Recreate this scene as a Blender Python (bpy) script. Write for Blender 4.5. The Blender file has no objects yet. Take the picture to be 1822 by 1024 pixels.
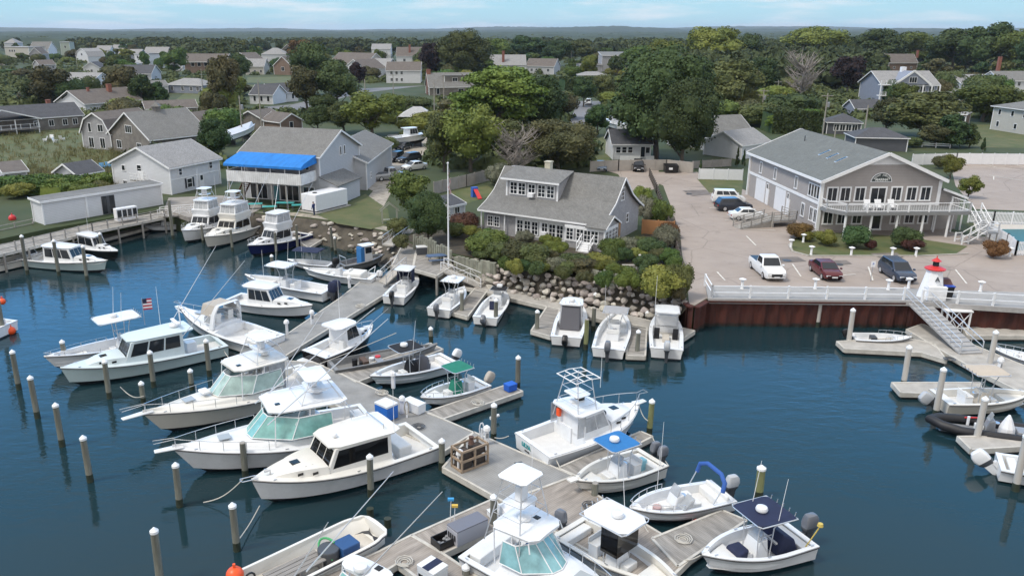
import bpy, bmesh, math, random
import numpy as np
from mathutils import Vector, Matrix, Euler
random.seed(7); RNG = np.random.default_rng(11)
S = bpy.context.scene; COL = S.collection
# ---------------------------------------------------------------- camera, world, sun, exposure
F_PX, CX, YH, CAM_H = 1450.0, 830.0, 51.0, 25.0      # focal length in photo pixels, principal x, horizon y, height above water
W_PX, H_PX = 1822.0, 1024.0
PITCH = math.atan((H_PX/2 - YH)/F_PX)
cam_d = bpy.data.cameras.new('camera'); cam = bpy.data.objects.new('camera', cam_d); COL.objects.link(cam)
cam_d.sensor_width = 36; cam_d.lens = F_PX/W_PX*36; cam_d.shift_x = (W_PX/2 - CX)/W_PX
cam_d.clip_start = 0.5; cam_d.clip_end = 30000
cam.location = (0, 0, CAM_H); cam.rotation_euler = (math.pi/2 - PITCH, 0, 0)
S.camera = cam
SUN_EL, SUN_AZ = math.radians(56), math.radians(-115)   # azimuth from +Y (away from the camera) towards +X
world = bpy.data.worlds.new('World'); S.world = world; world.use_nodes = True
def build_world():
    nt = world.node_tree; nt.nodes.clear(); N = nt.nodes.new; L = nt.links.new
    out = N('ShaderNodeOutputWorld'); bg = N('ShaderNodeBackground'); sky = N('ShaderNodeTexSky')
    sky.sky_type = 'NISHITA'; sky.sun_disc = False; sky.sun_elevation = SUN_EL; sky.sun_rotation = SUN_AZ
    sky.altitude = 0; sky.air_density = 1.0; sky.dust_density = 0.6; sky.ozone_density = 2.0
    geo = N('ShaderNodeTexCoord'); mp = N('ShaderNodeMapping'); mp.inputs['Scale'].default_value = (3, 3, 26)
    L(geo.outputs['Generated'], mp.inputs['Vector'])
    nz = N('ShaderNodeTexNoise'); nz.inputs['Scale'].default_value = 2.6; nz.inputs['Detail'].default_value = 7; nz.inputs['Roughness'].default_value = .6
    L(mp.outputs[0], nz.inputs['Vector'])
    rp = N('ShaderNodeValToRGB'); rp.color_ramp.elements[0].position = .47; rp.color_ramp.elements[1].position = .68
    L(nz.outputs[0], rp.inputs['Fac'])
    # scattered cloud: low bank near the horizon, thinner higher up
    sep = N('ShaderNodeSeparateXYZ'); L(geo.outputs['Generated'], sep.inputs[0])
    mr = N('ShaderNodeMapRange'); mr.inputs['From Min'].default_value = .03; mr.inputs['From Max'].default_value = .12
    mr.inputs['To Min'].default_value = .85; mr.inputs['To Max'].default_value = .25; L(sep.outputs['Z'], mr.inputs['Value'])
    mu = N('ShaderNodeMath'); mu.operation = 'MULTIPLY'; L(rp.outputs['Color'], mu.inputs[0]); L(mr.outputs[0], mu.inputs[1])
    hs = N('ShaderNodeHueSaturation'); hs.inputs['Saturation'].default_value = 1.15; L(sky.outputs[0], hs.inputs['Color'])
    mx = N('ShaderNodeMix'); mx.data_type = 'RGBA'; L(mu.outputs[0], mx.inputs['Factor']); 
    mx.inputs['B'].default_value = (3.5, 3.7, 3.95, 1)
    # the low sky is a clear pale blue here, a deeper blue higher up
    tr = N('ShaderNodeValToRGB'); e = tr.color_ramp.elements; e[0].position = 0; e[0].color = (.17,.285,.345,1); e[1].position = .66; e[1].color = (.47,.465,.46,1)
    e2 = e.new(.06); e2.color = (.145,.295,.385,1); e3 = e.new(.22); e3.color = (.13,.49,1.08,1); e4 = e.new(.46); e4.color = (.125,.34,.62,1)
    L(sep.outputs['Z'], tr.inputs['Fac']); sc = N('ShaderNodeMix'); sc.data_type = 'RGBA'; sc.blend_type = 'MULTIPLY'; sc.inputs['Factor'].default_value = 1; L(tr.outputs['Color'], sc.inputs['A']); sc.inputs['B'].default_value = (10,10,10,1)
    fr = N('ShaderNodeMapRange'); fr.inputs['From Min'].default_value = .5; fr.inputs['From Max'].default_value = 1; fr.inputs['To Min'].default_value = .92; fr.inputs['To Max'].default_value = .75; L(sep.outputs['Z'], fr.inputs['Value'])
    tm = N('ShaderNodeMix'); tm.data_type = 'RGBA'; L(fr.outputs[0], tm.inputs['Factor'])
    L(hs.outputs[0], tm.inputs['A']); L(sc.outputs['Result'], tm.inputs['B']); L(tm.outputs['Result'], mx.inputs['A'])
    # unseen bright neutral cloud added behind the camera to light camera-facing sides softly
    cb = N('ShaderNodeMapRange'); cb.interpolation_type = 'SMOOTHSTEP'; cb.inputs['From Min'].default_value = .25; cb.inputs['From Max'].default_value = -.35; L(sep.outputs['Y'], cb.inputs['Value'])
    cm = N('ShaderNodeMix'); cm.data_type = 'RGBA'; L(cb.outputs[0], cm.inputs['Factor']); L(mx.outputs['Result'], cm.inputs['A']); cm.inputs['B'].default_value = (4.05, 4.02, 4.02, 1)
    L(cm.outputs['Result'], bg.inputs['Color']); bg.inputs['Strength'].default_value = 0.15; L(bg.outputs[0], out.inputs[0])
build_world()
sun_d = bpy.data.lights.new('sun', 'SUN'); sun = bpy.data.objects.new('sun', sun_d); COL.objects.link(sun)
sun_d.energy = 1.55; sun_d.angle = math.radians(12); sun_d.color = (1, .94, .84)
sun.rotation_euler = (math.pi/2 - SUN_EL, 0, math.pi - SUN_AZ); sun.location = (0, 0, 300)
S.view_settings.view_transform = 'Standard'; S.view_settings.look = 'None'; S.view_settings.exposure = 0.72; S.view_settings.gamma = 1
# ---------------------------------------------------------------- photo pixel -> point on a horizontal plane
_c, _s = math.cos(PITCH), math.sin(PITCH)
def at(x, y, z=0.0):
    u = (x - CX)/F_PX; v = (y - H_PX/2)/F_PX
    dy = _c - v*_s; dz = -_s - v*_c
    t = (z - CAM_H)/dz
    return Vector((u*t, dy*t, z))
def scale_at(x, y, z=0.0):      # photo pixels per metre, upright things
    p = at(x, y, z); d = p.y*_c + (CAM_H - p.z)*_s
    return F_PX/d*_c
LAND = 2.4
def R(a): return math.radians(a)
# ---------------------------------------------------------------- materials
_M = {}
def mat(name, col, rough=.6, metal=0, noise=0, scale=4, col2=None, bump=0, spec=None, alpha=1, coord='Object', kind=None, kscale=1, transm=0, rand=0, stretch=None):
    """Principled material: colour broken up by noise; kind adds boards / shingles / planks."""
    if name in _M: return _M[name]
    m = bpy.data.materials.new(name); m.use_nodes = True; nt = m.node_tree; N = nt.nodes.new; L = nt.links.new
    b = nt.nodes['Principled BSDF']; b.inputs['Roughness'].default_value = rough; b.inputs['Metallic'].default_value = metal
    if spec is not None: b.inputs['Specular IOR Level'].default_value = spec
    c = (*col, 1); b.inputs['Base Color'].default_value = c
    tc = N('ShaderNodeTexCoord'); src = tc.outputs[coord]
    if stretch:
        mp = N('ShaderNodeMapping'); mp.inputs['Scale'].default_value = stretch; L(src, mp.inputs[0]); nsrc = mp.outputs[0]
    else: nsrc = src
    cur = None
    if noise:
        n = N('ShaderNodeTexNoise'); n.inputs['Scale'].default_value = scale; n.inputs['Detail'].default_value = 5; n.inputs['Roughness'].default_value = .62; L(nsrc, n.inputs['Vector'])
        rp = N('ShaderNodeMapRange'); rp.inputs['From Min'].default_value = .3; rp.inputs['From Max'].default_value = .7; L(n.outputs[0], rp.inputs['Value'])
        mx = N('ShaderNodeMix'); mx.data_type = 'RGBA'; L(rp.outputs[0], mx.inputs['Factor'])
        if col2 is None:
            mx.inputs['A'].default_value = (*[v*(1-noise) for v in col], 1); mx.inputs['B'].default_value = (*[min(v*(1+noise), .95) for v in col], 1)
        else:
            mx.inputs['A'].default_value = c; mx.inputs['B'].default_value = (*col2, 1)
        cur = mx.outputs['Result']
        if bump:
            bp = N('ShaderNodeBump'); bp.inputs['Strength'].default_value = bump; bp.inputs['Distance'].default_value = .05; L(n.outputs[0], bp.inputs['Height']); L(bp.outputs[0], b.inputs['Normal'])
    if kind:
        if kind in ('shingle', 'shake'):
            t = N('ShaderNodeTexBrick'); t.inputs['Scale'].default_value = kscale; t.inputs['Mortar Size'].default_value = .012; t.inputs['Brick Width'].default_value = .35 if kind == 'shingle' else .2
            t.inputs['Row Height'].default_value = .2; t.inputs['Color1'].default_value = (.86,)*3+(1,); t.inputs['Color2'].default_value = (1.12,)*3+(1,); t.inputs['Mortar'].default_value = (.66,)*3+(1,)
            # shingle rows follow height and the run of the wall
            sp = N('ShaderNodeSeparateXYZ'); L(src, sp.inputs[0]); ad = N('ShaderNodeMath'); L(sp.outputs['X'], ad.inputs[0]); L(sp.outputs['Y'], ad.inputs[1])
            cb = N('ShaderNodeCombineXYZ'); L(ad.outputs[0], cb.inputs[0]); L(sp.outputs['Z'], cb.inputs[1]); L(cb.outputs[0], t.inputs['Vector'])
            fac = t.outputs['Color']
        else:
            w = N('ShaderNodeTexWave'); w.wave_type = 'BANDS'; w.wave_profile = 'SAW'; w.bands_direction = {'clap': 'Z', 'plankx': 'X', 'planky': 'Y', 'vert': 'X'}[kind]
            w.inputs['Scale'].default_value = kscale; w.inputs['Distortion'].default_value = 0; L(src, w.inputs['Vector'])
            mr = N('ShaderNodeMapRange'); mr.inputs['From Max'].default_value = .22; mr.inputs['To Min'].default_value = .62; L(w.outputs['Fac'], mr.inputs['Value'])
            fac = mr.outputs[0]
        mm = N('ShaderNodeMix'); mm.data_type = 'RGBA'; mm.blend_type = 'MULTIPLY'; mm.inputs['Factor'].default_value = 1
        if cur is not None: L(cur, mm.inputs['A'])
        else: mm.inputs['A'].default_value = c
        L(fac, mm.inputs['B']); cur = mm.outputs['Result']
    if rand:
        oi = N('ShaderNodeObjectInfo'); hs = N('ShaderNodeHueSaturation')
        r1 = N('ShaderNodeMapRange'); r1.inputs['To Min'].default_value = 1-rand; r1.inputs['To Max'].default_value = 1+rand; L(oi.outputs['Random'], r1.inputs['Value']); L(r1.outputs[0], hs.inputs['Value'])
        ml = N('ShaderNodeMath'); ml.operation = 'MULTIPLY'; ml.inputs[1].default_value = 7.13; L(oi.outputs['Random'], ml.inputs[0]); fr = N('ShaderNodeMath'); fr.operation = 'FRACT'; L(ml.outputs[0], fr.inputs[0])
        r2 = N('ShaderNodeMapRange'); r2.inputs['To Min'].default_value = .5-.045*rand/.3; r2.inputs['To Max'].default_value = .5+.03*rand/.3; L(fr.outputs[0], r2.inputs['Value']); L(r2.outputs[0], hs.inputs['Hue'])
        if cur is not None: L(cur, hs.inputs['Color'])
        else: hs.inputs['Color'].default_value = c
        cur = hs.outputs[0]
    if cur is not None: L(cur, b.inputs['Base Color'])
    if transm: b.inputs['Transmission Weight'].default_value = transm
    if alpha < 1: b.inputs['Alpha'].default_value = alpha
    _M[name] = m; return m
def tide(m, z=.45, col=(.03,.035,.022)):
    '''Weed and wet below the tide line.'''
    nt = m.node_tree; N = nt.nodes.new; L = nt.links.new; b = nt.nodes['Principled BSDF']; src = b.inputs['Base Color'].links[0].from_socket; g = N('ShaderNodeNewGeometry'); sp = N('ShaderNodeSeparateXYZ'); L(g.outputs['Position'], sp.inputs[0])
    n = N('ShaderNodeTexNoise'); n.inputs['Scale'].default_value = 1.5; L(g.outputs['Position'], n.inputs['Vector']); a = N('ShaderNodeMath'); a.operation = 'MULTIPLY_ADD'; a.inputs[1].default_value = .5; L(n.outputs[0], a.inputs[0]); L(sp.outputs['Z'], a.inputs[2])
    r = N('ShaderNodeMapRange'); r.inputs['From Min'].default_value = z+.15; r.inputs['From Max'].default_value = z+.35; L(a.outputs[0], r.inputs['Value']); mx = N('ShaderNodeMix'); mx.data_type = 'RGBA'; L(r.outputs[0], mx.inputs['Factor']); mx.inputs['A'].default_value = (*col,1); L(src, mx.inputs['B']); L(mx.outputs['Result'], b.inputs['Base Color'])
def leafmat(name, a, b, scale=.5, rand=.22):
    return mat(name, a, .75, noise=1, scale=scale, col2=b, rand=rand, spec=.25)
# ---------------------------------------------------------------- mesh builder
class MB:
    def __init__(s): s.v = []; s.f = []
    def add(s, vs, fs):
        o = len(s.v); s.v += [tuple(p) for p in vs]; s.f += [tuple(i+o for i in f) for f in fs]; return s
    def box(s, x0, x1, y0, y1, z0, z1):
        return s.hexa([(x0,y0,z0),(x1,y0,z0),(x1,y1,z0),(x0,y1,z0)], [(x0,y0,z1),(x1,y0,z1),(x1,y1,z1),(x0,y1,z1)])
    def hexa(s, bot, top):
        n = len(bot); return s.add(list(bot)+list(top), [tuple(range(n-1,-1,-1)), tuple(range(n,2*n))] + [(i,(i+1)%n,n+(i+1)%n,n+i) for i in range(n)])
    def prism(s, pts, z0, z1): return s.hexa([(p[0],p[1],z0) for p in pts], [(p[0],p[1],z1) for p in pts])
    def obox(s, a, b, w, z0, z1):     # box along the plan line a-b
        d = Vector((b[0]-a[0], b[1]-a[1])); n = Vector((-d.y, d.x)).normalized()*w/2
        return s.prism([(a[0]+n.x*-1, a[1]-n.y), (b[0]-n.x, b[1]-n.y), (b[0]+n.x, b[1]+n.y), (a[0]+n.x, a[1]+n.y)], z0, z1)
    def bar(s, a, b, w, h=None):      # square bar between two 3-D points
        a, b = Vector(a), Vector(b); h = h or w; d = (b-a).normalized(); u = d.cross((0,0,1)); 
        if u.length < .01: u = Vector((1,0,0))
        u.normalize(); t = u.cross(d); c = [u*sx*w/2 + t*sy*h/2 for sx, sy in ((-1,-1),(1,-1),(1,1),(-1,1))]
        return s.hexa([a+k for k in c], [b+k for k in c])
    def tube(s, pts, r, n=6, r2=None, cap=True):
        pts = [Vector(p) for p in pts]; rings = []; m = len(pts); u = None
        for i, p in enumerate(pts):
            d = (pts[min(i+1, m-1)] - pts[max(i-1, 0)]).normalized()
            if u is None: u = d.cross((0,0,1)); u = u if u.length > .05 else Vector((1,0,0))
            u = (u - d*u.dot(d)).normalized(); t = d.cross(u); rr = r if r2 is None else r + (r2-r)*i/(m-1)
            rings.append([p + (u*math.cos(2*math.pi*k/n) + t*math.sin(2*math.pi*k/n))*rr for k in range(n)])
        return s.loft(rings, True, cap)
    def loft(s, rings, closed=True, cap=False):
        n = len(rings[0]); vs = [p for r in rings for p in r]; fs = []
        for i in range(len(rings)-1):
            for k in range(n if closed else n-1):
                a, b = i*n+k, i*n+(k+1)%n; fs.append((a, b, b+n, a+n))
        if cap: fs += [tuple(range(n-1,-1,-1)), tuple(range((len(rings)-1)*n, len(rings)*n))]
        return s.add(vs, fs)
    def lathe(s, prof, c=(0,0,0), n=12, sq=(1,1)):
        return s.loft([[(c[0]+r*sq[0]*math.cos(2*math.pi*k/n), c[1]+r*sq[1]*math.sin(2*math.pi*k/n), c[2]+z) for k in range(n)] for r, z in prof], True, True)
    def ball(s, c, r, n=10, m=6): return s.lathe([(r[0]*math.sin(math.pi*(i+.02)/(m+.04)), -r[2]*math.cos(math.pi*(i+.02)/(m+.04))) for i in range(m+1)], c, n, (1, r[1]/r[0]))
    def quad(s, a, b, c, d): return s.add([a,b,c,d], [(0,1,2,3)])
    def pane(s, face, u0, u1, v0, v1, off=.015, th=.012):   # thin slab on a 4-cornered face (bl, br, tr, tl)
        bl, br, tr, tl = [Vector(p) for p in face]; nrm = (br-bl).cross(tl-bl).normalized()
        P = lambda u, v: (bl*(1-u)+br*u)*(1-v) + (tl*(1-u)+tr*u)*v
        q = [P(u0,v0), P(u1,v0), P(u1,v1), P(u0,v1)]
        return s.hexa([p+nrm*(off-th) for p in q], [p+nrm*off for p in q])
    def slab(s, top, th):              # thick polygon from its (3-D) top outline
        return s.hexa([(p[0],p[1],p[2]-th) for p in top], top)
    def mesh(s, name):
        me = bpy.data.meshes.new(name); me.from_pydata(s.v, [], s.f); me.update(); return me
    def obj(s, name, m, parent=None, smooth=0, bevel=0, recalc=True):
        me = s.mesh(name); 
        if recalc:
            bm = bmesh.new(); bm.from_mesh(me); bmesh.ops.recalc_face_normals(bm, faces=bm.faces); bm.to_mesh(me); bm.free()
        return link(name, me, m, parent, smooth, bevel)
def link(name, me, m, parent=None, smooth=0, bevel=0):
    if not me.materials: me.materials.append(m)
    o = bpy.data.objects.new(name, me); COL.objects.link(o)
    if parent: o.parent = parent
    if smooth:
        me.polygons.foreach_set('use_smooth', [True]*len(me.polygons)); me.set_sharp_from_angle(angle=R(smooth))
    if bevel:
        bv = o.modifiers.new('bevel', 'BEVEL'); bv.width = bevel; bv.segments = 2; bv.limit_method = 'ANGLE'
    return o
def tag(o, label=None, cat=None, group=None, kind=None):
    if label: o['label'] = label
    if cat: o['category'] = cat
    if group: o['group'] = group
    if kind: o['kind'] = kind
    return o
def thing(name, label, cat, loc=(0,0,0), rz=0, group=None):
    o = bpy.data.objects.new(name, None); COL.objects.link(o); o.location = loc; o.rotation_euler = (0,0,rz); o.empty_display_size = .3
    return tag(o, label, cat, group)
KIDS = {}
def copy_tree(o, parent=None):
    c = o.copy(); COL.objects.link(c); c.parent = parent
    for ch in list(o.children): copy_tree(ch, c)
    return c
def dup(o, loc, rz=0, label=None, group=None, sc=None):
    c = copy_tree(o); c.location = loc; c.rotation_euler = (0,0,rz)
    if label: c['label'] = label
    if group: c['group'] = group
    if sc: c.scale = sc if hasattr(sc, '__len__') else (sc,)*3
    return c
def ang(a, b): return math.atan2(b[1]-a[1], b[0]-a[0])
def lerp(a, b, t): return a + (b-a)*t
_FONT = {}
def text(word, size, m, parent, loc, rot, name='lettering', bend=None, bold=.0):
    c = bpy.data.curves.new(name, 'FONT'); c.body = word; c.size = size; c.extrude = .012; c.align_x = 'CENTER'; c.align_y = 'CENTER'; c.offset = bold
    o = bpy.data.objects.new(name, c); COL.objects.link(o); 
    dg = bpy.context.evaluated_depsgraph_get(); me = bpy.data.meshes.new_from_object(o.evaluated_get(dg)); bpy.data.objects.remove(o); bpy.data.curves.remove(c)
    me.materials.clear(); me.materials.append(m); o = bpy.data.objects.new(name, me); COL.objects.link(o); o.parent = parent; o.location = loc; o.rotation_euler = rot; return o
# shared colours
GEL = mat('white_gelcoat', (.72,.735,.755), .25, noise=.09, scale=.9)
GEL2 = mat('cream_gelcoat', (.70,.685,.645), .3, noise=.05, scale=1.2)
NONSKID = mat('nonskid_deck', (.66,.665,.67), .6, noise=.06, scale=3)
WHITE = mat('white_paint', (.76,.77,.79), .5, noise=.06, scale=2)
WHITE2 = mat('white_vinyl', (.74,.75,.78), .45, noise=.04, scale=2)
ALU = mat('anodised_tube', (.62,.63,.65), .35, .6)
STEEL = mat('stainless_rail', (.6,.61,.63), .25, .8)
GLASS = mat('dark_glass', (.018,.022,.028), .06, spec=.6)
TINT = mat('black_tinted_glass', (.008,.008,.009), .06, spec=.5)
AQUA = mat('aqua_tinted_glass', (.20,.42,.40), .08, spec=.6, noise=.25, scale=1.5)
CLEAR = mat('clear_vinyl', (.42,.44,.46), .12, spec=.5, noise=.2, scale=2, alpha=.55)
BLACK = mat('black_plastic', (.012,.012,.014), .4)
DARK = mat('dark_grey_plastic', (.06,.065,.075), .4)
GREYP = mat('grey_plastic', (.25,.26,.28), .4)
# ---------------------------------------------------------------- ground, water, paving, lawns, hills
def tri_poly(name, pts, z, m, zb=None, kind='structure'):
    """Flat sheet with the plan outline pts (with side faces down to zb when given)."""
    bm = bmesh.new(); vs = [bm.verts.new((p[0], p[1], z)) for p in pts]; f = bm.faces.new(vs)
    if zb is not None:
        vb = [bm.verts.new((p[0], p[1], zb)) for p in pts]; n = len(vs)
        for i in range(n): bm.faces.new((vs[i], vs[(i+1)%n], vb[(i+1)%n], vb[i]))
    bmesh.ops.recalc_face_normals(bm, faces=bm.faces)
    f.normal_update()
    if f.normal.z < 0: bmesh.ops.reverse_faces(bm, faces=bm.faces)
    bmesh.ops.triangulate(bm, faces=[f]); me = bpy.data.meshes.new(name); bm.to_mesh(me); bm.free()
    o = link(name, me, m); return tag(o, kind=kind)
def px(pts, z=None): return [at(x, y, LAND if z is None else z) for x, y in pts]
_SH = [0]
def sheet(name, pts, m, dz=.004):
    _SH[0] += 1; return tri_poly(name, px(pts), LAND+.003+.0015*_SH[0], m)
def water_mat():
    m = bpy.data.materials.new('harbour_water'); m.use_nodes = True; nt = m.node_tree; N = nt.nodes.new; L = nt.links.new
    b = nt.nodes['Principled BSDF']; b.inputs['Base Color'].default_value = (.010, .029, .037, 1); b.inputs['Roughness'].default_value = .03; b.inputs['IOR'].default_value = 1.34
    tc = N('ShaderNodeTexCoord'); hs = []
    for sc, st, rz in ((.55, (1, 2.2, 1), 14), (1.7, (1, 2.6, 1), -9), (5.5, (1, 1.6, 1), 25)):
        mp = N('ShaderNodeMapping'); mp.inputs['Scale'].default_value = st; mp.inputs['Rotation'].default_value = (0, 0, R(rz)); L(tc.outputs['Object'], mp.inputs[0])
        n = N('ShaderNodeTexNoise'); n.inputs['Scale'].default_value = sc; n.inputs['Detail'].default_value = 2.5; n.inputs['Distortion'].default_value = .5; L(mp.outputs[0], n.inputs['Vector']); hs.append(n)
    # gusts: patches of livelier water
    g = N('ShaderNodeTexNoise'); g.inputs['Scale'].default_value = .045; g.inputs['Detail'].default_value = 2; L(tc.outputs['Object'], g.inputs['Vector'])
    gr = N('ShaderNodeMapRange'); gr.inputs['From Min'].default_value = .38; gr.inputs['From Max'].default_value = .62; gr.inputs['To Min'].default_value = .2; gr.inputs['To Max'].default_value = 1.35; L(g.outputs[0], gr.inputs['Value'])
    acc = None
    for n, w in zip(hs, (.55, .22, .05)):
        k = N('ShaderNodeMath'); k.operation = 'MULTIPLY_ADD'; k.inputs[1].default_value = w; L(n.outputs[0], k.inputs[0])
        if acc: L(acc.outputs[0], k.inputs[2])
        else: k.inputs[2].default_value = 0
        acc = k
    k = N('ShaderNodeMath'); k.operation = 'MULTIPLY'; L(acc.outputs[0], k.inputs[0]); L(gr.outputs[0], k.inputs[1])
    bp = N('ShaderNodeBump'); bp.inputs['Strength'].default_value = 1; bp.inputs['Distance'].default_value = .058; L(k.outputs[0], bp.inputs['Height']); L(bp.outputs[0], b.inputs['Normal'])
    return m
WATER = water_mat()
def big_plane(name, x0, x1, y0, y1, z, m):
    o = MB().quad((x0,y0,z),(x1,y0,z),(x1,y1,z),(x0,y1,z)).obj(name, m, recalc=False); return tag(o, kind='structure')
big_plane('water', -900, 900, -120, 260, 0, WATER)
big_plane('seabed', -900, 900, -120, 260, -2.5, mat('mud', (.03,.035,.03), .9))
GRASS = mat('mown_grass', (.055,.085,.022), .9, noise=1, scale=.38, col2=(.125,.12,.052), bump=.4)
ROUGH = mat('rough_grass', (.030,.052,.016), .95, noise=1, scale=.1, col2=(.06,.072,.03), bump=.5)
LOT = mat('pinkish_beige_paving', (.285,.24,.212), .9, noise=1, scale=.22, col2=(.355,.305,.272))
def wear(m, scale, dark=.72):
    '''Cracks and small stains over a paved surface.'''
    nt = m.node_tree; N = nt.nodes.new; L = nt.links.new; b = nt.nodes['Principled BSDF']; src = b.inputs['Base Color'].links[0].from_socket; tc = N('ShaderNodeTexCoord')
    n0 = N('ShaderNodeTexNoise'); n0.inputs['Scale'].default_value = .8; n0.inputs['Detail'].default_value = 4; L(tc.outputs['Object'], n0.inputs['Vector'])
    ad = N('ShaderNodeMix'); ad.data_type = 'RGBA'; ad.inputs['Factor'].default_value = .25; L(tc.outputs['Object'], ad.inputs['A']); L(n0.outputs['Color'], ad.inputs['B'])
    v = N('ShaderNodeTexVoronoi'); v.feature = 'DISTANCE_TO_EDGE'; v.inputs['Scale'].default_value = scale; L(ad.outputs['Result'], v.inputs['Vector']); r = N('ShaderNodeMapRange'); r.inputs['From Max'].default_value = .012; r.inputs['To Min'].default_value = dark; L(v.outputs['Distance'], r.inputs['Value'])
    n = N('ShaderNodeTexNoise'); n.inputs['Scale'].default_value = .55; n.inputs['Detail'].default_value = 6; n.inputs['Roughness'].default_value = .7; L(tc.outputs['Object'], n.inputs['Vector']); r2 = N('ShaderNodeMapRange'); r2.inputs['From Min'].default_value = .58; r2.inputs['From Max'].default_value = .72; r2.inputs['To Min'].default_value = 1; r2.inputs['To Max'].default_value = .74; L(n.outputs[0], r2.inputs['Value'])
    k = N('ShaderNodeMath'); k.operation = 'MULTIPLY'; L(r.outputs[0], k.inputs[0]); L(r2.outputs[0], k.inputs[1]); mx = N('ShaderNodeMix'); mx.data_type = 'RGBA'; mx.blend_type = 'MULTIPLY'; mx.inputs['Factor'].default_value = 1; L(src, mx.inputs['A']); L(k.outputs[0], mx.inputs['B']); L(mx.outputs['Result'], b.inputs['Base Color'])
wear(LOT, .16)
ROAD = mat('grey_asphalt', (.17,.17,.18), .9, noise=.15, scale=.3)
GRAVEL = mat('pale_gravel', (.33,.30,.26), .95, noise=.35, scale=1.5, bump=.5)
SAND = mat('stony_beach', (.30,.27,.22), .95, noise=.5, scale=1.2, bump=.8)
shore = px([(-500,490),(0,425),(80,408),(292,371),(335,386),(400,380),(450,378),(545,387),(600,394),(655,405),(690,412),(716,425),(745,437),(800,453),(860,464),(930,477),(1010,491),(1100,507),(1212,522),(1227,541),(1236,545),(1256,533),(1612,536),(1822,548),(2400,580)])
far = [Vector((900, 60, 0)), Vector((9000, 60, 0)), Vector((9000, 16000, 0)), Vector((-9000, 16000, 0)), Vector((-9000, 90, 0))]
tri_poly('ground', shore + far, LAND, ROUGH, zb=-2.6)
sheet('beach', [(452,377),(545,386),(600,393),(655,404),(690,411),(700,405),(640,394),(590,386),(530,378)], SAND)
sheet('parking_lot', [(1160,306),(1245,306),(1330,340),(1420,330),(1720,420),(2100,430),(2200,575),(1612,534),(1256,531),(1236,543),(1226,540),(1222,500),(1210,430),(1195,370),(1180,330),(1160,322)], LOT)
sheet('driveway', [(1040,292),(1172,296),(1172,330),(1150,345),(1120,345),(1100,310)], LOT, .008)
sheet('upper_parking_lot', [(1690,288),(2100,288),(2100,384),(1735,372),(1700,330)], LOT, .008)
sheet('road', [(1012,222),(1042,222),(1072,180),(1028,180)], ROAD)
sheet('yard_road', [(640,330),(690,350),(700,330),(720,300),(760,270),(760,235),(690,240),(655,290)], GRAVEL, .008)
sheet('gravel_path', [(640,380),(680,372),(700,335),(672,330),(655,350)], GRAVEL, .012)
sheet('side_road', [(440,193),(530,196),(640,166),(760,152),(640,158),(520,186)], ROAD)
sheet('lawn', [(-200,235),(150,232),(205,262),(200,300),(160,300),(60,318),(-200,330)], GRASS)
sheet('lawn', [(555,378),(600,372),(650,345),(690,372),(695,398),(660,408),(600,398)], GRASS)
sheet('lawn', [(770,372),(800,338),(868,330),(885,345),(800,372)], GRASS)
sheet('lawn', [(1240,318),(1323,318),(1319,348),(1262,343)], GRASS, .010)
sheet('lawn', [(1407,437),(1416,424),(1450,412),(1600,420),(1722,438),(1700,452),(1640,454),(1440,454),(1412,446)], GRASS, .010)
sheet('lawn', [(1690,262),(1720,222),(1900,222),(1900,264)], GRASS)
sheet('lawn', [(436,165),(440,138),(525,136),(528,165)], GRASS)
sheet('lawn', [(295,190),(330,165),(370,170),(372,192)], GRASS)
sheet('lawn', [(1050,290),(1045,255),(1082,240),(1085,290)], GRASS)
sheet('garden_bed', [(716,424),(780,395),(860,400),(1060,440),(1140,420),(1200,385),(1212,430),(1214,520),(1100,505),(1000,488),(850,461),(745,436)], mat('garden_soil', (.06,.05,.035), .95, noise=.5, scale=1, bump=.5), .006)
def pond(name, pts, m): return tri_poly(name, px(pts, LAND+.04), LAND+.04, m)
pond('pond', [(-120,130),(64,128),(78,136),(122,150),(104,168),(52,178),(10,188),(-200,190)], WATER)
# kerb round the oval lawn in front of the marina office
kerb_pts = px([(1722,452),(1640,456),(1440,456),(1410,448),(1404,437),(1414,424),(1452,410)])
k = MB(); 
for a, b in zip(kerb_pts, kerb_pts[1:]): k.obox(a, b, .22, LAND, LAND+.12)
tag(k.obj('kerb', mat('concrete', (.38,.36,.33), .9, noise=.2, scale=2)), kind='structure')
# worn white and yellow parking lines
ln = MB(); LINE = mat('worn_line_paint', (.62,.60,.56), .9, noise=.25, scale=3)
for a, b in (((1276,484),(1290,499)),((1322,408),(1380,410)),((1328,420),(1345,437)),((1500,490),(1522,488)),((1410,470),(1425,492)),((1545,475),(1553,499)),((1760,312),(1822,322)),((1768,320),(1768,314)),
             ((1690,290),(1722,298)),((1740,290),(1774,298)),((1790,290),(1830,299)),((1262,370),(1300,372)),((1290,392),(1335,394)),((1700,480),(1720,505))):
    p, q = at(*a, LAND), at(*b, LAND); ln.obox(p, q, .14, LAND+.036, LAND+.040)
tag(ln.obj('road_marking', LINE), kind='structure')
for x, y, w, h in ((1578,456,30,5),(1395,463,40,5),(1490,468,26,4),(1240,344,26,5)): tri_poly('asphalt_patch', px([(x-w,y-h),(x+w*.6,y-h*1.2),(x+w,y+h*.4),(x-w*.3,y+h)]), LAND+.034, mat('dark_patch', (.16,.14,.13), .9, noise=.3, scale=.8))
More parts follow.
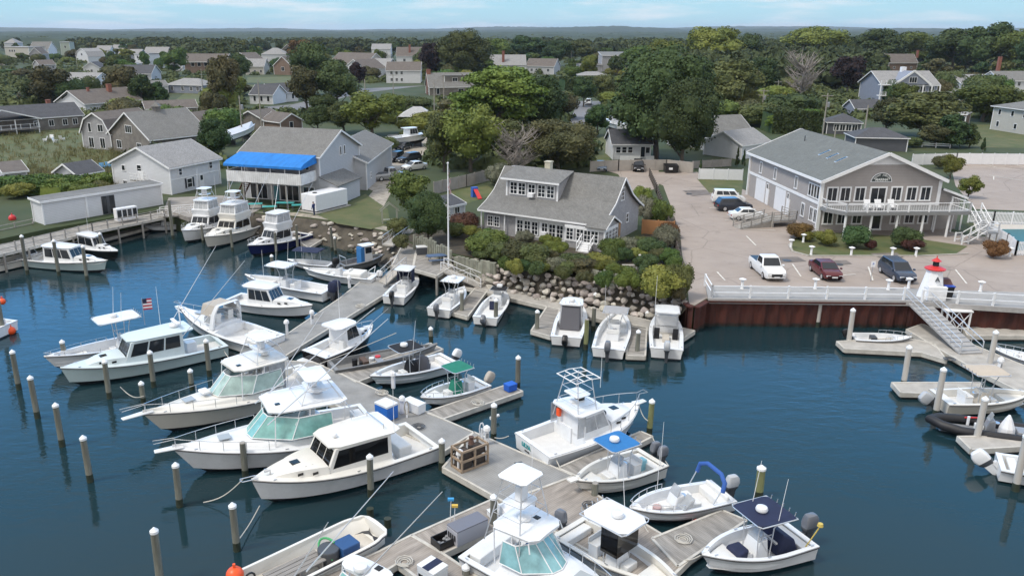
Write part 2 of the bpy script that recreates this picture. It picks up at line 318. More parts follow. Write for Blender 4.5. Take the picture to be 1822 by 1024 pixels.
# far hills
def ridge(name, D, x0, x1, hfun, m, depth=2500, n=420):
    rows = []
    for j in range(9):
        row = []
        for i in range(n+1):
            x = x0 + (x1-x0)*i/n; e = math.sin(math.pi*j/8)**.8 * (1 + .10*math.sin(x/23+j) * math.sin(x/61) + .07*math.sin(x/11+2*j))
            row.append((x, D + depth*(j/8-.5), LAND - 1 + hfun(x)*e))
        rows.append(row)
    o = MB().loft(rows, False).obj(name, m, smooth=180); return tag(o, kind='structure')
FARWOOD = mat('far_woodland', (.016,.030,.014), .95, noise=1, scale=.03, col2=(.045,.062,.028))
def h1(x): return max(1, 20 + 14*math.sin(x/900+1) + 9*math.sin(x/310) + 5*math.sin(x/140+2)) * (1/(1+math.exp(-(x-200)/400)))
def h2(x): return 28 + 10*math.sin(x/1300) + 8*math.sin(x/420+.6) + 3*math.sin(x/170)
ridge('hills', 4800, -3600, 4200, h1, FARWOOD, 1800)
ridge('hills', 8200, -6500, 6800, h2, FARWOOD, 2500)
# the wooded plain beyond the village reads as one canopy
def canopy():
    nx, ny = 260, 150; v = []; f = []
    for j in range(ny+1):
        Y = 900*(4.6**(j/ny))
        for i in range(nx+1):
            X = (-.85 + 1.75*i/nx)*Y
            v.append((X, Y, 0))
    V = np.array(v)
    def nz(sc, seed):
        r = np.random.default_rng(seed); g = r.random((64,64)); x = V[:,0]/sc; y = V[:,1]/sc
        xi = np.floor(x).astype(int); yi = np.floor(y).astype(int); fx = x-xi; fy = y-yi; fx = fx*fx*(3-2*fx); fy = fy*fy*(3-2*fy)
        G = lambda a, b: g[a % 64, b % 64]
        return (G(xi,yi)*(1-fx)+G(xi+1,yi)*fx)*(1-fy) + (G(xi,yi+1)*(1-fx)+G(xi+1,yi+1)*fx)*fy
    V[:,2] = LAND - .2 + np.clip((V[:,1]-900)/80, 0, 1)*(4.7 + 4*nz(160,1) + 3.5*nz(45,2) + 4.5*nz(19,3)*nz(30,4))
    for j in range(ny):
        for i in range(nx):
            a = j*(nx+1)+i; f.append((a, a+1, a+nx+2, a+nx+1))
    mb = MB(); mb.v = V.tolist(); mb.f = f
    tag(mb.obj('woods', FARWOOD, smooth=180, recalc=False), 'distant woodland canopy reaching to the horizon', 'woodland', kind='stuff')
canopy()
# ---------------------------------------------------------------- buildings
ROOFG = mat('grey_shingle_roof', (.175,.175,.172), .9, noise=.12, scale=.8, kind='shingle', kscale=2.2)
ROOFM = mat('green_grey_shingle_roof', (.148,.158,.154), .9, noise=.10, scale=.6, kind='shingle', kscale=2.2)
ROOFD = mat('dark_shingle_roof', (.075,.078,.09), .9, noise=.15, scale=.8, kind='shingle', kscale=2.2)
ROOFB = mat('brown_shingle_roof', (.135,.118,.108), .9, noise=.15, scale=.8, kind='shingle', kscale=2.2)
ROOFL = mat('pale_shingle_roof', (.27,.27,.275), .9, noise=.10, scale=.8, kind='shingle', kscale=2.2)
CLAPW = mat('white_clapboard', (.62,.635,.67), .6, noise=.05, scale=1, kind='clap', kscale=1.6)
CLAPG = mat('pale_grey_clapboard', (.46,.475,.51), .65, noise=.05, scale=1, kind='clap', kscale=1.6)
SHAKE = mat('grey_cedar_shingles', (.34,.34,.36), .9, noise=.10, scale=1.5, kind='shake', kscale=2.2)
SHAKEB = mat('weathered_brown_shingles', (.20,.185,.17), .95, noise=.28, scale=.7, kind='shake', kscale=2)
SHAKEM = mat('taupe_clapboard', (.35,.325,.315), .8, noise=.05, scale=1, kind='clap', kscale=1.8)
CLAPD = mat('dark_slate_clapboard', (.085,.09,.105), .7, noise=.1, scale=1, kind='clap', kscale=1.6)
CLAPBLUE = mat('blue_grey_clapboard', (.22,.245,.31), .7, noise=.06, scale=1, kind='clap', kscale=1.6)
CLAPBEI = mat('beige_clapboard', (.46,.445,.41), .7, noise=.05, scale=1, kind='clap', kscale=1.6)
CLAPBR = mat('brown_siding', (.19,.135,.105), .8, noise=.15, scale=1, kind='clap', kscale=1.4)
BRICK = mat('red_brick', (.24,.10,.075), .9, noise=.2, scale=2)
DECKW = mat('weathered_decking', (.26,.245,.23), .9, noise=.2, scale=1, stretch=(1,6,1), kind='plankx', kscale=3.5)
TIMB = mat('grey_timber', (.30,.285,.265), .9, noise=.2, scale=2)
def window(parent, P, X, N, w, h, cols=2, rows=1, fr=None, pane=GLASS, fw=.09, name='window', label=None):
    """Framed window: P centre, X unit vector to the viewer's right, N outward normal."""
    P, X, N = Vector(P), Vector(X), Vector(N); Z = Vector((0,0,1))
    def bx(mb, u0, u1, v0, v1, a, b):
        q = [(u0,v0),(u1,v0),(u1,v1),(u0,v1)]; mb.hexa([P+X*u+Z*v+N*a for u, v in q], [P+X*u+Z*v+N*b for u, v in q])
    m = MB(); t = .07
    bx(m, -w/2-fw, w/2+fw, h/2, h/2+fw, .0, t); bx(m, -w/2-fw*1.2, w/2+fw*1.2, -h/2-fw, -h/2, .0, t+.03)
    bx(m, -w/2-fw, -w/2, -h/2, h/2, .0, t); bx(m, w/2, w/2+fw, -h/2, h/2, .0, t)
    for c in range(1, cols): u = -w/2 + w*c/cols; bx(m, u-.03, u+.03, -h/2, h/2, .0, t-.02)
    for r in range(1, rows): v = -h/2 + h*r/rows; bx(m, -w/2, w/2, v-.025, v+.025, .0, t-.022)
    o = m.obj(name, fr or WHITE, parent)
    g = MB(); bx(g, -w/2, w/2, -h/2, h/2, .0, .025); g.obj('pane', pane, o)
    if label: o['label'] = label
    return o
def chimney(parent, x, y, z0, z1, w=.8, m=None):
    c = MB().box(x-w/2, x+w/2, y-w/2, y+w/2, z0, z1).box(x-w/2-.06, x+w/2+.06, y-w/2-.06, y+w/2+.06, z1, z1+.12).obj('chimney', m or BRICK, parent)
    return c
def house(label, a, b, depth, eave, ridge, axis='x', wall=None, roof=None, wins=(), over=.35, name='house', cat='house', z=None, chim=(), group=None, trim=None, hpx=None, zb=None, sill=None):
    """Gabled house standing on the photo points a-b (front wall); returns its Empty, width."""
    z = LAND if z is None else z; A = at(*a, z) if not isinstance(a, Vector) else a; B = at(*b, z) if not isinstance(b, Vector) else b
    W = (B-A).length; t = thing(name, label, cat, A, ang(A, B), group); D = depth; wall = wall or CLAPW; roof = roof or ROOFG; th = .16; g = .01
    m = MB(); o = over
    if axis in 'xh': 
        if axis == 'x': m.loft([[(x,0,-.3),(x,D,-.3),(x,D,eave),(x,D/2,ridge),(x,0,eave)] for x in (0, W)], True, True)
        else: m.box(0, W, 0, D, -.3, eave)
    elif axis == 'y': m.loft([[(0,y,-.3),(W,y,-.3),(W,y,eave),(W/2,y,ridge),(0,y,eave)] for y in (0, D)], True, True)
    elif axis == 'g': k = (ridge-eave)*.62; m.loft([[(0,y,-.3),(W,y,-.3),(W,y,eave),(W*.84,y,eave+k),(W/2,y,ridge),(W*.16,y,eave+k),(0,y,eave)] for y in (0, D)], True, True)
    elif axis == 's': m.loft([[(x,0,-.3),(x,D,-.3),(x,D,ridge),(x,0,eave)] for x in (0, W)], True, True)
    elif axis == 'f': m.box(0, W, 0, D, -.3, eave)
    m.obj('wall', wall, t)
    r = MB(); tr = MB()
    if axis == 'x':
        s = (ridge-eave)/(D/2)
        for sg, y0 in ((1, 0), (-1, D)):
            ye = y0 - sg*o; ze = eave - o*s + g; P = [(-o,ye,ze+th),(W+o,ye,ze+th),(W+o,D/2,ridge+g+th),(-o,D/2,ridge+g+th)]
            r.slab(P, th)
            tr.bar((-o,ye-sg*.03,ze+.02),(W+o,ye-sg*.03,ze+.02),.05,.2)
            for x in (-o-.03, W+o+.03): tr.bar((x,ye,ze+.04),(x,D/2,ridge+g+.04),.05,.24)
    elif axis in 'yg':
        prof = [(0,eave),(W/2,ridge),(W,eave)] if axis == 'y' else [(0,eave),(W*.16,eave+(ridge-eave)*.62),(W/2,ridge),(W*.84,eave+(ridge-eave)*.62),(W,eave)]
        s = (prof[1][1]-prof[0][1])/(prof[1][0]-prof[0][0]); ox = o/max(1, s*.7)
        prof[0] = (-ox, eave-ox*s); prof[-1] = (W+ox, eave-ox*s)
        for p, q in zip(prof, prof[1:]):
            r.slab([(p[0],-o,p[1]+g+th),(q[0],-o,q[1]+g+th),(q[0],D+o,q[1]+g+th),(p[0],D+o,p[1]+g+th)], th)
            for y in (-o-.03, D+o+.03): tr.bar((p[0],y,p[1]+g+.04),(q[0],y,q[1]+g+.04),.05,.24)
        for p in (prof[0], prof[-1]): tr.bar((p[0]+(-.03 if p[0]<0 else .03),-o,p[1]+g),(p[0]+(-.03 if p[0]<0 else .03),D+o,p[1]+g),.05,.2)
    elif axis == 'h':
        k = min(W, D)/2; s = (ridge-eave)/k; z0 = eave+g; e = [(-o,-o),(W+o,-o),(W+o,D+o),(-o,D+o)]; rr = [(k,D/2),(W-k,D/2)] if W >= D else [(W/2,k),(W/2,D-k)]
        zt = ridge+th
        E4 = [(x,y,z0) for x,y in e]; Rg = [(x,y,zt) for x,y in rr]
        if W >= D: fs = [(0,1,5,4),(1,2,5),(2,3,4,5),(3,0,4)]
        else: fs = [(0,1,4),(1,2,5,4),(2,3,5),(3,0,4,5)]
        r.add(E4+Rg, fs+[(3,2,1,0)])
        for p, q in zip(e, e[1:]+e[:1]): tr.bar((p[0],p[1],z0-.08),(q[0],q[1],z0-.08),.08,.16)
    elif axis == 's':
        s = (ridge-eave)/D
        r.slab([(-o,-o,eave-o*s+g+th),(W+o,-o,eave-o*s+g+th),(W+o,D+o,ridge+o*s+g+th),(-o,D+o,ridge+o*s+g+th)], th)
        tr.bar((-o,-o-.03,eave-o*s+g+.06),(W+o,-o-.03,eave-o*s+g+.06),.05,.26)
        for x in (-o-.03, W+o+.03): tr.bar((x,-o,eave-o*s+g+.06),(x,D+o,ridge+o*s+g+.06),.05,.26)
    elif axis == 'f':
        r.box(-o, W+o, -o, D+o, eave+.01, eave+.25)
        tr.bar((-o,-o-.03,eave+.1),(W+o,-o-.03,eave+.1),.05,.26)
    r.obj('roof', roof, t)
    for x, y in ((-.015,-.015),(W+.015,-.015),(W+.015,D+.015),(-.015,D+.015)): tr.box(x-.08, x+.08, y-.08, y+.08, 0, eave-.15)
    tr.obj('trim', trim or WHITE, t)
    for w in wins:
        sd, u, zc, ww, hh = w[:5]; cols = w[5] if len(w) > 5 else 2; rows = w[6] if len(w) > 6 else 1
        P, X, N = {'f': ((u*W,0,zc),(1,0,0),(0,-1,0)), 'r': ((W,u*D,zc),(0,1,0),(1,0,0)), 'l': ((0,(1-u)*D,zc),(0,-1,0),(-1,0,0))}[sd]
        kw = w[7] if len(w) > 7 else {}
        window(t, P, X, N, ww, hh, cols, rows, **kw)
    for c in chim: chimney(t, *c)
    return t, W
def row(side, us, z, w, h, cols=2, rows=1): return [(side, u, z, w, h, cols, rows) for u in us]
def post_rail(mb, pts, h=1.0, w=.1, step=1.8, bars=(1.0, .55), topw=.09):
    for a, b in zip(pts, pts[1:]):
        a, b = Vector(a), Vector(b); n = max(1, round((b-a).length/step))
        for i in range(n+1): p = a.lerp(b, i/n); mb.box(p.x-w/2, p.x+w/2, p.y-w/2, p.y+w/2, p.z, p.z+h+.08)
        for k in bars: mb.bar(a+Vector((0,0,h*k)), b+Vector((0,0,h*k)), topw, .06)
# ---- the low shed by the left dock
t, W = house('long low pale grey fish shed with a lean-to roof beside the dock', (80,400), (289,364), 2.8, 2.75, 2.85, 's', CLAPW, ROOFG, name='dock_shed', cat='shed', over=.25)
MB().box(W*.345-.12, W*.345+.12, -.06, 0, 0, 2.6).obj('corner_board', WHITE, t)
d = MB().box(W*.47, W*.58, -.05, 0, .05, 2.35).obj('sliding_door', GLASS, t); MB().box(W*.51, W*.535, -.08, -.05, .05, 2.35).obj('door_frame', DARK, d)
# ---- tall white gabled boathouse at the left
A = at(199,288,LAND+3.9); B = at(301,298,LAND+3.9); C = at(396,282,LAND+3.9)
for v in (A, B, C): v.z = LAND
t, W = house('white gabled boathouse with a two storey long side and a door with shutters', A, B, (C-B).length, 3.9, 6.3, 'y', CLAPW, ROOFL, name='boathouse', cat='boathouse', over=.4,
    wins=[('r',.2,3.0,.55,.9,1,2),('r',.82,3.1,.6,.9,1,2),('f',.48,3.3,.8,1.0,1,2),('f',.2,3.2,.6,.7,1,1),('f',.2,1.0,.7,.6,2,1),('r',.36,1.15,.9,1.2,1,2)])
D = (C-B).length
MB().box(W, W+.06, D*.27, D*.30, .5, 1.9).box(W, W+.06, D*.42, D*.45, .5, 1.9).obj('shutter', mat('dark_shutter', (.03,.033,.045), .6), t)
d = MB().box(W, W+.07, D*.56, D*.65, .05, 2.1).obj('door', WHITE, t); MB().box(W+.07, W+.085, D*.58, D*.63, 1.2, 1.9).obj('door_glass', GLASS, d)
MB().box(W, W+.05, 0, D, 2.0, 2.15).obj('belt_board', WHITE, t)
b_ = MB().box(W*.42, W*.72, -1.3, 0, 1.7, 1.8); b_.obj('landing', DECKW, t); r_ = MB(); post_rail(r_, [(W*.42,-1.3,1.8),(W*.72,-1.3,1.8)], 1.0, .08, .7, (1.0,.6,.2)); r_.obj('landing_rail', WHITE, t); MB().box(W*.45, W*.55, -.06, 0, 1.8, 3.0).obj('upper_door', WHITE, t)
# ---- grey building with the blue awning deck
A = at(572,362,LAND); B = at(650,335,LAND)
dv = (B-A).normalized(); L0 = at(436,352,LAND); back = (A-L0).length
# long roof: front wall from L0 to A, gable end on the right
t, W = house('pale grey gabled bait house with a long roof behind the blue awning', L0, A, (B-A).length*1.0, 6.4, 9.1, 'x', CLAPG, ROOFG, name='gabled_building', cat='building', over=.4,
    wins=[('r',.52,6.3,.38,1.15,1,1),('r',.62,6.3,.38,1.15,1,1),('f',.2,1.15,2.6,2.0,3,1),('f',.60,1.15,2.8,2.0,3,1),('f',.85,1.3,1.6,1.6,2,1),('f',.18,5.0,1.6,1.0,3,1),('f',.5,5.0,1.8,1.0,3,1),('f',.8,5.0,1.6,1.0,3,1)])  # wide lower windows added to darken the bright wall under the deck
MB().box(W*.4, W*.46, -.07, 0, 0, 2.0).obj('door', mat('teal_door', (.08,.26,.30), .6), t)
D3 = (B-A).length
# lean-to on the gable
lt = MB().loft([[(W+.02,y,0),(W+2.6,y,0),(W+2.6,y,2.5),(W+.02,y,3.5)] for y in (-.2, D3*.55)], True, True); lt.obj('lean_to', CLAPG, t)
MB().slab([(W+.02,-.5,3.75),(W+2.9,-.5,2.65),(W+2.9,D3*.55+.3,2.65),(W+.02,D3*.55+.3,3.75)], .14).obj('lean_to_roof', ROOFG, t)
MB().box(W+2.6, W+2.65, .3, 1.2, .05, 2.1).obj('lean_to_door', BLACK, t)
# the lower wing behind
house('lower grey wing with a white door behind the gabled bait house', at(653,338,LAND), at(697,298,LAND), 9, 4.1, 6.1, 'x', CLAPG, ROOFG, name='gabled_wing', cat='building', wins=[('f',.15,1.7,.5,.8,1,2)])
# deck
dk = thing('raised_deck', 'raised timber deck with white boarded railing under a blue awning', 'deck', L0, ang(L0, A)); dd = 4.2
MB().box(.3, W-.5, -dd, -.1, 3.1, 3.35).obj('deck_floor', DECKW, dk)
rl = MB().box(.3, W-.5, -dd-.06, -dd, 3.15, 4.6).box(W-.5, W-.44, -dd, -.1, 3.15, 4.6).box(.24, .3, -dd, -.1, 3.15, 4.6); rl.obj('railing', mat('weathered_white_boards', (.60,.61,.62), .8, noise=.2, scale=1, kind='plankx', kscale=1), dk)
for i in range(6):
    x = .5 + (W-1.2)*i/5; MB().box(x-.07, x+.07, -dd+.05, -dd+.19, 0, 3.1).obj('post', TIMB, dk)
    MB().box(x-.04, x+.04, -dd+.05, -dd+.13, 4.6, 5.5).obj('canopy_post', WHITE, dk)
AWN = mat('bright_blue_canvas', (.014,.18,.56), .75, noise=.18, scale=1.1, stretch=(1.6,.5,.5), bump=1.0)
cv = MB(); cv.loft([[(x,-dd-.25,5.2),(x,-dd-.25,5.5),(x,-dd+.5,5.85),(x,-.4,6.55),(x,-.2,6.45)] for x in (.05, W*.25, W*.5, W*.75, W-.25)], False)
cv.add([(.05,-dd-.25,5.2),(.05,-dd-.25,5.5),(.05,-dd+.5,5.85),(.05,-.4,6.55),(.05,-.2,5.5)], [(0,1,2,3,4)]); cv.add([(W-.25,-dd-.25,5.2),(W-.25,-dd-.25,5.5),(W-.25,-dd+.5,5.85),(W-.25,-.4,6.55),(W-.25,-.2,5.5)], [(4,3,2,1,0)])
tag(cv.obj('awning', AWN), 'bright blue canvas awning over the raised deck', 'awning'); aw = bpy.data.objects['awning']; aw.location = L0; aw.rotation_euler = (0,0,ang(L0,A))
st = thing('outdoor_stair', 'brown wooden stair under the blue awning deck', 'stairs', (0,0,0)); st.location = L0; st.rotation_euler = (0,0,ang(L0,A))
sm = MB(); 
for i in range(11): sm.box(.6, 1.7, -.9-.26*i, -.62-.26*i, 2.6-.23*i, 2.64-.23*i)
sm.obj('tread', mat('brown_timber', (.13,.07,.045), .8, noise=.2), st)
MB().bar((.58,-.8,2.7),(.58,-3.6,.1),.06,.28).bar((1.72,-.8,2.7),(1.72,-3.6,.1),.06,.28).obj('stringer', mat('brown_timber', (.13,.07,.045)), st)
# white tank / container on a slab
ct = thing('cold_store', 'white box cold store on a concrete slab by the grass', 'container', at(563,380,LAND), ang(at(563,380,LAND), at(619,366,LAND)))
Lc = (at(619,366,LAND)-at(563,380,LAND)).length
MB().box(0, Lc, 0, 2.6, .25, 2.35).obj('body', WHITE2, ct, bevel=.05); MB().box(-.3, Lc+.3, -.3, 2.9, 0, .12).obj('slab', mat('concrete', (.38,.36,.33)), ct)
MB().lathe([(.3,0),(.3,.08)], (1.2,1.3,2.35), 10).obj('vent', BLACK, ct); MB().box(.1, Lc-.1, .2, .5, .12, .25).box(.1, Lc-.1, 2.1, 2.4, .12, .25).obj('skid', DARK, ct)

# ---- cottage with the flared roof
A = at(861,413,LAND); B = at(1066,444,LAND); C = at(1146,409,LAND)
rz = ang(A, B); W = (B-A).length; D = (C-B).length*.98; ck = thing('shingled_cottage', 'grey shingled cottage with a big dormer and white sash windows above the garden', 'house', A, rz)
ZE, ZR = 2.7, 6.9
def ckprof(y):      # saltbox with flared eaves
    pts = [(-.7,ZE),(1.2,ZE+.75),(3.0,ZE+1.75),(D*.5,ZR),(D*.72,ZE+2.05),(D*.9,ZE+.9),(D+.6,ZE+.05)]
    return pts
pf = ckprof(0)
inner = [(p[0], p[1]-.06) for p in pf]
def pz(y):
    for (y0,z0),(y1,z1) in zip(inner, inner[1:]):
        if y0 <= y <= y1: return z0+(z1-z0)*(y-y0)/(y1-y0)
prof = [(0,-.3),(D,-.3),(D,pz(D))] + [p for p in reversed(inner) if 0 < p[0] < D] + [(0,pz(0))]
MB().loft([[(x,p[0],p[1]) for p in prof] for x in (0, W)], True, True).obj('wall', SHAKE, ck)
rf = MB(); rf.loft([[(x,p[0],p[1]+.12) for p in pf] + [(x,p[0],p[1]) for p in reversed(pf)] for x in (-.45, W+.4)], True, True); rf.obj('roof', ROOFG, ck)
tr = MB()
for x in (-.47, W+.42):
    for p, q in zip(pf, pf[1:]): tr.bar((x,p[0],p[1]+.02),(x,q[0],q[1]+.02),.06,.2)
tr.bar((-.45,-.73,ZE+.02),(W+.4,-.73,ZE+.02),.05,.18)
tr.obj('trim', WHITE, ck)
# dormer: shed roof from the ridge
x0, x1 = W*.11, W*.57; yd = 2.3; zd0, zd1 = pz(yd)+.1, ZR-.75
dm = MB().loft([[(x,yd,zd0-.4),(x,D*.5-.3,zd0),(x,D*.5-.1,ZR-.05),(x,yd,zd1)] for x in (x0, x1)], True, True); dmo = dm.obj('dormer', SHAKE, ck)
MB().slab([(x0-.5,yd-.5,zd1+.12),(x1+.35,yd-.5,zd1+.12),(x1+.35,D*.5,ZR+.26),(x0-.5,D*.5,ZR+.26)], .14).obj('dormer_roof', ROOFG, dmo)
MB().bar((x0-.5,yd-.53,zd1+.02),(x1+.35,yd-.53,zd1+.02),.05,.2).box(x0-.02,x0+.18,yd-.05,yd,zd0-.3,zd1).box(x1-.18,x1+.02,yd-.05,yd,zd0-.3,zd1).bar((x0,yd-.04,zd0-.15),(x1,yd-.04,zd0-.15),.06,.22).obj('dormer_trim', WHITE, dmo)
zc = (zd0+zd1)/2; dh = (zd1-zd0)*.62
for u in (.15,.31,.69,.86): window(dmo, (x0+(x1-x0)*u,yd,zc), (1,0,0), (0,-1,0), (x1-x0)*.125, dh, 2, 3)
window(dmo, (x0+(x1-x0)*.5,yd,zc+.15), (1,0,0), (0,-1,0), (x1-x0)*.12, dh*.7, 2, 2)
MB().box(x0+(x1-x0)*.45, x0+(x1-x0)*.55, yd-.45, yd-.1, zc-dh*.62, zc-dh*.3).obj('air_conditioner', WHITE2, ck)
# front windows, porch recess and sunroom
pr = MB().box(.1, W*.19, -.16, -.02, 0, 2.3); 
for u in (.33,.395,.46): window(ck, (W*u,0,1.35), (1,0,0), (0,-1,0), W*.048, 1.35, 2, 3)
for u in (.61,.675): window(ck, (W*u,0,1.35), (1,0,0), (0,-1,0), W*.05, 1.35, 2, 3)
window(ck, (W*.545,0,1.6), (1,0,0), (0,-1,0), W*.045, .9, 2, 2)
MB().box(W*.525, W*.565, -.4, -.1, .75, 1.1).obj('air_conditioner', WHITE2, ck)
for u in (.06,.12): window(ck, (W*u,0,1.5), (1,0,0), (0,-1,0), W*.04, 1.1, 2, 3)
MB().box(W*.29, W*.72, -.04, 0, 2.15, 2.4).box(W*.29,W*.3,-.06,0,.3,2.4).box(W*.5,W*.515,-.06,0,.3,2.4).box(W*.71,W*.725,-.06,0,.3,2.4).box(W*.29,W*.72,-.05,0,.3,.5).obj('window_trim', WHITE, ck)
MB().box(-.2, -.08, -.4, -.28, 0, 2.5).box(W*.2, W*.2+.12, -.4, -.28, 0, 2.5).obj('porch_post', WHITE, ck)
sr = MB().box(W-3.6, W+.9, -.9, 2.6, -.3, 2.5).obj('sunroom', SHAKE, ck)
MB().loft([[(x,-1.25,2.5),(x,.85,3.55),(x,2.95,2.5),(x,2.95,2.62),(x,.85,3.69),(x,-1.25,2.62)] for x in (W-1.2, W+1.2)], True, True).obj('sunroom_roof', ROOFG, sr)
MB().box(W-3.7,W+.98,-.98,-.9,2.2,2.5).box(W-3.7,W+.98,-.98,-.9,.75,.9).box(W+.9,W+.98,-.9,2.6,2.2,2.5).box(W+.9,W+.98,-.9,2.6,.75,.9).box(W+.85,W+1.0,-1.0,-.85,0,2.5).bar((W+1.22,-1.25,2.52),(W+1.22,.85,3.6),.05,.16).bar((W+1.22,2.95,2.52),(W+1.22,.85,3.6),.05,.16).obj('sunroom_trim', WHITE, sr)
MB().add([(W+.93,-.9,2.5),(W+.93,2.6,2.5),(W+.93,.85,3.5)],[(0,1,2)]).obj('sunroom_gable', SHAKE, sr)
for x in (W-3.1, W-1.9, W-.2): window(sr, (x,-.9,1.55), (1,0,0), (0,-1,0), .75, 1.2, 2, 3)
window(sr, (W-1.05,-.9,1.15), (1,0,0), (0,-1,0), .7, 1.95, 2, 4, name='door')
for y in (-.3,.55,1.4,2.2): window(sr, (W+.9,y,1.55), (0,1,0), (1,0,0), .62, 1.2, 2, 3)
window(ck, (W,D*.52,5.1), (0,1,0), (1,0,0), .8, 1.3, 2, 3); window(ck, (W,D*.68,2.1), (0,1,0), (1,0,0), .55, .95, 1, 2)
st = MB()
for i in range(4): st.box(W-1.6, W-.4, -1.25-.28*i, -.97-.28*i, 0, .75-.19*i)
st.obj('steps', WHITE, ck)
hr = MB()
for x in (W-1.7, W-.3): post_rail(hr, [(x,-.95,.75),(x,-2.1,.05)], .9, .08, .6, (1.0,.2))
hr.obj('stair_railing', WHITE, ck)
MB().box(-.0, 1.0, D*.5+.2, D*.5+1.1, ZR-.5, ZR+.0).obj('chimney_base', SHAKE, ck)
chimney(ck, W*.36, D*.5+.3, ZR-.5, ZR+.95, .7, mat('cream_brick', (.50,.47,.38), .9, noise=.1))
MB().box(W, W+.06, D*.52-.6, D*.52-.1, .1, 2.0).obj('side_door', mat('tan_door', (.36,.21,.11), .7), ck)

# ---- marina office
A = at(1453,411,LAND); B = at(1674,416,LAND); C = at(1320,346,LAND); MW = (B-A).length; mrz = lerp(ang(A, B), ang(A, C)-math.pi/2, .8); B = A + Vector((MW*math.cos(mrz), MW*math.sin(mrz), 0)); MD = (C-A).length
mo = thing('marina_office', 'two storey taupe marina office with grey roof, balcony and half-round sign', 'building', A, mrz)
e, rg = 6.0, 9.0
MB().loft([[(0,y,-.2),(MW,y,-.2),(MW,y,e),(MW/2,y,rg),(0,y,e)] for y in (0, MD)], True, True).obj('wall', SHAKEM, mo)
r = MB(); o = .45; s = (rg-e)/(MW/2)
for sg, x0 in ((1,0),(-1,MW)):
    xe = x0-sg*o; r.slab([(xe,-.7,e-o*s+.2),(MW/2,-.7,rg+.2),(MW/2,MD+.5,rg+.2),(xe,MD+.5,e-o*s+.2)][::sg], .18)
r.obj('roof', ROOFM, mo)
tr = MB()
for sg, x0 in ((1,0),(-1,MW)):
    xe = x0-sg*o
    for y in (-.74, MD+.54): tr.bar((xe,y,e-o*s+.08),(MW/2,y,rg+.08),.08,.38)
    tr.bar((xe-sg*.05,-.7,e-o*s+.06),(xe-sg*.05,MD+.5,e-o*s+.06),.1,.3)
for x, y in ((0,0),(MW,0),(0,MD),(MW,MD)): tr.box(x-.2, x+.2, y-.2 if y else -.06, y+.06 if y else .2, 0, e-.1)
tr.box(-.07, 0, .2, MD-.2, 3.05, 3.4); tr.box(.2, MW-.2, -.05, 0, 3.0, 3.3)
tr.obj('trim', WHITE, mo)
gz = rg-1.25; hw = (rg-gz)/s; MB().hexa([(MW/2-hw,-.05,gz),(MW/2+hw,-.05,gz),(MW/2+.05,-.05,rg-.05),(MW/2-.05,-.05,rg-.05)],[(MW/2-hw,0,gz),(MW/2+hw,0,gz),(MW/2+.05,0,rg-.05),(MW/2-.05,0,rg-.05)]).obj('gable_panel', WHITE, mo)
for u in (.09,.20,.325,.635,.765,.885): window(mo, (MW*u,0,4.35), (1,0,0), (0,-1,0), MW*.075, 1.45, 2, 1, fw=.16)
dr = window(mo, (MW*.48,0,4.1), (1,0,0), (0,-1,0), MW*.12, 1.9, 2, 1, fw=.18, name='balcony_door')
for u in (.08,.2,.33,.66,.78,.9): window(mo, (MW*u,0,1.6), (1,0,0), (0,-1,0), MW*.07, 1.35, 2, 1, fw=.15)
window(mo, (MW*.5,0,1.25), (1,0,0), (0,-1,0), .95, 2.0, 1, 1, fw=.2, name='entrance_door')
for v, n, ww in ((.10,4,.62),): 
    for i in range(4): window(mo, (0,MD*(.035+.033*i),4.4), (0,-1,0), (-1,0,0), .55, 1.4, 1, 1, fw=.12)
for v in (.31,.60,.82): window(mo, (0,MD*v,4.5), (0,-1,0), (-1,0,0), .6, 1.35, 2, 1, fw=.13)
for v in (.035,.085,.19): window(mo, (0,MD*v,1.65), (0,-1,0), (-1,0,0), .7, 1.45, 2, 1, fw=.13)
for v in (.42,.72):
    g = MB().box(-.07, 0, MD*v, MD*v+3.3, .05, 2.95).obj('garage_door', WHITE2, mo)
MB().box(-.09, 0, MD*.66, MD*.66+.95, .05, 2.1).box(-.09, 0, MD*.36, MD*.36+.95, .05, 2.1).obj('side_door', WHITE, mo)
for v in (.39,.69): window(mo, (0,MD*v,2.45), (0,-1,0), (-1,0,0), .45, .6, 1, 1)
for i, (u, v) in enumerate(((.255,.15),(.265,.26),(.275,.37))):
    x = MW*u; zz = e + s*x + .22; 
    sk = MB().hexa([(x-.7,MD*v,zz-.7*s-.1),(x+.7,MD*v,zz+.7*s-.1),(x+.7,MD*v+.5,zz+.7*s-.1),(x-.7,MD*v+.5,zz-.7*s-.1)],[(x-.7,MD*v,zz-.7*s+.08),(x+.7,MD*v,zz+.7*s+.08),(x+.7,MD*v+.5,zz+.7*s+.08),(x-.7,MD*v+.5,zz-.7*s+.08)]).obj('skylight', ALU, mo)
    MB().hexa([(x-.6,MD*v+.08,zz-.6*s+.05),(x+.6,MD*v+.08,zz+.6*s+.05),(x+.6,MD*v+.42,zz+.6*s+.05),(x-.6,MD*v+.42,zz-.6*s+.05)],[(x-.6,MD*v+.08,zz-.6*s+.1),(x+.6,MD*v+.08,zz+.6*s+.1),(x+.6,MD*v+.42,zz+.6*s+.1),(x-.6,MD*v+.42,zz-.6*s+.1)]).obj('pane', GLASS, sk)
MB().tube([(MW*.35,MD*.75,e+s*MW*.35),(MW*.35,MD*.75,e+s*MW*.35+.9)],.07).obj('vent_pipe', DARK, mo)
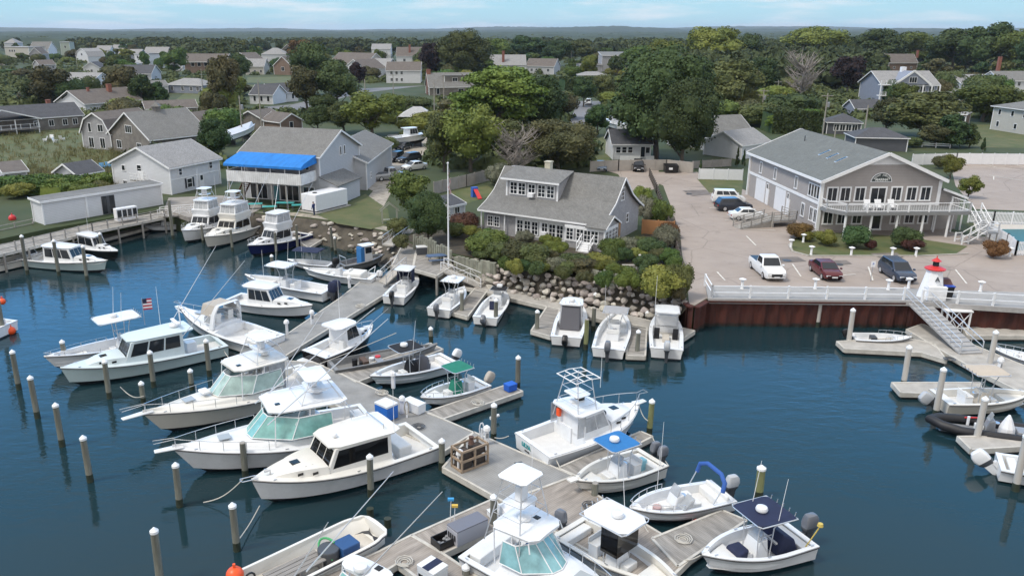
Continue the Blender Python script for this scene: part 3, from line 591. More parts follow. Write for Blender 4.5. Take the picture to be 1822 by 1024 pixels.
# half-round sign with arched lettering
SGN = mat('sign_dark_green', (.035,.05,.05), .5)
sg = MB(); rr = 1.15; cx_, cz_ = MW*.49, 5.75
def half(r, n=20): return [(cx_+r*1.1*math.cos(math.pi*i/n), cz_+r*.95*math.sin(math.pi*i/n)) for i in range(n+1)]
outer, inn = half(rr), half(rr*.92); inn[0] = (inn[0][0], cz_+.08); inn[-1] = (inn[-1][0], cz_+.08)
sg.hexa([(x,-.06,z) for x, z in outer], [(x,0,z) for x, z in outer]); so = sg.obj('office_sign', WHITE, mo)
MB().hexa([(x,-.08,z) for x, z in inn], [(x,-.05,z) for x, z in inn]).obj('sign_face', SGN, so)
SW = mat('sign_white', (.75,.76,.74), .5)
text('MARINA', .40, SW, so, (cx_,-.09,cz_+.27), (R(90),0,0), bold=.012)
for i, ch in enumerate('POINT JUDITH'):
    a = R(152 - 124*i/11); 
    if ch != ' ': text(ch, .27, SW, so, (cx_+rr*.98*.78*math.cos(a)*1.1, -.09, cz_+rr*.95*.76*math.sin(a)), (R(90), -(a-math.pi/2), 0), bold=.008)
# balcony
bl = thing('balcony', 'white railed balcony deck along the front of the marina office', 'balcony', A, mrz); bd = 3.6; bx0, bx1 = MW*.06, MW*1.13
MB().prism([(-.02,-.1),(-.02,-1.5),(bx0+.6,-bd),(bx1,-bd),(bx1,-.1)], 2.6, 2.95).obj('balcony_floor', mat('grey_deck_paint', (.21,.215,.22), .8, noise=.1), bl)
rl = MB(); zt = 2.95
for a, b in zip([(.1,-.1,zt),(.1,-1.5,zt),(bx0+.6,-bd+.1,zt),(bx1-.1,-bd+.1,zt)], [(.1,-1.5,zt),(bx0+.6,-bd+.1,zt),(bx1-.1,-bd+.1,zt),(bx1-.1,-.1,zt)]):
    post_rail(rl, [a, b], 1.0, .14, 2.4, (1.0,.15)); 
rl.obj('railing', WHITE, bl)
gp = MB()
for a, b in (((bx0+.6,-bd+.1,zt),(bx1-.1,-bd+.1,zt)),((bx1-.1,-bd+.1,zt),(bx1-.1,-.1,zt)),((.1,-1.5,zt),(bx0+.6,-bd+.1,zt))):
    a, b = Vector(a), Vector(b); n = max(2, round((b-a).length/.28))
    for i in range(1, n): p = a.lerp(b, i/n); gp.tube([p+Vector((0,0,.15)), p+Vector((0,0,.98))], .013, 4)
gp.obj('baluster', WHITE, bl)
for i in range(5):
    x = bx0+.7 + (bx1-bx0-1.0)*i/4*.86; MB().tube([(x,-bd+.3,0),(x,-bd+.3,2.6)], .13, 10).obj('post', WHITE, bl)
for x in (MW*.96, bx1-.3): MB().tube([(x,-1.0,0),(x,-1.0,2.6)], .1, 8).obj('post', WHITE, bl)
# side roof annex right of the gable, and stair
MB().slab([(MW+.3,-.3,5.0),(MW+3.4,-.3,3.9),(MW+3.4,9,3.9),(MW+.3,9,5.0)], .16).obj('side_roof', ROOFM, mo); MB().bar((MW+.3,-.34,4.92),(MW+3.4,-.34,3.82),.06,.25).obj('side_roof_trim', WHITE, mo)
MB().loft([[(MW+.02,y,0),(MW+3.0,y,0),(MW+3.0,y,3.85),(MW+.02,y,4.9)] for y in (.4, 8.6)], True, True).obj('annex', SHAKEM, mo)
MB().tube([(MW+3.2,-.1,0),(MW+3.2,-.1,3.8)],.1).obj('annex_post', WHITE, mo)
es = thing('outside_stair', 'grey outside stair with white handrails going up to the balcony', 'stairs', A, mrz)
sx = bx1+.1; tr = MB()
for i in range(8): tr.box(sx, sx+1.1, -bd+.2-.0-.27*i, -bd+.45-.27*i, 2.75-.19*i, 2.8-.19*i)
tr.box(sx-.1, sx+1.2, -bd-3.3, -bd-1.95, 1.2, 1.3)
for i in range(6): tr.box(sx-.35-.3*i, sx-.1-.3*i, -bd-3.2, -bd-2.0, 1.02-.19*i, 1.07-.19*i)
tr.obj('tread', mat('grey_deck_paint', (.21,.215,.22)), es)
MB().box(sx-.08,sx-.0,-bd-3.2,-bd-3.1,0,1.2).box(sx+1.1,sx+1.2,-bd-3.2,-bd-3.1,0,1.2).box(sx+1.1,sx+1.2,-bd-2.1,-bd-2.0,0,1.2).obj('support', TIMB, es)
hr = MB()
for x in (sx-.05, sx+1.15): post_rail(hr, [(x,-bd+.2,2.85),(x,-bd-1.95,1.3)], 1.0, .12, 1.1, (1.0,.3))
post_rail(hr, [(sx+1.15,-bd-1.95,1.3),(sx+1.15,-bd-3.25,1.3),(sx-.1,-bd-3.25,1.3)], 1.0, .12, 1.3, (1.0,.3))
for y in (-bd-3.25, -bd-1.95): post_rail(hr, [(sx-.1,y,1.25),(sx-2.0,y,.05),(sx-2.7,y,.02)], 1.0, .12, 1.0, (1.0,.3))
hr.obj('handrail', WHITE, es)
# ---------------------------------------------------------------- houses of the village behind the harbour
W3 = lambda z=1.5, w=.9, h=1.2, us=(.2,.5,.8), c=2: row('f', us, z, w, h, c, 1)
def two(us=(.15,.4,.65,.88), w=.9, h=1.25): return row('f', us, 1.5, w, h) + row('f', us, 4.3, w, h)
CH = mat('red_brick', (.24,.10,.075))
# near left
def ge(pts, h): return [Vector((p.x,p.y,LAND)) for p in (at(x,y,LAND+h) for x,y in pts)]   # ground points under eave corners
house('dark roofed house with a gabled deck porch at the left lawn edge', (-6,238), (150,226), 11, 2.9, 5.4, 'x', SHAKEB, ROOFD, W3(1.5,1.0,1.3,(.45,.62,.78,.9)), chim=((14,7,4.2,6.2,.9),))
p = thing('porch', 'white railed timber deck porch under a gable on the dark roofed house', 'porch', at(-6,238,LAND), ang(at(-6,238,LAND), at(150,226,LAND)))
MB().box(-6, 8, -4.5, -.1, .9, 1.1).obj('porch_floor', DECKW, p); r = MB(); post_rail(r, [(-6,-4.4,1.1),(8,-4.4,1.1),(8,-.2,1.1)], 1.0, .12, 2, (1.0,.2)); r.obj('railing', WHITE, p)
MB().slab([(-7,-5,3.2),(.5,-5,5.6),(.5,1,5.6),(-7,1,3.2)], .15).slab([(.5,-5,5.6),(8.5,-5,3.2),(8.5,1,3.2),(.5,1,5.6)], .15).obj('porch_roof', ROOFD, p); MB().bar((-7,-5.04,3.1),(.5,-5.04,5.5),.06,.25).bar((.5,-5.04,5.5),(8.5,-5.04,3.1),.06,.25).obj('porch_trim', WHITE, p)
for x in (-5.8, -2, 3, 7.8): MB().box(x-.1, x+.1, -4.5, -4.3, 0, 3.2).obj('porch_post', WHITE, p)
ga, gb = ge([(101,180),(151,184)], 3.4); t, W = house('white house with two dark slanted gable panes and tall brick chimneys', ga, gb, 17, 3.4, 6.4, 'y', CLAPW, ROOFB, [('r',.3,1.8,.9,1.1,1,1),('r',.6,1.8,.9,1.1,1,1)], chim=((8.3,11,2,7.6,1.1),(7.5,5,4,7,.6)), over=.6)
MB().hexa([(W*.2,-.06,4.0),(W*.42,-.06,5.3),(W*.42,-.06,5.7),(W*.2,-.06,4.4)],[(W*.2,-.02,4.0),(W*.42,-.02,5.3),(W*.42,-.02,5.7),(W*.2,-.02,4.4)]).obj('slanted_pane', GLASS, t); MB().hexa([(W*.8,-.06,4.0),(W*.58,-.06,5.3),(W*.58,-.06,5.7),(W*.8,-.06,4.4)],[(W*.8,-.02,4.0),(W*.58,-.02,5.3),(W*.58,-.02,5.7),(W*.8,-.02,4.4)]).obj('slanted_pane', GLASS, t)
house('tall white house with a pale roof behind the big cedar', (112,172), (168,173), 11, 5.4, 7.8, 'x', CLAPW, ROOFL, two((.25,.6)) + [('r',.5,4.2,.9,1.6,1,1)])
house('grey gambrel house with white trim and a rear deck facing the lawn', (150,264), (200,268), 11, 3.6, 7.0, 'g', SHAKE, ROOFB, [('f',.3,4.2,.7,1.6,1,1),('f',.68,4.2,1.3,1.3,2,1),('f',.3,1.3,1.2,1.9,2,1),('f',.7,1.3,1.2,1.9,2,1)], over=.4)
ga, gb = ge([(195,236),(267,247)], 3.4); t, W = house('weathered shingle house with a roof cupola and two window groups', ga, gb, 12, 3.4, 7.6, 'y', SHAKEB, ROOFG, [('f',.5,4.6,2.2,1.3,3,1),('f',.22,1.5,1.6,1.4,2,1),('f',.72,1.6,1.4,1.2,2,1)], over=.5)
cu = MB().box(W/2-.6, W/2+.6, 5.5, 6.7, 7.0, 8.4).obj('cupola', SHAKEB, t); MB().lathe([(1.25,0),(.9,.25),(.08,.85)], (W/2,6.1,8.4), 4).obj('cupola_roof', ROOFG, cu); MB().tube([(W/2,6.1,9.2),(W/2,6.1,10.2)],.05).obj('weathervane', DARK, cu)
ga, gb, gc = ge([(353,219),(416,210),(317,215)], 2.7); house('dark slate cottage with white trim and a wide white window', ga, gb, (gc-ga).length, 2.7, 4.6, 'x', CLAPD, ROOFB, [('f',.55,1.6,.8,1.0,1,1),('f',.8,1.6,.8,1.0,1,1),('l',.5,1.5,2.2,1.5,3,2)], over=.45)
house('long brown roofed low house behind the shingle house', (262,212), (352,208), 9, 2.6, 4.2, 'x', SHAKEB, ROOFB, W3(1.4))
house('blue grey cottage with a pale hip roof on a green bank', (298,165), (360,167), 9, 3.0, 5.0, 'h', CLAPBLUE, ROOFL, W3(1.7,1.0,1.4,(.15,.45,.7,.88)))
house('small white cottage beside the blue grey cottage', (257,168), (300,166), 8, 2.9, 4.4, 'x', CLAPW, ROOFG, W3(1.7,.9,1.1,(.2,.5,.8)))
house('grey roofed house with a white gable edge among cedars', (198,146), (270,146), 12, 3.6, 7.0, 'x', CLAPG, ROOFD, W3())
house('grey hip roofed house before the white block house', (186,128), (236,128), 14, 4, 6.4, 'h', CLAPG, ROOFL, W3(2))
house('white flat block house with upper balcony windows', (242,121), (268,122), 10, 8.2, 9, 'f', CLAPW, ROOFG, row('f',(.2,.5,.8),6.4,1.4,1.6)+row('f',(.5,),2.2,1.6,1.6))
house('blue shingled house with a pale roof line', (212,110), (250,110), 12, 5.2, 8.4, 'x', CLAPBLUE, ROOFL, two((.25,.7)))
house('white gabled house behind the block house', (258,106), (298,106), 12, 5, 9, 'x', CLAPW, ROOFL, two((.3,.75)))
house('brown sided house with a broad gable balcony', (330,130), (402,130), 14, 6.0, 9.6, 'x', CLAPBR, ROOFB, row('f',(.2,.36,.52,.68,.84),4.6,1.7,2.2,1), over=.8)
# far left waterfront
house('long pale two storey building on the pond shore', (12,107), (54,108), 14, 9.5, 10, 'f', CLAPBEI, ROOFL, row('f',(.2,.3,.4),6.8,1.5,1.6))
house('white building with a steep grey roof on the pond shore', (55,104), (88,104), 14, 7, 12.5, 'x', CLAPW, ROOFG, two((.3,.7)))
house('grey gabled house with a triple window before the white pond building', (54,112), (76,112), 10, 6, 10, 'y', SHAKE, ROOFB, two((.3,.6)))
house('narrow greenish tower house behind the pond', (110,98), (126,98), 9, 11, 12, 'f', mat('pale_green_siding', (.33,.38,.34), .8), ROOFL, row('f',(.5,),7,1.4,2))
house('white gambrel house with a blue hedge before it', (137,111), (158,112), 12, 4.5, 9.4, 'g', CLAPW, ROOFL, [('f',.5,5.5,1.8,1.4,2,1)])
house('small pale boathouse by the pond at the picture edge', (-14,116), (8,116), 9, 3.2, 5.4, 'x', CLAPBEI, ROOFL, W3(1.6,1,1.2,(.5,)))
house('grey flat roofed building behind the pond at the picture edge', (10,93), (30,93), 14, 9, 13, 'h', CLAPG, ROOFL, two((.3,.7)))
house('white cottage row by the gambrel house', (158,105), (170,105), 10, 4, 6.6, 'x', CLAPW, ROOFL, W3(2,1,1.2,(.3,.7)))
# centre left
for lb, a, b, ax in (('white house with a dark roof on the green field', (446,185), (486,186), 'x'), ('white dark roofed gable house beside its twin on the field', (488,183), (530,180), 'x')):
    house(lb, a, b, 9, 3.0, 5.6, ax, CLAPW, ROOFD, row('f',(.2,.5,.8),1.7,.8,1.5,1))
house('white three storey house with a balcony near the brown roofs', (467,119), (510,119), 12, 7.6, 11, 'h', CLAPW, ROOFL, two((.2,.5,.8)))
house('dark brown gabled house next to the white three storey house', (488,133), (520,134), 12, 4.6, 9, 'y', CLAPBR, ROOFB, [('f',.5,3,1.8,2.0,2,1)])
house('beige house with a long brown roof among the trees', (586,131), (650,134), 16, 5, 10.5, 'x', CLAPBEI, ROOFB, two((.15,.4)))
house('white gable ended annex before the beige house', (612,139), (650,141), 14, 4.6, 8.6, 'y', CLAPW, ROOFB, [('f',.5,3,1.2,1.6,1,1)])
house('grey house with a small dark dormer by the white houses', (650,134), (688,135), 12, 4.6, 8, 'x', CLAPG, ROOFL, W3(2))
house('white house with twin arched upper windows in the woods', (662,107), (695,107), 14, 8, 11.5, 'x', CLAPW, ROOFL, two((.3,.7),2,2))
house('white two storey house with a columned porch and brown roof', (688,148), (748,148), 12, 5.4, 8.6, 'x', CLAPW, ROOFB, two((.15,.3,.45)))
house('white gable house behind the columned porch house', (706,119), (752,119), 14, 6.5, 11.5, 'x', CLAPW, ROOFB, [('f',.3,4,1.4,1.6,2,1)], chim=((8,3,8,13,1.2),))
t, W = house('shingled cape house with a red brick gable chimney and shed dormer', (764,170), (842,169), 11, 3.0, 7.4, 'x', SHAKEB, ROOFG, [('f',.72,1.6,1.9,1.1,2,1),('f',.2,1.4,1.0,2.0,1,1),('l',.3,1.6,.9,1.1,1,1),('l',.75,1.6,.9,1.1,1,1)], chim=((.4,5.5,0,8.6,1.4),))
d = MB().box(W*.35, W*.95, 1.8, 5.2, 3.6, 6.6).obj('dormer', SHAKEB, t); MB().box(W*.33, W*.97, 1.5, 5.4, 6.6, 6.78).obj('dormer_roof', ROOFG, d); window(d, (W*.6,1.8,5.3), (1,0,0), (0,-1,0), 1.7, 1.2, 2, 1)
MB().box(W*.34,W*.37,1.74,1.8,3.8,6.6).box(W*.93,W*.96,1.74,1.8,3.8,6.6).obj('dormer_trim', WHITE, d)
house('white roofed house with a brick chimney in the woods', (868,132), (935,132), 14, 4.8, 9.4, 'x', CLAPW, ROOFL, [('f',.7,3.4,1.6,1.4,2,1)], chim=((8,2,6,11.5,1.3),))
house('grey low house right of the white roofed house', (936,132), (985,133), 12, 4.2, 7.6, 'x', CLAPG, ROOFB, W3(2.2,1.2,1.4))
t, W = house('modern grey shed roofed tower house with three square windows', (1070,134), (1117,134), 12, 9.6, 11, 's', SHAKE, ROOFG, [('f',.3,6,2,2.6,1,1),('f',.55,6,2,2.6,1,1),('f',.8,6,2,2.6,1,1)])
house('low grey terrace wing with a rail beside the modern tower house', (1030,134), (1070,134), 10, 5.2, 5.6, 'f', SHAKE, ROOFB, W3(2,1.6,2,(.3,.7)))
house('pale garden canopy roof below the modern tower house', (1030,146), (1078,146), 7, 3.0, 4.2, 'h', CLAPBEI, ROOFL)
# centre right
t, W = house('little white cottage with a dark roof and a white front fence', (1090,284), (1156,284), 7.5, 2.9, 4.9, 'x', CLAPW, ROOFD, row('f',(.14,.3,.46),1.75,.75,1.0,1,2)+[('f',.80,1.4,.75,1.8,1,1),('f',.93,1.7,.7,1.0,1,1)], over=.4)
f = MB().box(W*.15, W*.68, -1.9, -1.84, 0, .95).box(W*.83, W*1.05, -1.9, -1.84, 0, .95); tag(f.obj('front_fence', WHITE), 'short white boarded fence in front of the little white cottage', 'fence'); bpy.data.objects['front_fence'].matrix_world = t.matrix_basis
house('white gabled outbuilding half hidden behind the great dark tree', (1198,262), (1222,262), 5, 2.2, 3.4, 'x', CLAPW, ROOFL, name='outbuilding', cat='shed')
house('grey roofed white house with steps, right of the great dark tree', (1265,270), (1335,266), 9, 3.4, 6.2, 'x', CLAPW, ROOFG, [('f',.3,2.0,1.4,1.3,2,1),('f',.78,2,.8,1.2,1,1)])
house('pale gabled shed wing behind the marina office', (1318,284), (1366,276), 8, 2.6, 4.6, 'x', CLAPW, ROOFL, name='shed', cat='shed')
# right: mansion
A, B = (1566,187), (1662,187)
t, W = house('large blue grey mansion with white trim, roof terrace and stacked balconies', A, B, 15, 6.2, 9.8, 'x', CLAPBLUE, ROOFL, row('f',(.06,.14,.3,.62,.74,.9),4.6,1.5,1.9,1)+row('f',(.06,.14,.3,.74,.9),1.5,1.4,1.8,1), over=.7)
MB().loft([[(x,y,6.0),(x,y,6.2)] for x, y in ((W*.25,-.6),(W*.5,-.6),(W*.75,-.6))], False).obj('cornice', WHITE, t)
g = MB().add([(W*.18,-1.2,6.3),(W*.82,-1.2,6.3),(W*.5,-1.2,10.2),(W*.18,5,6.3),(W*.82,5,6.3),(W*.5,7,10.2)], [(0,1,2),(0,2,5,3),(1,4,5,2)]).obj('front_gable', CLAPBLUE, t); gt = MB().bar((W*.16,-1.3,6.2),(W*.5,-1.3,10.3),.2,.55).bar((W*.84,-1.3,6.2),(W*.5,-1.3,10.3),.2,.55); gt.obj('gable_trim', WHITE, g); window(g, (W*.5,-1.2,7.6), (1,0,0), (0,-1,0), 2.2, 1.6, 3, 1)
MB().box(W*.46, W*.54, 5, 6.4, 9.4, 11.2).obj('chimney', WHITE, t)
for p0, p1 in (((-1.5,-1.8,3.1),(W*.34,-1.8,3.1)),((-1.5,-1.8,6.3),(W*.2,-1.8,6.3)),((W*.68,-1.8,3.1),(W*1.02,-1.8,3.1))): bl = MB(); post_rail(bl, [p0, p1], 1.1, .2, 1.6, (1.0,.7,.4,.1)); bl.obj('balcony_rail', WHITE, t)
MB().box(-1.6, W*.34, -1.9, 0, 2.85, 3.1).box(-1.6, W*.2, -1.9, 0, 6.05, 6.3).box(W*.68, W*1.02, -1.9, 0, 2.85, 3.1).obj('balcony_floor', WHITE, t)
for x in (-1.4, W*.1, W*.33, W*.69, W*.85, W*1.0): MB().box(x-.15, x+.15, -1.85, -1.55, 0, 6.1).obj('column', WHITE, t)
house('brown roofed house in the woods behind the mansion', (1580,127), (1630,127), 12, 4.6, 9, 'x', CLAPBR, ROOFB, W3(2), chim=((18,6,7,11,1),))
house('small dark cottage with a row of white windows by the utility poles', (1470,238), (1530,240), 7, 2.6, 4.2, 'h', CLAPD, ROOFD, row('f',(.28,.46,.64,.82),1.5,1.0,1.3,2,1))
house('low dark garage with two white doors behind the marina office', (1520,268), (1612,270), 7, 2.6, 4.0, 'h', CLAPD, ROOFD, [], name='garage', cat='garage')
house('blue grey cottage with white windows below the mansion', (1520,210), (1568,210), 7, 2.5, 4.4, 'x', CLAPBLUE, ROOFD, row('f',(.2,.4,.7,.88),1.4,1.1,1.2,2,1))
house('grey shed with four white windows by the dark pines', (1684,222), (1716,224), 6, 2.6, 3.2, 'f', CLAPBR, ROOFL, row('f',(.15,.38,.62,.85),1.5,.9,1.3,1,1), name='shed', cat='shed')
house('small blue garden shed with a white door', (1685,182), (1706,183), 5, 2.6, 4.2, 'x', CLAPBLUE, ROOFL, [('f',.5,1.3,1.2,1.9,2,1)], name='shed', cat='shed')
house('long grey roofed house with white gable edge right of the mansion', (1712,168), (1772,166), 12, 3.2, 6.4, 'x', CLAPG, ROOFL, W3(1.7))
house('white and grey terrace house at the right edge of the village', (1775,172), (1850,172), 12, 5.4, 8.2, 'x', CLAPW, ROOFG, two((.2,.45,.7)), chim=((4,9,7,13,1),))
house('dark roofed upper house with a chimney at the right', (1782,134), (1850,134), 12, 5, 8.6, 'x', CLAPG, ROOFD, two((.2,.5)))
house('beige two storey house with small windows at the right edge', (1762,230), (1860,246), 13, 5.4, 7.4, 'h', CLAPBEI, ROOFG, row('f',(.12,.36,.58),4.2,.8,1.1,1,1)+row('f',(.12,.45),1.5,.8,1.1,1,1), over=.6)
house('white roofed house peeping through the trees left of the great tree', (1236,110), (1256,110), 10, 6, 10, 'x', CLAPW, ROOFL, [('f',.6,4,1.4,1.6,1,1)])
house('brown roofed cottage behind the bait house', (500,236), (538,232), 7, 2.4, 4.0, 'y', CLAPBR, ROOFB, [('f',.5,1.5,.9,1.4,1,1)])
house('weathered cottage with a small dark roof by the left pines', (470,232), (505,226), 8, 2.4, 4.2, 'x', SHAKEB, ROOFB, W3(1.3,.8,1,(.4,.8)))
# garden sheds and tents
house('small grey garden shed with a double white window', (140,334), (183,326), 5, 2.0, 3.3, 'x', CLAPG, ROOFD, [('f',.4,1.2,.8,.8,2,1),('f',.65,1.2,.8,.8,2,1),('l',.5,1.1,.7,.9,1,1)], name='shed', cat='shed')
house('little open grey shed at the left edge of the hedge', (12,330), (50,326), 4, 1.9, 2.8, 's', CLAPG, ROOFB, [], name='shed', cat='shed')
house('tiny dark garden shed with a white window left of the cottage', (800,392), (826,386), 2.4, 1.7, 2.4, 's', CLAPW, ROOFD, [('f',.5,1.1,.8,.7,2,1)], name='shed', cat='shed', over=.2)
tt = thing('tent', 'white peaked event tent among the shrubs', 'tent', at(706,222,LAND), 0); MB().loft([[(0,0,1.9),(4,2.5,4.2),(0,5,1.9)],[(9.5,0,1.9),(6,2.5,4.2),(9.5,5,1.9)]], False).add([(0,0,1.9),(9.5,0,1.9),(6,2.5,4.2),(4,2.5,4.2)],[(0,1,2,3)]).add([(0,5,1.9),(0,0,1.9),(4,2.5,4.2)],[(0,1,2)]).add([(9.5,0,1.9),(9.5,5,1.9),(6,2.5,4.2)],[(0,1,2)]).obj('canopy', WHITE2, tt)
for x, y in ((.1,.1),(9.4,.1),(9.4,4.9),(.1,4.9)): MB().tube([(x,y,0),(x,y,1.9)],.05).obj('pole', WHITE, tt)

for lb, a, b, d, e, r, ax, w, rf, n in (('white cape house left of the brown sided house on the slope', (303,126),(326,126),11,4.5,8.5,'x',CLAPW,ROOFL,2), ('grey gabled house between the brown sided house and the white three storey house', (414,122),(446,123),12,5,9,'y',SHAKE,ROOFB,2),
    ('pale house with a broad roof at the top of the field', (438,133),(470,133),12,4.2,7.6,'x',CLAPBEI,ROOFL,3), ('small white house under the left woods', (172,100),(196,100),11,5,8.5,'x',CLAPW,ROOFL,2), ('grey cottage with a pale roof at the far left woods edge', (200,96),(222,96),12,5,8,'x',CLAPG,ROOFL,2),
    ('white house far back over the brown sided house', (360,96),(382,96),14,7,11,'x',CLAPW,ROOFL,2), ('brown shingled house in front of the woods, left of the rust coloured tree', (500,104),(524,104),13,6,10.5,'y',SHAKEB,ROOFB,2), ('low white house half hidden behind the dark plum tree', (620,122),(642,122),12,5,8,'x',CLAPW,ROOFB,2),
    ('white ranch house by the side road', (542,158),(590,156),9,3,4.8,'x',CLAPW,ROOFG,4), ('long grey house between the cape house and the white two storey house', (752,128),(784,128),12,5,8.4,'x',CLAPG,ROOFB,3), ('weathered cottage at the pond bend', (72,126),(100,125),9,3.2,5.6,'x',SHAKE,ROOFB,3), ('white cottage with a dark roof above the pond', (150,132),(178,132),9,3.4,6,'y',CLAPW,ROOFD,1)):
    house(lb, a, b, d, e, r, ax, w, rf, row('f', [ (i+.5)/n for i in range(n)], 1.7, 1.0, 1.3) + (row('f', [(i+.5)/n for i in range(n)], 4.2, 1.0, 1.2) if e > 4.9 else []))
# ---------------------------------------------------------------- docks, gangways, pilings, bulkhead
COMP = mat('grey_composite_deck', (.265,.265,.262), .85, noise=.2, scale=.6, kind='plankx', kscale=2.2)
WOODD = mat('weathered_dock_planks', (.265,.25,.232), .9, noise=.38, scale=1.3, stretch=(2,.4,1), kind='plankx', kscale=2.6)
WOODR = mat('pinkish_dock_planks', (.30,.268,.24), .9, noise=.34, scale=1.1, stretch=(2,.4,1), kind='plankx', kscale=2.6)
PALED = mat('pale_concrete_deck', (.38,.36,.332), .9, noise=.2, scale=.9)
EDGE = mat('pale_dock_edge', (.50,.48,.44), .8, noise=.2, scale=1.5)
FLOAT = mat('black_dock_float', (.012,.012,.013), .6)
def dock(label, pts, m, axis=(0,1), z=.5, th=.32, name='floating_dock', cat='dock', edge=True, fl=True, group=None):
    P = [at(x, y, z) for x, y in pts]; t = thing(name, label, cat, P[axis[0]], ang(P[axis[0]], P[axis[1]]), group)
    iv = (Matrix.Translation(t.location) @ Matrix.Rotation(t.rotation_euler.z, 4, 'Z')).inverted(); Q = [iv @ p for p in P]; n = len(Q)
    # counter-clockwise
    if sum(Q[i].x*Q[(i+1)%n].y - Q[(i+1)%n].x*Q[i].y for i in range(n)) < 0: Q = Q[::-1]
    MB().prism([(q.x,q.y) for q in Q], -th+.06, 0).obj('deck', m, t)
    if edge:
        e = MB()
        for a, b in zip(Q, Q[1:]+Q[:1]): e.obox(a, b, .14, -th, .03)
        e.obj('edge_board', EDGE, t)
    if fl:
        c = sum(Q, Vector())/n; MB().prism([(c.x+(q.x-c.x)*.97, c.y+(q.y-c.y)*.97) for q in Q], -z-.25, -th+.05).obj('float', FLOAT, t)
    return t
dock('grey composite main walkway running from the gangway foot past the express cruiser', [(645,498),(710,498),(682,525),(558,601),(480,650),(395,700),(418,655),(505,598),(605,530)], COMP, (1,4))
dock('grey composite walkway behind the sterns of the sportfishing boats', [(560,645),(843,769),(790,802),(462,662),(490,640)], COMP, (0,1), z=.504)
dock('wide grey composite platform carrying the timber crate rack', [(843,768),(1021,846),(897,892),(788,831)], COMP, (0,1), z=.508)
dock('pinkish plank walkway beyond the wide platform', [(897,893),(1012,850),(1236,985),(1170,1050)], WOODR, (0,3), z=.500)
dock('short grey plank finger carrying the blue tote at its end', [(757,733),(905,683),(930,696),(788,745)], WOODD, (0,1))
dock('plank finger beside the grey aluminium skiff', [(606,664),(765,610),(788,621),(634,680)], WOODD, (0,1), z=.496)
dock('plank finger between the tower sportfisher and the blue T-top boat', [(993,832),(1140,767),(1161,776),(1026,846)], WOODD, (0,1), z=.514)
dock('wide plank finger beside the navy T-top boat', [(1160,957),(1285,907),(1328,925),(1206,1007)], WOODD, (0,1), z=.545)
dock('pale plank finger with the grey dock box and black fish crate', [(731,952),(880,886),(906,930),(787,984)], WOODR, (0,1), z=.496)
dock('broad plank dock corner with the white and navy ice boxes', [(733,951),(788,984),(862,1034),(752,1034),(708,1001),(655,1034),(545,1036),(677,979)], WOODR, (0,1), z=.502)
dock('narrow pale walkway along the boulder riprap', [(822,497),(858,500),(990,533),(1114,560),(1236,588),(1216,601),(1105,576),(975,546),(903,529),(828,511)], PALED, (1,3), z=.5)
g = 'grey finger docks by the riprap'
dock('grey plank finger between the white T-top boat and the white skiff', [(806,556),(846,512),(867,517),(832,563)], WOODD, (0,1), z=.506, group=g)
dock('grey plank finger beside the hardtop boat with the canvas enclosure', [(945,588),(974,544),(996,549),(980,598)], WOODD, (0,1), z=.507, group=g)
dock('grey plank finger between the two boats nearest the bulkhead', [(1115,632),(1119,576),(1151,582),(1148,633)], WOODD, (0,1), z=.508, group=g)
dock('narrow floating dock below the fish shed pier', [(178,416),(250,397),(330,379),(336,386),(258,406),(186,425)], PALED, (0,2))
dock('small plank dock behind the navy hulled boat', [(535,431),(571,413),(620,425),(614,432),(577,424),(549,441)], WOODD, (0,1))
# right basin
dock('pale floating finger with the small white dinghy', [(1489,607),(1503,620),(1640,627),(1684,640),(1662,611),(1610,600)], PALED, (0,3), z=.5)
dock('pale floating walkway at the foot of the long gangway', [(1613,586),(1641,576),(1705,602),(1822,650),(1910,690),(1870,724),(1736,657),(1682,627)], PALED, (0,3), z=.506)
dock('pale floating dock under the steel bulkhead', [(1712,580),(1832,579),(1960,585),(1960,600),(1832,597),(1722,597)], PALED, (0,1), z=.5)
dock('pale floating finger beside the tan T-top boat', [(1587,680),(1603,698),(1745,702),(1745,680)], PALED, (0,3), z=.5)
dock('pale floating finger beside the black inflatable', [(1704,776),(1728,799),(1850,792),(1850,774)], PALED, (0,3), z=.5)
# fixed piers
def pier(label, pts, z, axis=(0,1), m=WOODD, rails=(), legs=True):
    t = dock(label, pts, m, axis, z, .3, 'pier', 'pier', fl=False)
    iv = (Matrix.Translation(t.location) @ Matrix.Rotation(t.rotation_euler.z, 4, 'Z')).inverted()
    P = [iv @ at(x, y, z) for x, y in pts]; n = len(P)
    if legs:
        for i in range(n):
            L = (P[(i+1)%n]-P[i]).length; k = max(1, int(L/2.6))
            for j in range(k):
                p = P[i].lerp(P[(i+1)%n], j/k); MB().tube([(p.x,p.y,-z-1),(p.x,p.y,-.05)], .13, 7).obj('leg', TIMB, t)
    if rails:
        r = MB(); post_rail(r, [iv @ at(x, y, z) for x, y in rails], 1.0, .12, 2.0, (1.0,.5)); r.obj('railing', TIMB, t)
    return t
pier('long grey timber pier with post railing in front of the fish shed', [(-40,462),(92,430),(165,412),(293,386),(286,371),(150,401),(80,418),(-40,444)], 2.1, (0,2), rails=[(-40,462),(92,430),(165,412),(293,386)])
pier('timber pier at the far edge of the basin crossing the frame edge', [(-40,426),(60,404),(66,396),(-40,416)], 2.0, (0,1), rails=[(-40,426),(60,404)])
pier('narrow timber pier walkway with ball-topped posts down from the garden', [(697,472),(734,477),(742,432),(724,420)], 2.0, (0,3))
pier('square timber pier platform with the blue table by the flagpole', [(735,478),(777,490),(806,472),(774,450),(742,446)], 2.02, (0,1))
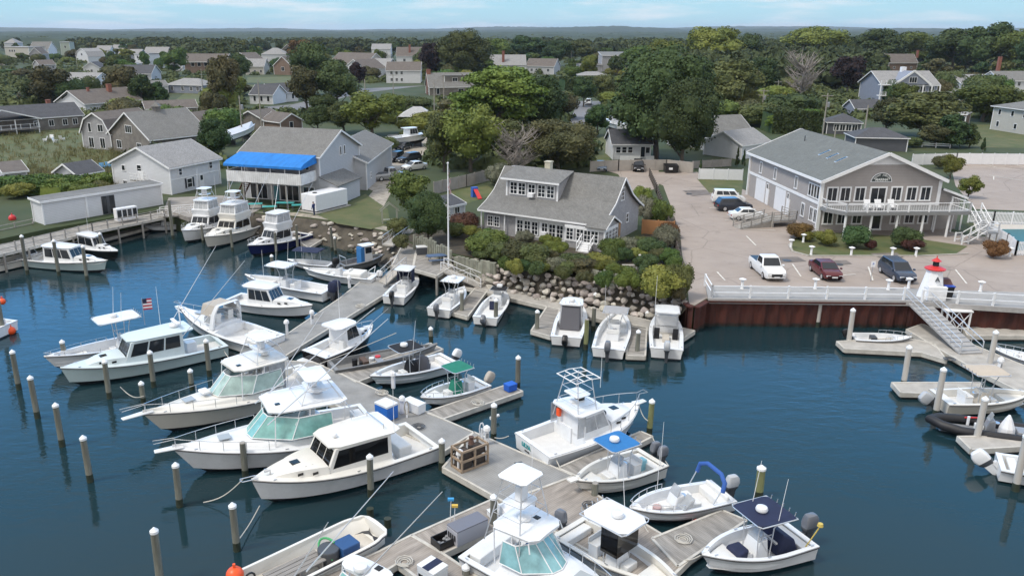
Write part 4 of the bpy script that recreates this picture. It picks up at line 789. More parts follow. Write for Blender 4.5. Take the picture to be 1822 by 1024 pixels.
def gangway(label, a, b, za, zb, w, m=ALU, dm=None, truss=True, hgt=1.0, name='gangway', steps=False):
    A, B = at(*a, za), at(*b, zb); t = thing(name, label, 'gangway', A, ang(A, B)); L = math.hypot(B.x-A.x, B.y-A.y); d = zb-za
    f = MB().hexa([(0,-w/2,-.12),(L,-w/2,d-.12),(L,w/2,d-.12),(0,w/2,-.12)], [(0,-w/2,.04),(L,-w/2,d+.04),(L,w/2,d+.04),(0,w/2,.04)])
    f.obj('walkway', dm or PALED, t)
    if steps:
        s_ = MB(); n = int(L/.55)
        for i in range(n): x = L*(i+.5)/n; s_.box(x-.05, x+.05, -w/2+.08, w/2-.08, d*x/L+.04, d*x/L+.075)
        s_.obj('cleat_strip', GREYP, t)
    for sg in (-1, 1):
        y = sg*(w/2-.03); r = MB(); n = max(3, round(L/1.3)); P = lambda x, h: (x, y, d*x/L+h)
        r.tube([P(0,.05), P(.05,hgt*.9), P(.2,hgt), P(L-.2,hgt), P(L-.05,hgt*.9), P(L,.05)], .035, 6)
        if truss:
            r.tube([P(0,hgt*.45), P(L,hgt*.45)], .02, 5)
            for i in range(n+1): r.tube([P(L*i/n,.0), P(L*i/n,hgt)], .024, 5)
            for i in range(n): r.tube([P(L*i/n, .05 if i%2 else hgt), P(L*(i+1)/n, hgt if i%2 else .05)], .018, 5)
        else:
            r.tube([P(0,hgt*.5), P(L,hgt*.5)], .028, 5)
            for i in range(n+1): r.tube([P(L*i/n,.0), P(L*i/n,hgt)], .028, 5)
        r.obj('handrail', m, t)
    return t
gangway('aluminium truss gangway down from the narrow pier to the main walkway', (716,470), (680,503), 2.05, .55, 1.5, ALU)
gangway('white truss gangway beside the flagpole down to the riprap walkway', (787,478), (858,508), 2.1, .55, 1.6, WHITE, PALED)
gangway('long grey gangway with plain handrails down from the lighthouse shed', (1624,529), (1728,628), LAND+.2, .6, 1.9, ALU, mat('grey_gangway_deck', (.34,.34,.345), .7, noise=.1), False, 1.0, steps=True)
gangway('upper aluminium gangway between the garden and the pier head', (730,408), (690,436), 2.5, 2.0, 1.4, ALU)
gangway('white truss gangway between the fish pier and the boathouse quay', (283,384), (358,378), 2.15, 2.4, 1.6, WHITE, WOODD)
MB_ = at(1728,630,.55)
# boathouse quay boards along the shore
q = MB(); P = [at(x,y,LAND+.02) for x,y in ((335,387),(400,381),(450,379),(475,366),(395,348),(300,352),(292,372))]
q.prism([(p.x,p.y) for p in P][::-1], LAND-.5, LAND+.06); tag(q.obj('quay', mat('quay_planks', (.28,.26,.24), .9, noise=.25, scale=.6)), 'grey timber quay deck in front of the white boathouse', 'quay')
# boardwalk over the steel bulkhead
bw = dock('long grey boardwalk with white railing over the rusty steel bulkhead', [(1260,531),(1612,535),(1832,549),(2050,562),(2050,530),(1832,520),(1612,513),(1256,508)], mat('boardwalk_planks', (.33,.325,.32), .85, noise=.12, scale=.8, kind='planky', kscale=2.4), (0,1), z=LAND+.18, name='boardwalk', cat='boardwalk', fl=False, edge=False, th=.3)
iv = (Matrix.Translation(bw.location) @ Matrix.Rotation(bw.rotation_euler.z, 4, 'Z')).inverted()
def bp(x, y): return iv @ at(x, y, LAND+.18)
fx = MB(); 
for a, b in (((1260,531),(1612,535)),((1612,535),(1832,549)),((1832,549),(2050,562))): fx.obox(bp(*a), bp(*b), .12, -.42, .02)
fx.obj('fascia', mat('grey_fascia', (.36,.35,.345), .8, noise=.1), bw)
r = MB()
post_rail(r, [bp(1254,508), bp(1266,529), bp(1607,533)], 1.05, .16, 3.1, (1.0,.45)); post_rail(r, [bp(1640,537), bp(1830,547), bp(2050,560)], 1.05, .16, 3.1, (1.0,.45))
r.obj('railing', WHITE, bw)
RUST = mat('rusty_steel', (.092,.024,.016), .9, noise=1, scale=1.2, col2=(.034,.011,.009), stretch=(1,1,.35), bump=.3); tide(RUST, .3, (.014,.014,.012))
bh = MB(); pts = [at(1212,522,LAND), at(1227,541,LAND), at(1236,545,LAND), at(1256,533,LAND), at(1612,536,LAND), at(1822,548,LAND), at(2400,580,LAND)]
for a, b in zip(pts, pts[1:]):
    L = (b-a).length; n = max(1, int(L/.55)); d = (b-a).normalized(); nn = Vector((d.y,-d.x,0))
    prof = []
    for i in range(n+1):
        p = a + d*(L*i/n); off = .26 if i % 2 else .10; prof += [p + d*(-.14) + nn*off, p + d*.14 + nn*off]
    bh.loft([[(p.x,p.y,-1.5) for p in prof], [(p.x,p.y,LAND-.05) for p in prof]], False)
    bh.obox(a+nn*.2, b+nn*.2, .5, LAND-.12, LAND+.02)
tag(bh.obj('bulkhead', RUST), 'rusty corrugated steel bulkhead under the white railed boardwalk', 'bulkhead')
# pilings
PILE = mat('weathered_piling', (.165,.168,.142), .9, noise=.45, scale=2.5, stretch=(1,1,.15), rand=.12)
PILEG = mat('mossy_piling', (.20,.215,.10), .9, noise=.4, scale=2, stretch=(1,1,.15))
PILEP = mat('pale_concrete_piling', (.47,.45,.42), .85, noise=.12, scale=2, stretch=(1,1,.2))
WET = mat('wet_piling', (.035,.045,.03), .5, noise=.4, scale=3)
CAPM = mat('white_piling_cap', (.78,.80,.82), .35)
def piling(x, yt, yb, label, m=PILE, cap=True, r=.19, z0=0, group='pilings in the boat basin', lean=0):
    p = at(x, yb, z0); h = (yb-yt)/scale_at(x, yb, z0); t = thing('piling', label, 'piling', p, random.uniform(0,6), group)
    MB().tube([(0,0,.35),(0,0,h*.5),(0,0,h-.12)], r, 12, r*.93).obj('shaft', m, t, smooth=40)
    MB().tube([(0,0,-2.5-z0),(0,0,.5)], r*1.02, 12).obj('wet_band', WET, t, smooth=40)
    if cap: MB().lathe([(r*1.06,-.14),(r*1.06,-.02),(.03,.15)], (0,0,h-.05), 14).obj('cap', CAPM, t)
    else: MB().lathe([(r*.95,0),(r*.8,.04)], (0,0,h-.12), 12).obj('top', TIMB, t)
    t.rotation_euler = (random.uniform(-.012,.012), random.uniform(-.012,.012), 0)
    return t
g = 'dark pilings by the fish pier'
for a in [
 (7,470,597,'tall piling beside the white stern with the orange ball fenders'), (34,622,692,'capped piling farthest from the boats in the open water'), (67,667,743,'capped piling second in the outer row beyond the pale blue boat'),
 (111,715,793,'capped piling in the outer row, off the pale blue bow'), (161,771,856,'capped piling in the outer row, off the cream pulpit'), (286,930,1040,'nearest capped piling of the outer row, cut by the picture edge'),
 (320,819,900,'white-sided capped piling ahead of the teal windshield boat'), (422,888,978,'capped piling with white rub strip ahead of the lobster yacht'), (117,605,650,'capped piling against the white T-top bow'),
 (195,639,708,'capped piling against the pale blue bow'), (274,623,688,'roped piling amidships of the pale blue boat'), (373,603,668,'capped piling at the pale blue boat\'s cockpit'), (342,656,692,'capped piling behind the cream boat\'s bow rail'),
 (256,678,718,'capped piling at the cream boat\'s bow rail'), (425,699,732,'capped piling between the two express boats'), (660,804,882,'capped piling amidships of the lobster yacht'), (786,778,834,'capped piling at the lobster yacht\'s transom corner'),
 (485,454,482,'capped piling behind the long white centre console'), (767,582,607,'capped piling beyond the black T-top'), (921,632,690,'tall capped piling at the blue tote'), (878,715,782,'capped piling beside the platform hose reel'),
 (878,875,944,'capped piling beside the grey dock box'), (829,1001,1036,'capped piling by the ice boxes at the picture edge'), (955,552,594,'capped piling at the end of the finger by the hardtop boat'), (1058,521,552,'short capped piling by the boulders'),
 (1133,587,634,'capped piling in the finger between the last two boats'), (1151,554,573,'short white capped piling by the last boat\'s bow'), (882,532,578,'plain piling at the white skiff\'s stern')]:
    piling(*a)
for a in [(322,732,756,'cut-off piling ahead of the teal windshield boat'), (437,780,848,'plain piling between the teal windshield boat and the lobster yacht'), (1055,545,588,'plain piling behind the grey T-top boat'), (822,519,561,'plain piling at the end of the finger by the white T-top boat'),
          (1057,852,893,'pair of plain pilings ahead of the blue T-top bow'), (659,902,918,'short plain piling at the square skiff bow'), (690,920,936,'short plain piling at the square skiff corner'), (308,357,425,'tall dark piling beside the small skiff with green motor')]:
    piling(*a, cap=False)
for a in [(49,420,488,'dark capped piling at the stern of the pale lobster boat'), (105,428,490,'dark capped piling amidships of the pale lobster boat'), (155,438,498,'dark capped piling at the bow of the pale lobster boat'), (183,415,457,'dark capped piling by the small black hulled boat')]:
    piling(*a, group=g)
for a in [(362,400,434,'plain piling between the two flybridge boats'), (414,408,447,'plain piling ahead of the cream flybridge hull'), (492,413,454,'plain piling alongside the navy hull'), (530,400,446,'tall thin piling at the navy boat\'s stern'), (591,403,447,'plain piling by the small plank dock'), (597,422,452,'capped piling by the dark work boat')]:
    piling(*a, cap='capped' in a[3], r=.16, group=g)
piling(1042,565,621,'mossy green piling between the two middle boats', PILEG, False)
piling(1155,708,772,'mossy capped piling at the end of the plank finger', PILEG); piling(1349,825,886,'mossy capped piling behind the navy T-top boat', PILEG, r=.24)
for a in [(1509,549,614,'pale capped piling at the dinghy finger\'s end'), (1607,614,687,'pale capped piling at the tan boat\'s finger'), (1664,652,740,'pale capped piling between the tan boat and the black inflatable'), (1759,588,657,'pale capped piling beside the gangway landing'), (1736,703,787,'pale piling against the black inflatable'), (1806,767,872,'tall pale capped piling by the white outboard')]:
    piling(*a, m=PILEP, r=.2, group='pale pilings in the right basin')
for a in [(1319,531,577,'pale support pile under the boardwalk by the white pickup'), (1453,536,581,'pale support pile under the middle of the boardwalk'), (1539,538,577,'pale support pile under the boardwalk near the gangway')]:
    piling(*a, m=PILEP, cap=False, r=.22, group='support piles under the boardwalk')
# ---------------------------------------------------------------- boats
CANVN = mat('navy_canvas', (.012,.018,.055), .8, noise=.2, scale=2)
CANVB = mat('blue_canvas', (.03,.16,.40), .8, noise=.12, scale=2)
CANVBK = mat('black_canvas', (.010,.010,.013), .85, noise=.2, scale=2)
CANVG = mat('green_canvas', (.010,.17,.115), .8, noise=.12, scale=2)
CANVT = mat('tan_canvas', (.48,.41,.33), .8, noise=.06, scale=2)
CANVGR = mat('grey_canvas', (.33,.33,.34), .8, noise=.06, scale=2)
CANVBEI = mat('beige_curtain', (.42,.385,.34), .8, noise=.08, scale=2)
RUB = mat('dark_rub_rail', (.05,.05,.055), .5)
BOTTOM = mat('dark_bottom_paint', (.015,.018,.025), .6)
ORANGE = mat('orange_float', (.85,.10,.02), .4); REDP = mat('red_paint', (.55,.03,.03), .45)
SEAT = mat('white_vinyl_seat', (.70,.70,.69), .5, noise=.05, scale=2)
BEIGE = mat('beige_vinyl', (.52,.48,.42), .6, noise=.06, scale=2)
ENG_G = mat('grey_outboard_cowl', (.14,.15,.175), .3, noise=.1, scale=2); ENG_W = mat('white_outboard_cowl', (.72,.73,.75), .3); ENG_S = mat('silver_outboard_cowl', (.42,.44,.47), .3); ENG_B = BLACK
WHITEHULL = GEL
class Hull:
    def __init__(h, t, L, B, fb=1.4, fs=.9, hull=None, deck=None, cock=(0,.4), sole=.35, gw=.22, p=2.3, s0=.35, rake=.9, tw=.92, flare=.35, square=0, stripe=None, crown=.06, bottom=None, rub=RUB, sole_m=None, bowsole=0, boot=True):
        h.t, h.L, h.B, h.fb, h.fs, h.p, h.s0, h.rake, h.tw, h.square, h.gw, h.sole, h.cock = t, L, B, fb, fs, p, s0, rake, tw, square, gw, sole, cock
        hull = hull or GEL; deck = deck or GEL; N = 26
        ss = [i/N for i in range(N+1)]
        ringsT, ringsB = [], []
        for s in ss:
            b = h.b(s); zs = h.zs(s); x = h.x(s); bc = b*(.9-flare*s) ; zc = .13+.28*s**4; zk = -.45+(.45+zs*.35)*max(0,(s-.82)/.18)**2
            X = lambda z: x - h.rake*s**5*(1-(z-0)/(zs))
            side = [(bc, zc), (bc+(b-bc)*.25, zc+(zs-zc)*.38), (bc+(b-bc)*.6, zc+(zs-zc)*.72), (b, zs)]
            ringsT.append([(X(z), -y, z) for y, z in reversed(side)] + [(X(z), y, z) for y, z in side][0:0] )
            ringsB.append([(X(zc), -bc, zc), (X(zk), 0, zk), (X(zc), bc, zc)])
            ringsT[-1] = [(X(z), y, z) for y, z in side]
        m = MB()
        m.loft(ringsT, False); m.loft([[(x,-y,z) for x,y,z in r] for r in ringsT], False)
        r0 = ringsT[0]; m.add(r0 + [(x,-y,z) for x,y,z in r0], [(i,i+1,5+i,4+i) for i in range(3)])      # transom
        h.hullo = m.obj('hull', hull, t, smooth=50)
        bt = MB().loft(ringsB, False); r = ringsB[0]; bt.add(r, [(0,1,2)]); bt.obj('bottom', bottom or BOTTOM, t, smooth=40)
        # deck, gunwale, cockpit liner
        d = MB(); c0, c1 = cock
        def ring(s, open_): 
            b = h.b(s)+.02; zs = h.zs(s)+.02; x = h.x(s); bi = max(b-gw, .02); zsol = sole + (bowsole*max(0,(s-.55)/.45) if bowsole else 0)
            if open_: return [(x,b,zs-.05),(x,b,zs),(x,bi,zs+.01),(x,bi*.97,zsol),(x,0,zsol),(x,-bi*.97,zsol),(x,-bi,zs+.01),(x,-b,zs),(x,-b,zs-.05)]
            return [(x,b,zs-.05),(x,b,zs),(x,bi,zs+crown*.35),(x,bi*.5,zs+crown),(x,0,zs+crown*1.2),(x,-bi*.5,zs+crown),(x,-bi,zs+crown*.35),(x,-b,zs),(x,-b,zs-.05)]
        oss = [s for s in ss if c0 < s < c1]; op = [c0]+oss+[c1]
        if c0 > 0: d.loft([ring(s, False) for s in [s for s in ss if s < c0]+[c0]], False)
        else: 
            r = ring(0, True); x = r[0][0]; d.box(x, x+.28, -h.b(0)-.02, h.b(0)+.02, h.zs(0)-.04, h.zs(0)+.03)
        d.loft([ring(s, True) for s in op], False)
        r1, r2 = ring(c1, True), ring(c1, False); d.add(r1+r2, [(i,i+1,10+i,9+i) for i in range(1,7)])
        if c1 < 1: d.loft([ring(s, False) for s in [c1]+[s for s in ss if s > c1]], False)
        h.decko = d.obj('deck', deck, t, smooth=30)
        if sole_m:
            q = MB(); pts = [(h.x(s)+.02, max(h.b(s)-gw,.03)*.96) for s in op if s < .93]; q.prism([(x,-y) for x,y in pts]+[(x,y) for x,y in reversed(pts)], sole+.002, sole+.012); q.obj('cockpit_sole', sole_m, t)
        rb = MB(); 
        for sg in (1,-1): rb.tube([(h.x(s), sg*(h.b(s)+.03), h.zs(s)-.06) for s in ss], .035, 5)
        rb.obj('rub_rail', rub, t)
        if stripe:
            k = MB()
            for sg in (1,-1): k.loft([[(x, sg*(y+.012), z) for x,y,z in (ringsT[i][0], tuple(lerp(Vector(ringsT[i][0]), Vector(ringsT[i][1]), .35)))] for i in range(len(ss))], False)
            k.obj('boot_stripe', stripe, t)
    def x(h, s): return -h.L/2 + h.L*s
    def b(h, s):
        if h.square and s > .985: pass
        u = max(0, (s-h.s0)/(1-h.s0)); k = 1-u**h.p
        if h.square: k = max(k, h.square*(1-max(0,(s-.94)/.06)**2*.35))
        v = h.tw + (1-h.tw)*min(1, s/h.s0)
        return max(h.B/2*k*v, .03)
    def zs(h, s): return h.fs + (h.fb-h.fs)*max(0, s)**1.9
def slabtop(outl, th, crown=.0):
    return outl
def rtop(t, name, x0, x1, w0, w1, z, th=.09, m=None, crown=.07, rnd=.25, n=5, tilt=0, parent=None):
    """Rounded, cambered hardtop from x0 (aft, width w0) to x1 (forward, width w1)."""
    xs = []; K = 8
    rings = []
    for i in range(K+1):
        u = i/K; x = x0+(x1-x0)*u; w = (w0+(w1-w0)*u)/2; e = min(u, 1-u)*abs(x1-x0); 
        if e < rnd: w -= rnd*(1-math.sqrt(max(0,1-(1-e/rnd)**2)))
        zz = z + tilt*u
        top = [(x, w*k, zz + crown*(1-k*k)*(.55+.45*math.sin(math.pi*u))) for k in (-1,-.6,-.2,.2,.6,1)]
        rings.append(top + [(x, w*k*.98, zz-th) for k in (1,.3,-.3,-1)])
    return MB().loft(rings, True, True).obj(name, m or GEL, parent or t, smooth=35)
def cabin(t, name, x0, x1, w0, w1, z0, z1, fr=.5, ar=.0, side=.12, m=None, front=3, sides=2, back=0, glass=GLASS, zmid=.30, ztop=.92, bow=0, wname='windshield', part=None, gside=None, shp=None):
    """Box cabin: base x0..x1 (aft..fwd), sloping front by fr and sides by side; panes on each face."""
    B = [(x0,-w0/2,z0),(x1,-w1/2,z0),(x1+bow,0,z0),(x1,w1/2,z0),(x0,w0/2,z0)] if bow else [(x0,-w0/2,z0),(x1,-w1/2,z0),(x1,w1/2,z0),(x0,w0/2,z0)]
    T = [(x0+ar,-w0/2+side,z1),(x1-fr,-w1/2+side,z1)] + ([(x1-fr+bow*.9,0,z1)] if bow else []) + [(x1-fr,w1/2-side,z1),(x0+ar,w0/2-side,z1)]
    o = MB().hexa(B, T).obj(name, m or GEL, t, bevel=.03)
    n = len(B)
    def panes(i, j, k, nm, mm, u0=.05, u1=.95, lo=zmid, hi=ztop):
        if not k: return
        g = MB(); gap = .03
        for q in range(k):
            a = u0+(u1-u0)*q/k+gap/2; b = u0+(u1-u0)*(q+1)/k-gap/2; g.pane((B[i],B[j],T[j],T[i]), a, b, lo, hi, .02, .03)
        g.obj(nm, mm, t)
    if bow: 
        g = MB()
        for i, j in ((1,2),(2,3)):
            k = max(1, front//2)
            for q in range(k): g.pane((B[i],B[j],T[j],T[i]), .04+.92*q/k+.015, .04+.92*(q+1)/k-.015, zmid, ztop, .02, .03)
        g.obj(wname, glass, t)
    else: panes(1, 2, front, wname, glass)
    panes(0, 1, sides, 'side_window', gside or glass); panes(n-2, n-1, sides, 'side_window', gside or glass)
    if back: panes(n-1, 0, back, 'aft_window', glass)
    return o
def rail(t, pts, h, r=.022, n=8, lean=.0, name='bow_rail', mid=False):
    m = MB(); top = [(p[0]+lean*0, p[1]*(1+lean), p[2]+h) for p in pts]
    m.tube([pts[0]]+top+[pts[-1]], r, 5)
    st = max(1, len(pts)//n)
    for i in range(0, len(pts), st): m.tube([pts[i], top[i]], r*.85, 5)
    if mid: m.tube([(p[0],p[1],p[2]+h*.5) for p in pts], r*.7, 4)
    return m.obj(name, STEEL, t)
def bowrail(h, s0=.45, ht=.6, pulpit=0, n=9, s1=.985):
    S_ = [s0+(s1-s0)*i/12 for i in range(13)]
    P = [(h.x(s), h.b(s)*.93, h.zs(s)+.03) for s in S_]; Q = [(x,-y,z) for x,y,z in reversed(P)]
    mid = [(h.x(1)+pulpit, .22, h.zs(1)+.03), (h.x(1)+pulpit, -.22, h.zs(1)+.03)] if pulpit else [(h.x(1)-.02, 0, h.zs(1)+.05)]
    rail(h.t, P+mid+Q, ht, .022, 9)
    if pulpit: MB().hexa([(h.x(.95),-.28,h.zs(1)),(h.x(1)+pulpit,-.2,h.zs(1)+.02),(h.x(1)+pulpit,.2,h.zs(1)+.02),(h.x(.95),.28,h.zs(1))],[(h.x(.95),-.28,h.zs(1)+.1),(h.x(1)+pulpit,-.2,h.zs(1)+.1),(h.x(1)+pulpit,.2,h.zs(1)+.1),(h.x(.95),.28,h.zs(1)+.1)]).obj('pulpit', GEL, h.t, bevel=.04)
def outboard(t, x, y, z, m=ENG_G, tilt=0, sc=1.0, name='outboard', cover=None):
    """Outboard hung on the transom at (x, y, z); tilt raises the leg aft."""
    e = bpy.data.objects.new(name, None); COL.objects.link(e); e.parent = t; e.location = (x,y,z); e.rotation_euler = (0, -tilt, 0); e.scale = (sc,)*3
    def cow(lv):
        c = MB(); rings = []
        for u, w, l, dx in lv:
            rings.append([(-.32+dx+l*math.copysign(abs(math.cos(a))**.45, math.cos(a)), w*math.copysign(abs(math.sin(a))**.42, math.sin(a)), .12+u) for a in [2*math.pi*k/16 for k in range(16)]])
        return c.loft(rings, True, True)
    cow(((.16,.19,.31,-.01),(.34,.21,.34,-.03),(.55,.19,.31,-.04),(.68,.15,.23,-.02),(.72,.08,.13,-.01))).obj('cowling', cover or m, e, smooth=32)
    cow(((-.06,.13,.22,.02),(.08,.19,.31,0),(.165,.195,.315,-.01))).obj('cowl_base', DARK if not cover else cover, e, smooth=40)
    l = MB().hexa([(-.42,-.09,-.55),(-.2,-.09,-.55),(-.2,.09,-.55),(-.42,.09,-.55)], [(-.5,-.13,.14),(-.14,-.13,.14),(-.14,.13,.14),(-.5,.13,.14)]).hexa([(-.42,-.03,-.95),(-.22,-.03,-.95),(-.22,.03,-.95),(-.42,.03,-.95)],[(-.5,-.05,-.55),(-.18,-.05,-.55),(-.18,.05,-.55),(-.5,.05,-.55)]).tube([(-.1,0,-.82),(-.55,0,-.82)], .07, 8).box(-.14, .05, -.1, .1, -.25, .05)
    l.obj('leg', m if m in (ENG_W,) else DARK, e); pr = MB()
    for k in range(3):
        a = 2*math.pi*k/3; pr.hexa([(-.58,.02*math.cos(a),-.82+.02*math.sin(a)),(-.6,.02*math.cos(a)+.03,-.82+.02*math.sin(a)),(-.63,.16*math.cos(a+.3),-.82+.16*math.sin(a+.3)),(-.61,.16*math.cos(a-.2),-.82+.16*math.sin(a-.2))],[(-.57,.02*math.cos(a),-.82+.02*math.sin(a)),(-.59,.02*math.cos(a)+.03,-.82+.02*math.sin(a)),(-.62,.16*math.cos(a+.3),-.82+.16*math.sin(a+.3)),(-.60,.16*math.cos(a-.2),-.82+.16*math.sin(a-.2))])
    pr.obj('propeller', DARK, e); return e
def antenna(t, x, y, z, h=2.4, lean=(0,0), name='antenna', r=.018, m=None): return MB().tube([(x,y,z),(x+lean[0]*.5,y+lean[1]*.5,z+h*.5),(x+lean[0],y+lean[1],z+h)], r, 5, r*.6).obj(name, m or WHITE, t)
def radar(t, x, y, z, r=.3, name='radar_dome'): return MB().lathe([(r*.75,0),(r*.95,.05),(r,.14),(r*.85,.24),(r*.3,.28)], (x,y,z), 16).obj(name, GEL, t, smooth=50)
def outrigger(t, a, b, r=.03, name='outrigger', m=None):
    o = MB().tube([a, tuple((Vector(a)+Vector(b))/2), b], r, 6, r*.5).obj(name, m or ALU, t); return o
def rods(t, x0, x1, y, z, n=5, name='rod_holder'):
    m = MB()
    for i in range(n): yy = y[0]+(y[1]-y[0])*i/(n-1); xx = x0+(x1-x0)*i/(n-1); m.tube([(xx,yy,z),(xx-.06,yy,z+.22)], .025, 6)
    return m.obj(name, STEEL, t)
def ttop(t, x0, x1, w, z0, z1, m, wb=None, name='canopy', frame=ALU, cx=None, th=.05, hard=False, brace=True):
    wb = wb or w*.45; cx = cx if cx is not None else (x0+x1)/2; f = MB()
    for sx in (-.38, .38):
        for sy in (-1, 1): f.tube([(cx+sx, sy*wb/2, z0), (cx+sx*1.2, sy*(wb/2+.03), z0+(z1-z0)*.7), (cx+sx*1.5, sy*w*.36, z1-th)], .03, 6)
    for sy in (-1, 1): f.tube([(cx-.38,sy*wb/2,z0+(z1-z0)*.55),(cx+.38,sy*wb/2,z0+(z1-z0)*.55)], .022, 5); f.tube([(cx-.38,sy*wb/2,z0+.1),(cx+.42,sy*wb/2,z0+(z1-z0)*.6)], .018, 5)
    f.tube([(x0,-w/2,z1-.03),(x1-.1,-w/2,z1-.03),(x1,-w*.4,z1-.03),(x1,w*.4,z1-.03),(x1-.1,w/2,z1-.03),(x0,w/2,z1-.03),(x0,-w/2,z1-.03)], .032, 6)
    f.obj('top_frame', frame, t)
    return rtop(t, name, x0, x1, w, w*.94, z1, th if not hard else .1, m, .05, .12 if not hard else .3)
def console(t, x, w, z0, h=1.1, l=.75, m=None, ws=True, cover=None, seat=True, sx=None):
    m = m or GEL
    MB().hexa([(x-l*.5,-w/2,z0),(x+l*.6,-w/2,z0),(x+l*.6,w/2,z0),(x-l*.5,w/2,z0)],[(x-l*.35,-w/2*.92,z0+h),(x+l*.25,-w/2*.92,z0+h*.92),(x+l*.25,w/2*.92,z0+h*.92),(x-l*.35,w/2*.92,z0+h)]).obj('console', cover or m, t, bevel=.06)
    if ws and not cover: MB().hexa([(x+l*.1,-w/2*.9,z0+h),(x+l*.28,-w/2*.9,z0+h*.92),(x+l*.28,w/2*.9,z0+h*.92),(x+l*.1,w/2*.9,z0+h)],[(x-l*.1,-w/2*.75,z0+h+.4),(x-l*.05,-w/2*.75,z0+h+.4),(x-l*.05,w/2*.75,z0+h+.4),(x-l*.1,w/2*.75,z0+h+.4)]).obj('windscreen', CLEAR, t)
    MB().lathe([(.2,0),(.21,.02),(.2,.04)], (x-l*.55,0,z0+h*.75), 12).obj('wheel', STEEL, t)
    if seat:
        s = sx if sx is not None else x-1.1
        MB().box(s-.28, s+.28, -w*.5, w*.5, z0, z0+.62).obj('leaning_post', m, t, bevel=.04); MB().box(s-.3, s+.3, -w*.53, w*.53, z0+.62, z0+.74).box(s-.3, s-.22, -w*.53, w*.53, z0+.72, z0+1.0).obj('seat', SEAT, t, bevel=.04)
    MB().box(x+l*.6, x+l*.6+.45, -w*.4, w*.4, z0, z0+.42).obj('console_seat', SEAT, t, bevel=.05)
def boat(label, bow, stern, zb, zs_, name='boat', cat='boat', group=None, dz=0):
    P, Q = at(*bow, zb), at(*stern, zs_); c = (P+Q)/2; c.z = dz
    t = thing(name, label, cat, c, ang(Q, P), group); return t, math.hypot(P.x-Q.x, P.y-Q.y)
def hatch(t, x, y, z, w=.5, m=None, name='hatch'): return MB().box(x-w/2, x+w/2, y-w/2, y+w/2, z, z+.05).obj(name, m or TINT, t, bevel=.015)
def cleats(h):
    me = None
    for s in (.06,.5,.9):
        for sg in (1,-1):
            if me is None: o = MB().box(-.1,.1,-.02,.02,.02,.05).box(-.04,.04,-.02,.02,-.05,.02).obj('cleat', STEEL, h.t); me = o.data
            else: o = bpy.data.objects.new('cleat', me); COL.objects.link(o); o.parent = h.t
            o.location = (h.x(s), sg*(h.b(s)-.1), h.zs(s)+.05)
# ---- builders for the kinds that repeat -------------------------------------------------
def center_console(label, bow, stern, B, top=None, hull=None, zb=1.2, zs_=.9, eng=1, em=ENG_G, tilt=0, ctop=None, cx=.46, topw=None, tl=2.0, zt=2.75, hard=False, radar_=0, cover=None, ecover=None, railh=0, rdh=True, seatm=None, cuddy=None, name='motor_boat', deck=None, ant=1, curtain=None, group=None, esc=1.0, p=2.3, sole_m=None, toppost=None, tx=None, wsc=True, rake=.9):
    t, L = boat(label, bow, stern, zb, zs_, name, 'boat', group); h = Hull(t, L, B, zb, zs_, hull, deck, (0 if eng else 0, cuddy or .93), sole=.42, p=p, sole_m=sole_m or NONSKID, bowsole=.28 if not cuddy else 0, rake=rake)
    xc = h.x(cx); console(t, xc, B*.36, .42, 1.05, .8, cover=cover, ws=wsc)
    MB().hexa([(h.x(.68),-h.b(.68)+h.gw+.02,.5),(h.x(.9),-max(h.b(.9)-h.gw,.08),.62),(h.x(.9),max(h.b(.9)-h.gw,.08),.62),(h.x(.68),h.b(.68)-h.gw-.02,.5)],[(h.x(.68),-h.b(.68)+h.gw+.02,.5+.3),(h.x(.9),-max(h.b(.9)-h.gw,.08),.95),(h.x(.9),max(h.b(.9)-h.gw,.08),.95),(h.x(.68),h.b(.68)-h.gw-.02,.8)]).obj('bow_seat', SEAT if not deck else deck, t) if not cuddy else None
    MB().box(h.x(0)+.25, h.x(0)+.8, -B*.36, B*.36, .42, zs_-.08).obj('stern_seat', SEAT, t, bevel=.05)
    if top: 
        xt = h.x(tx) if tx else xc-.15; ttop(t, xt-tl/2, xt+tl/2, topw or B*.72, .45, zt, top, hard=hard, cx=xc-.05)
        if rdh: rods(t, xt-tl/2-.04, xt-tl/2-.04, (-B*.3, B*.3), zt-.05)
        if radar_: radar(t, xt+.15, 0, zt+.05, .3)
        for k in range(ant): antenna(t, xt-.1, B*.33*(1 if k == 0 else -1), zt, 2.2, (-.25,0))
    if curtain:
        g = MB(); w = B*.30
        for a, b in (((xc+.55,-w),(xc+.55,w)),((xc-.4,-w),(xc+.55,-w)),((xc-.4,w),(xc+.55,w))): g.obox(a, b, .03, 1.35, zt-.1)
        g.obj('enclosure', curtain, t)
    if railh: bowrail(h, .5, railh)
    n = eng
    for k in range(n):
        y = (k-(n-1)/2)*.62; outboard(t, h.x(0)-.12, y, zs_-.12, em, tilt, esc, cover=ecover)
    cleats(h)
    return t, h
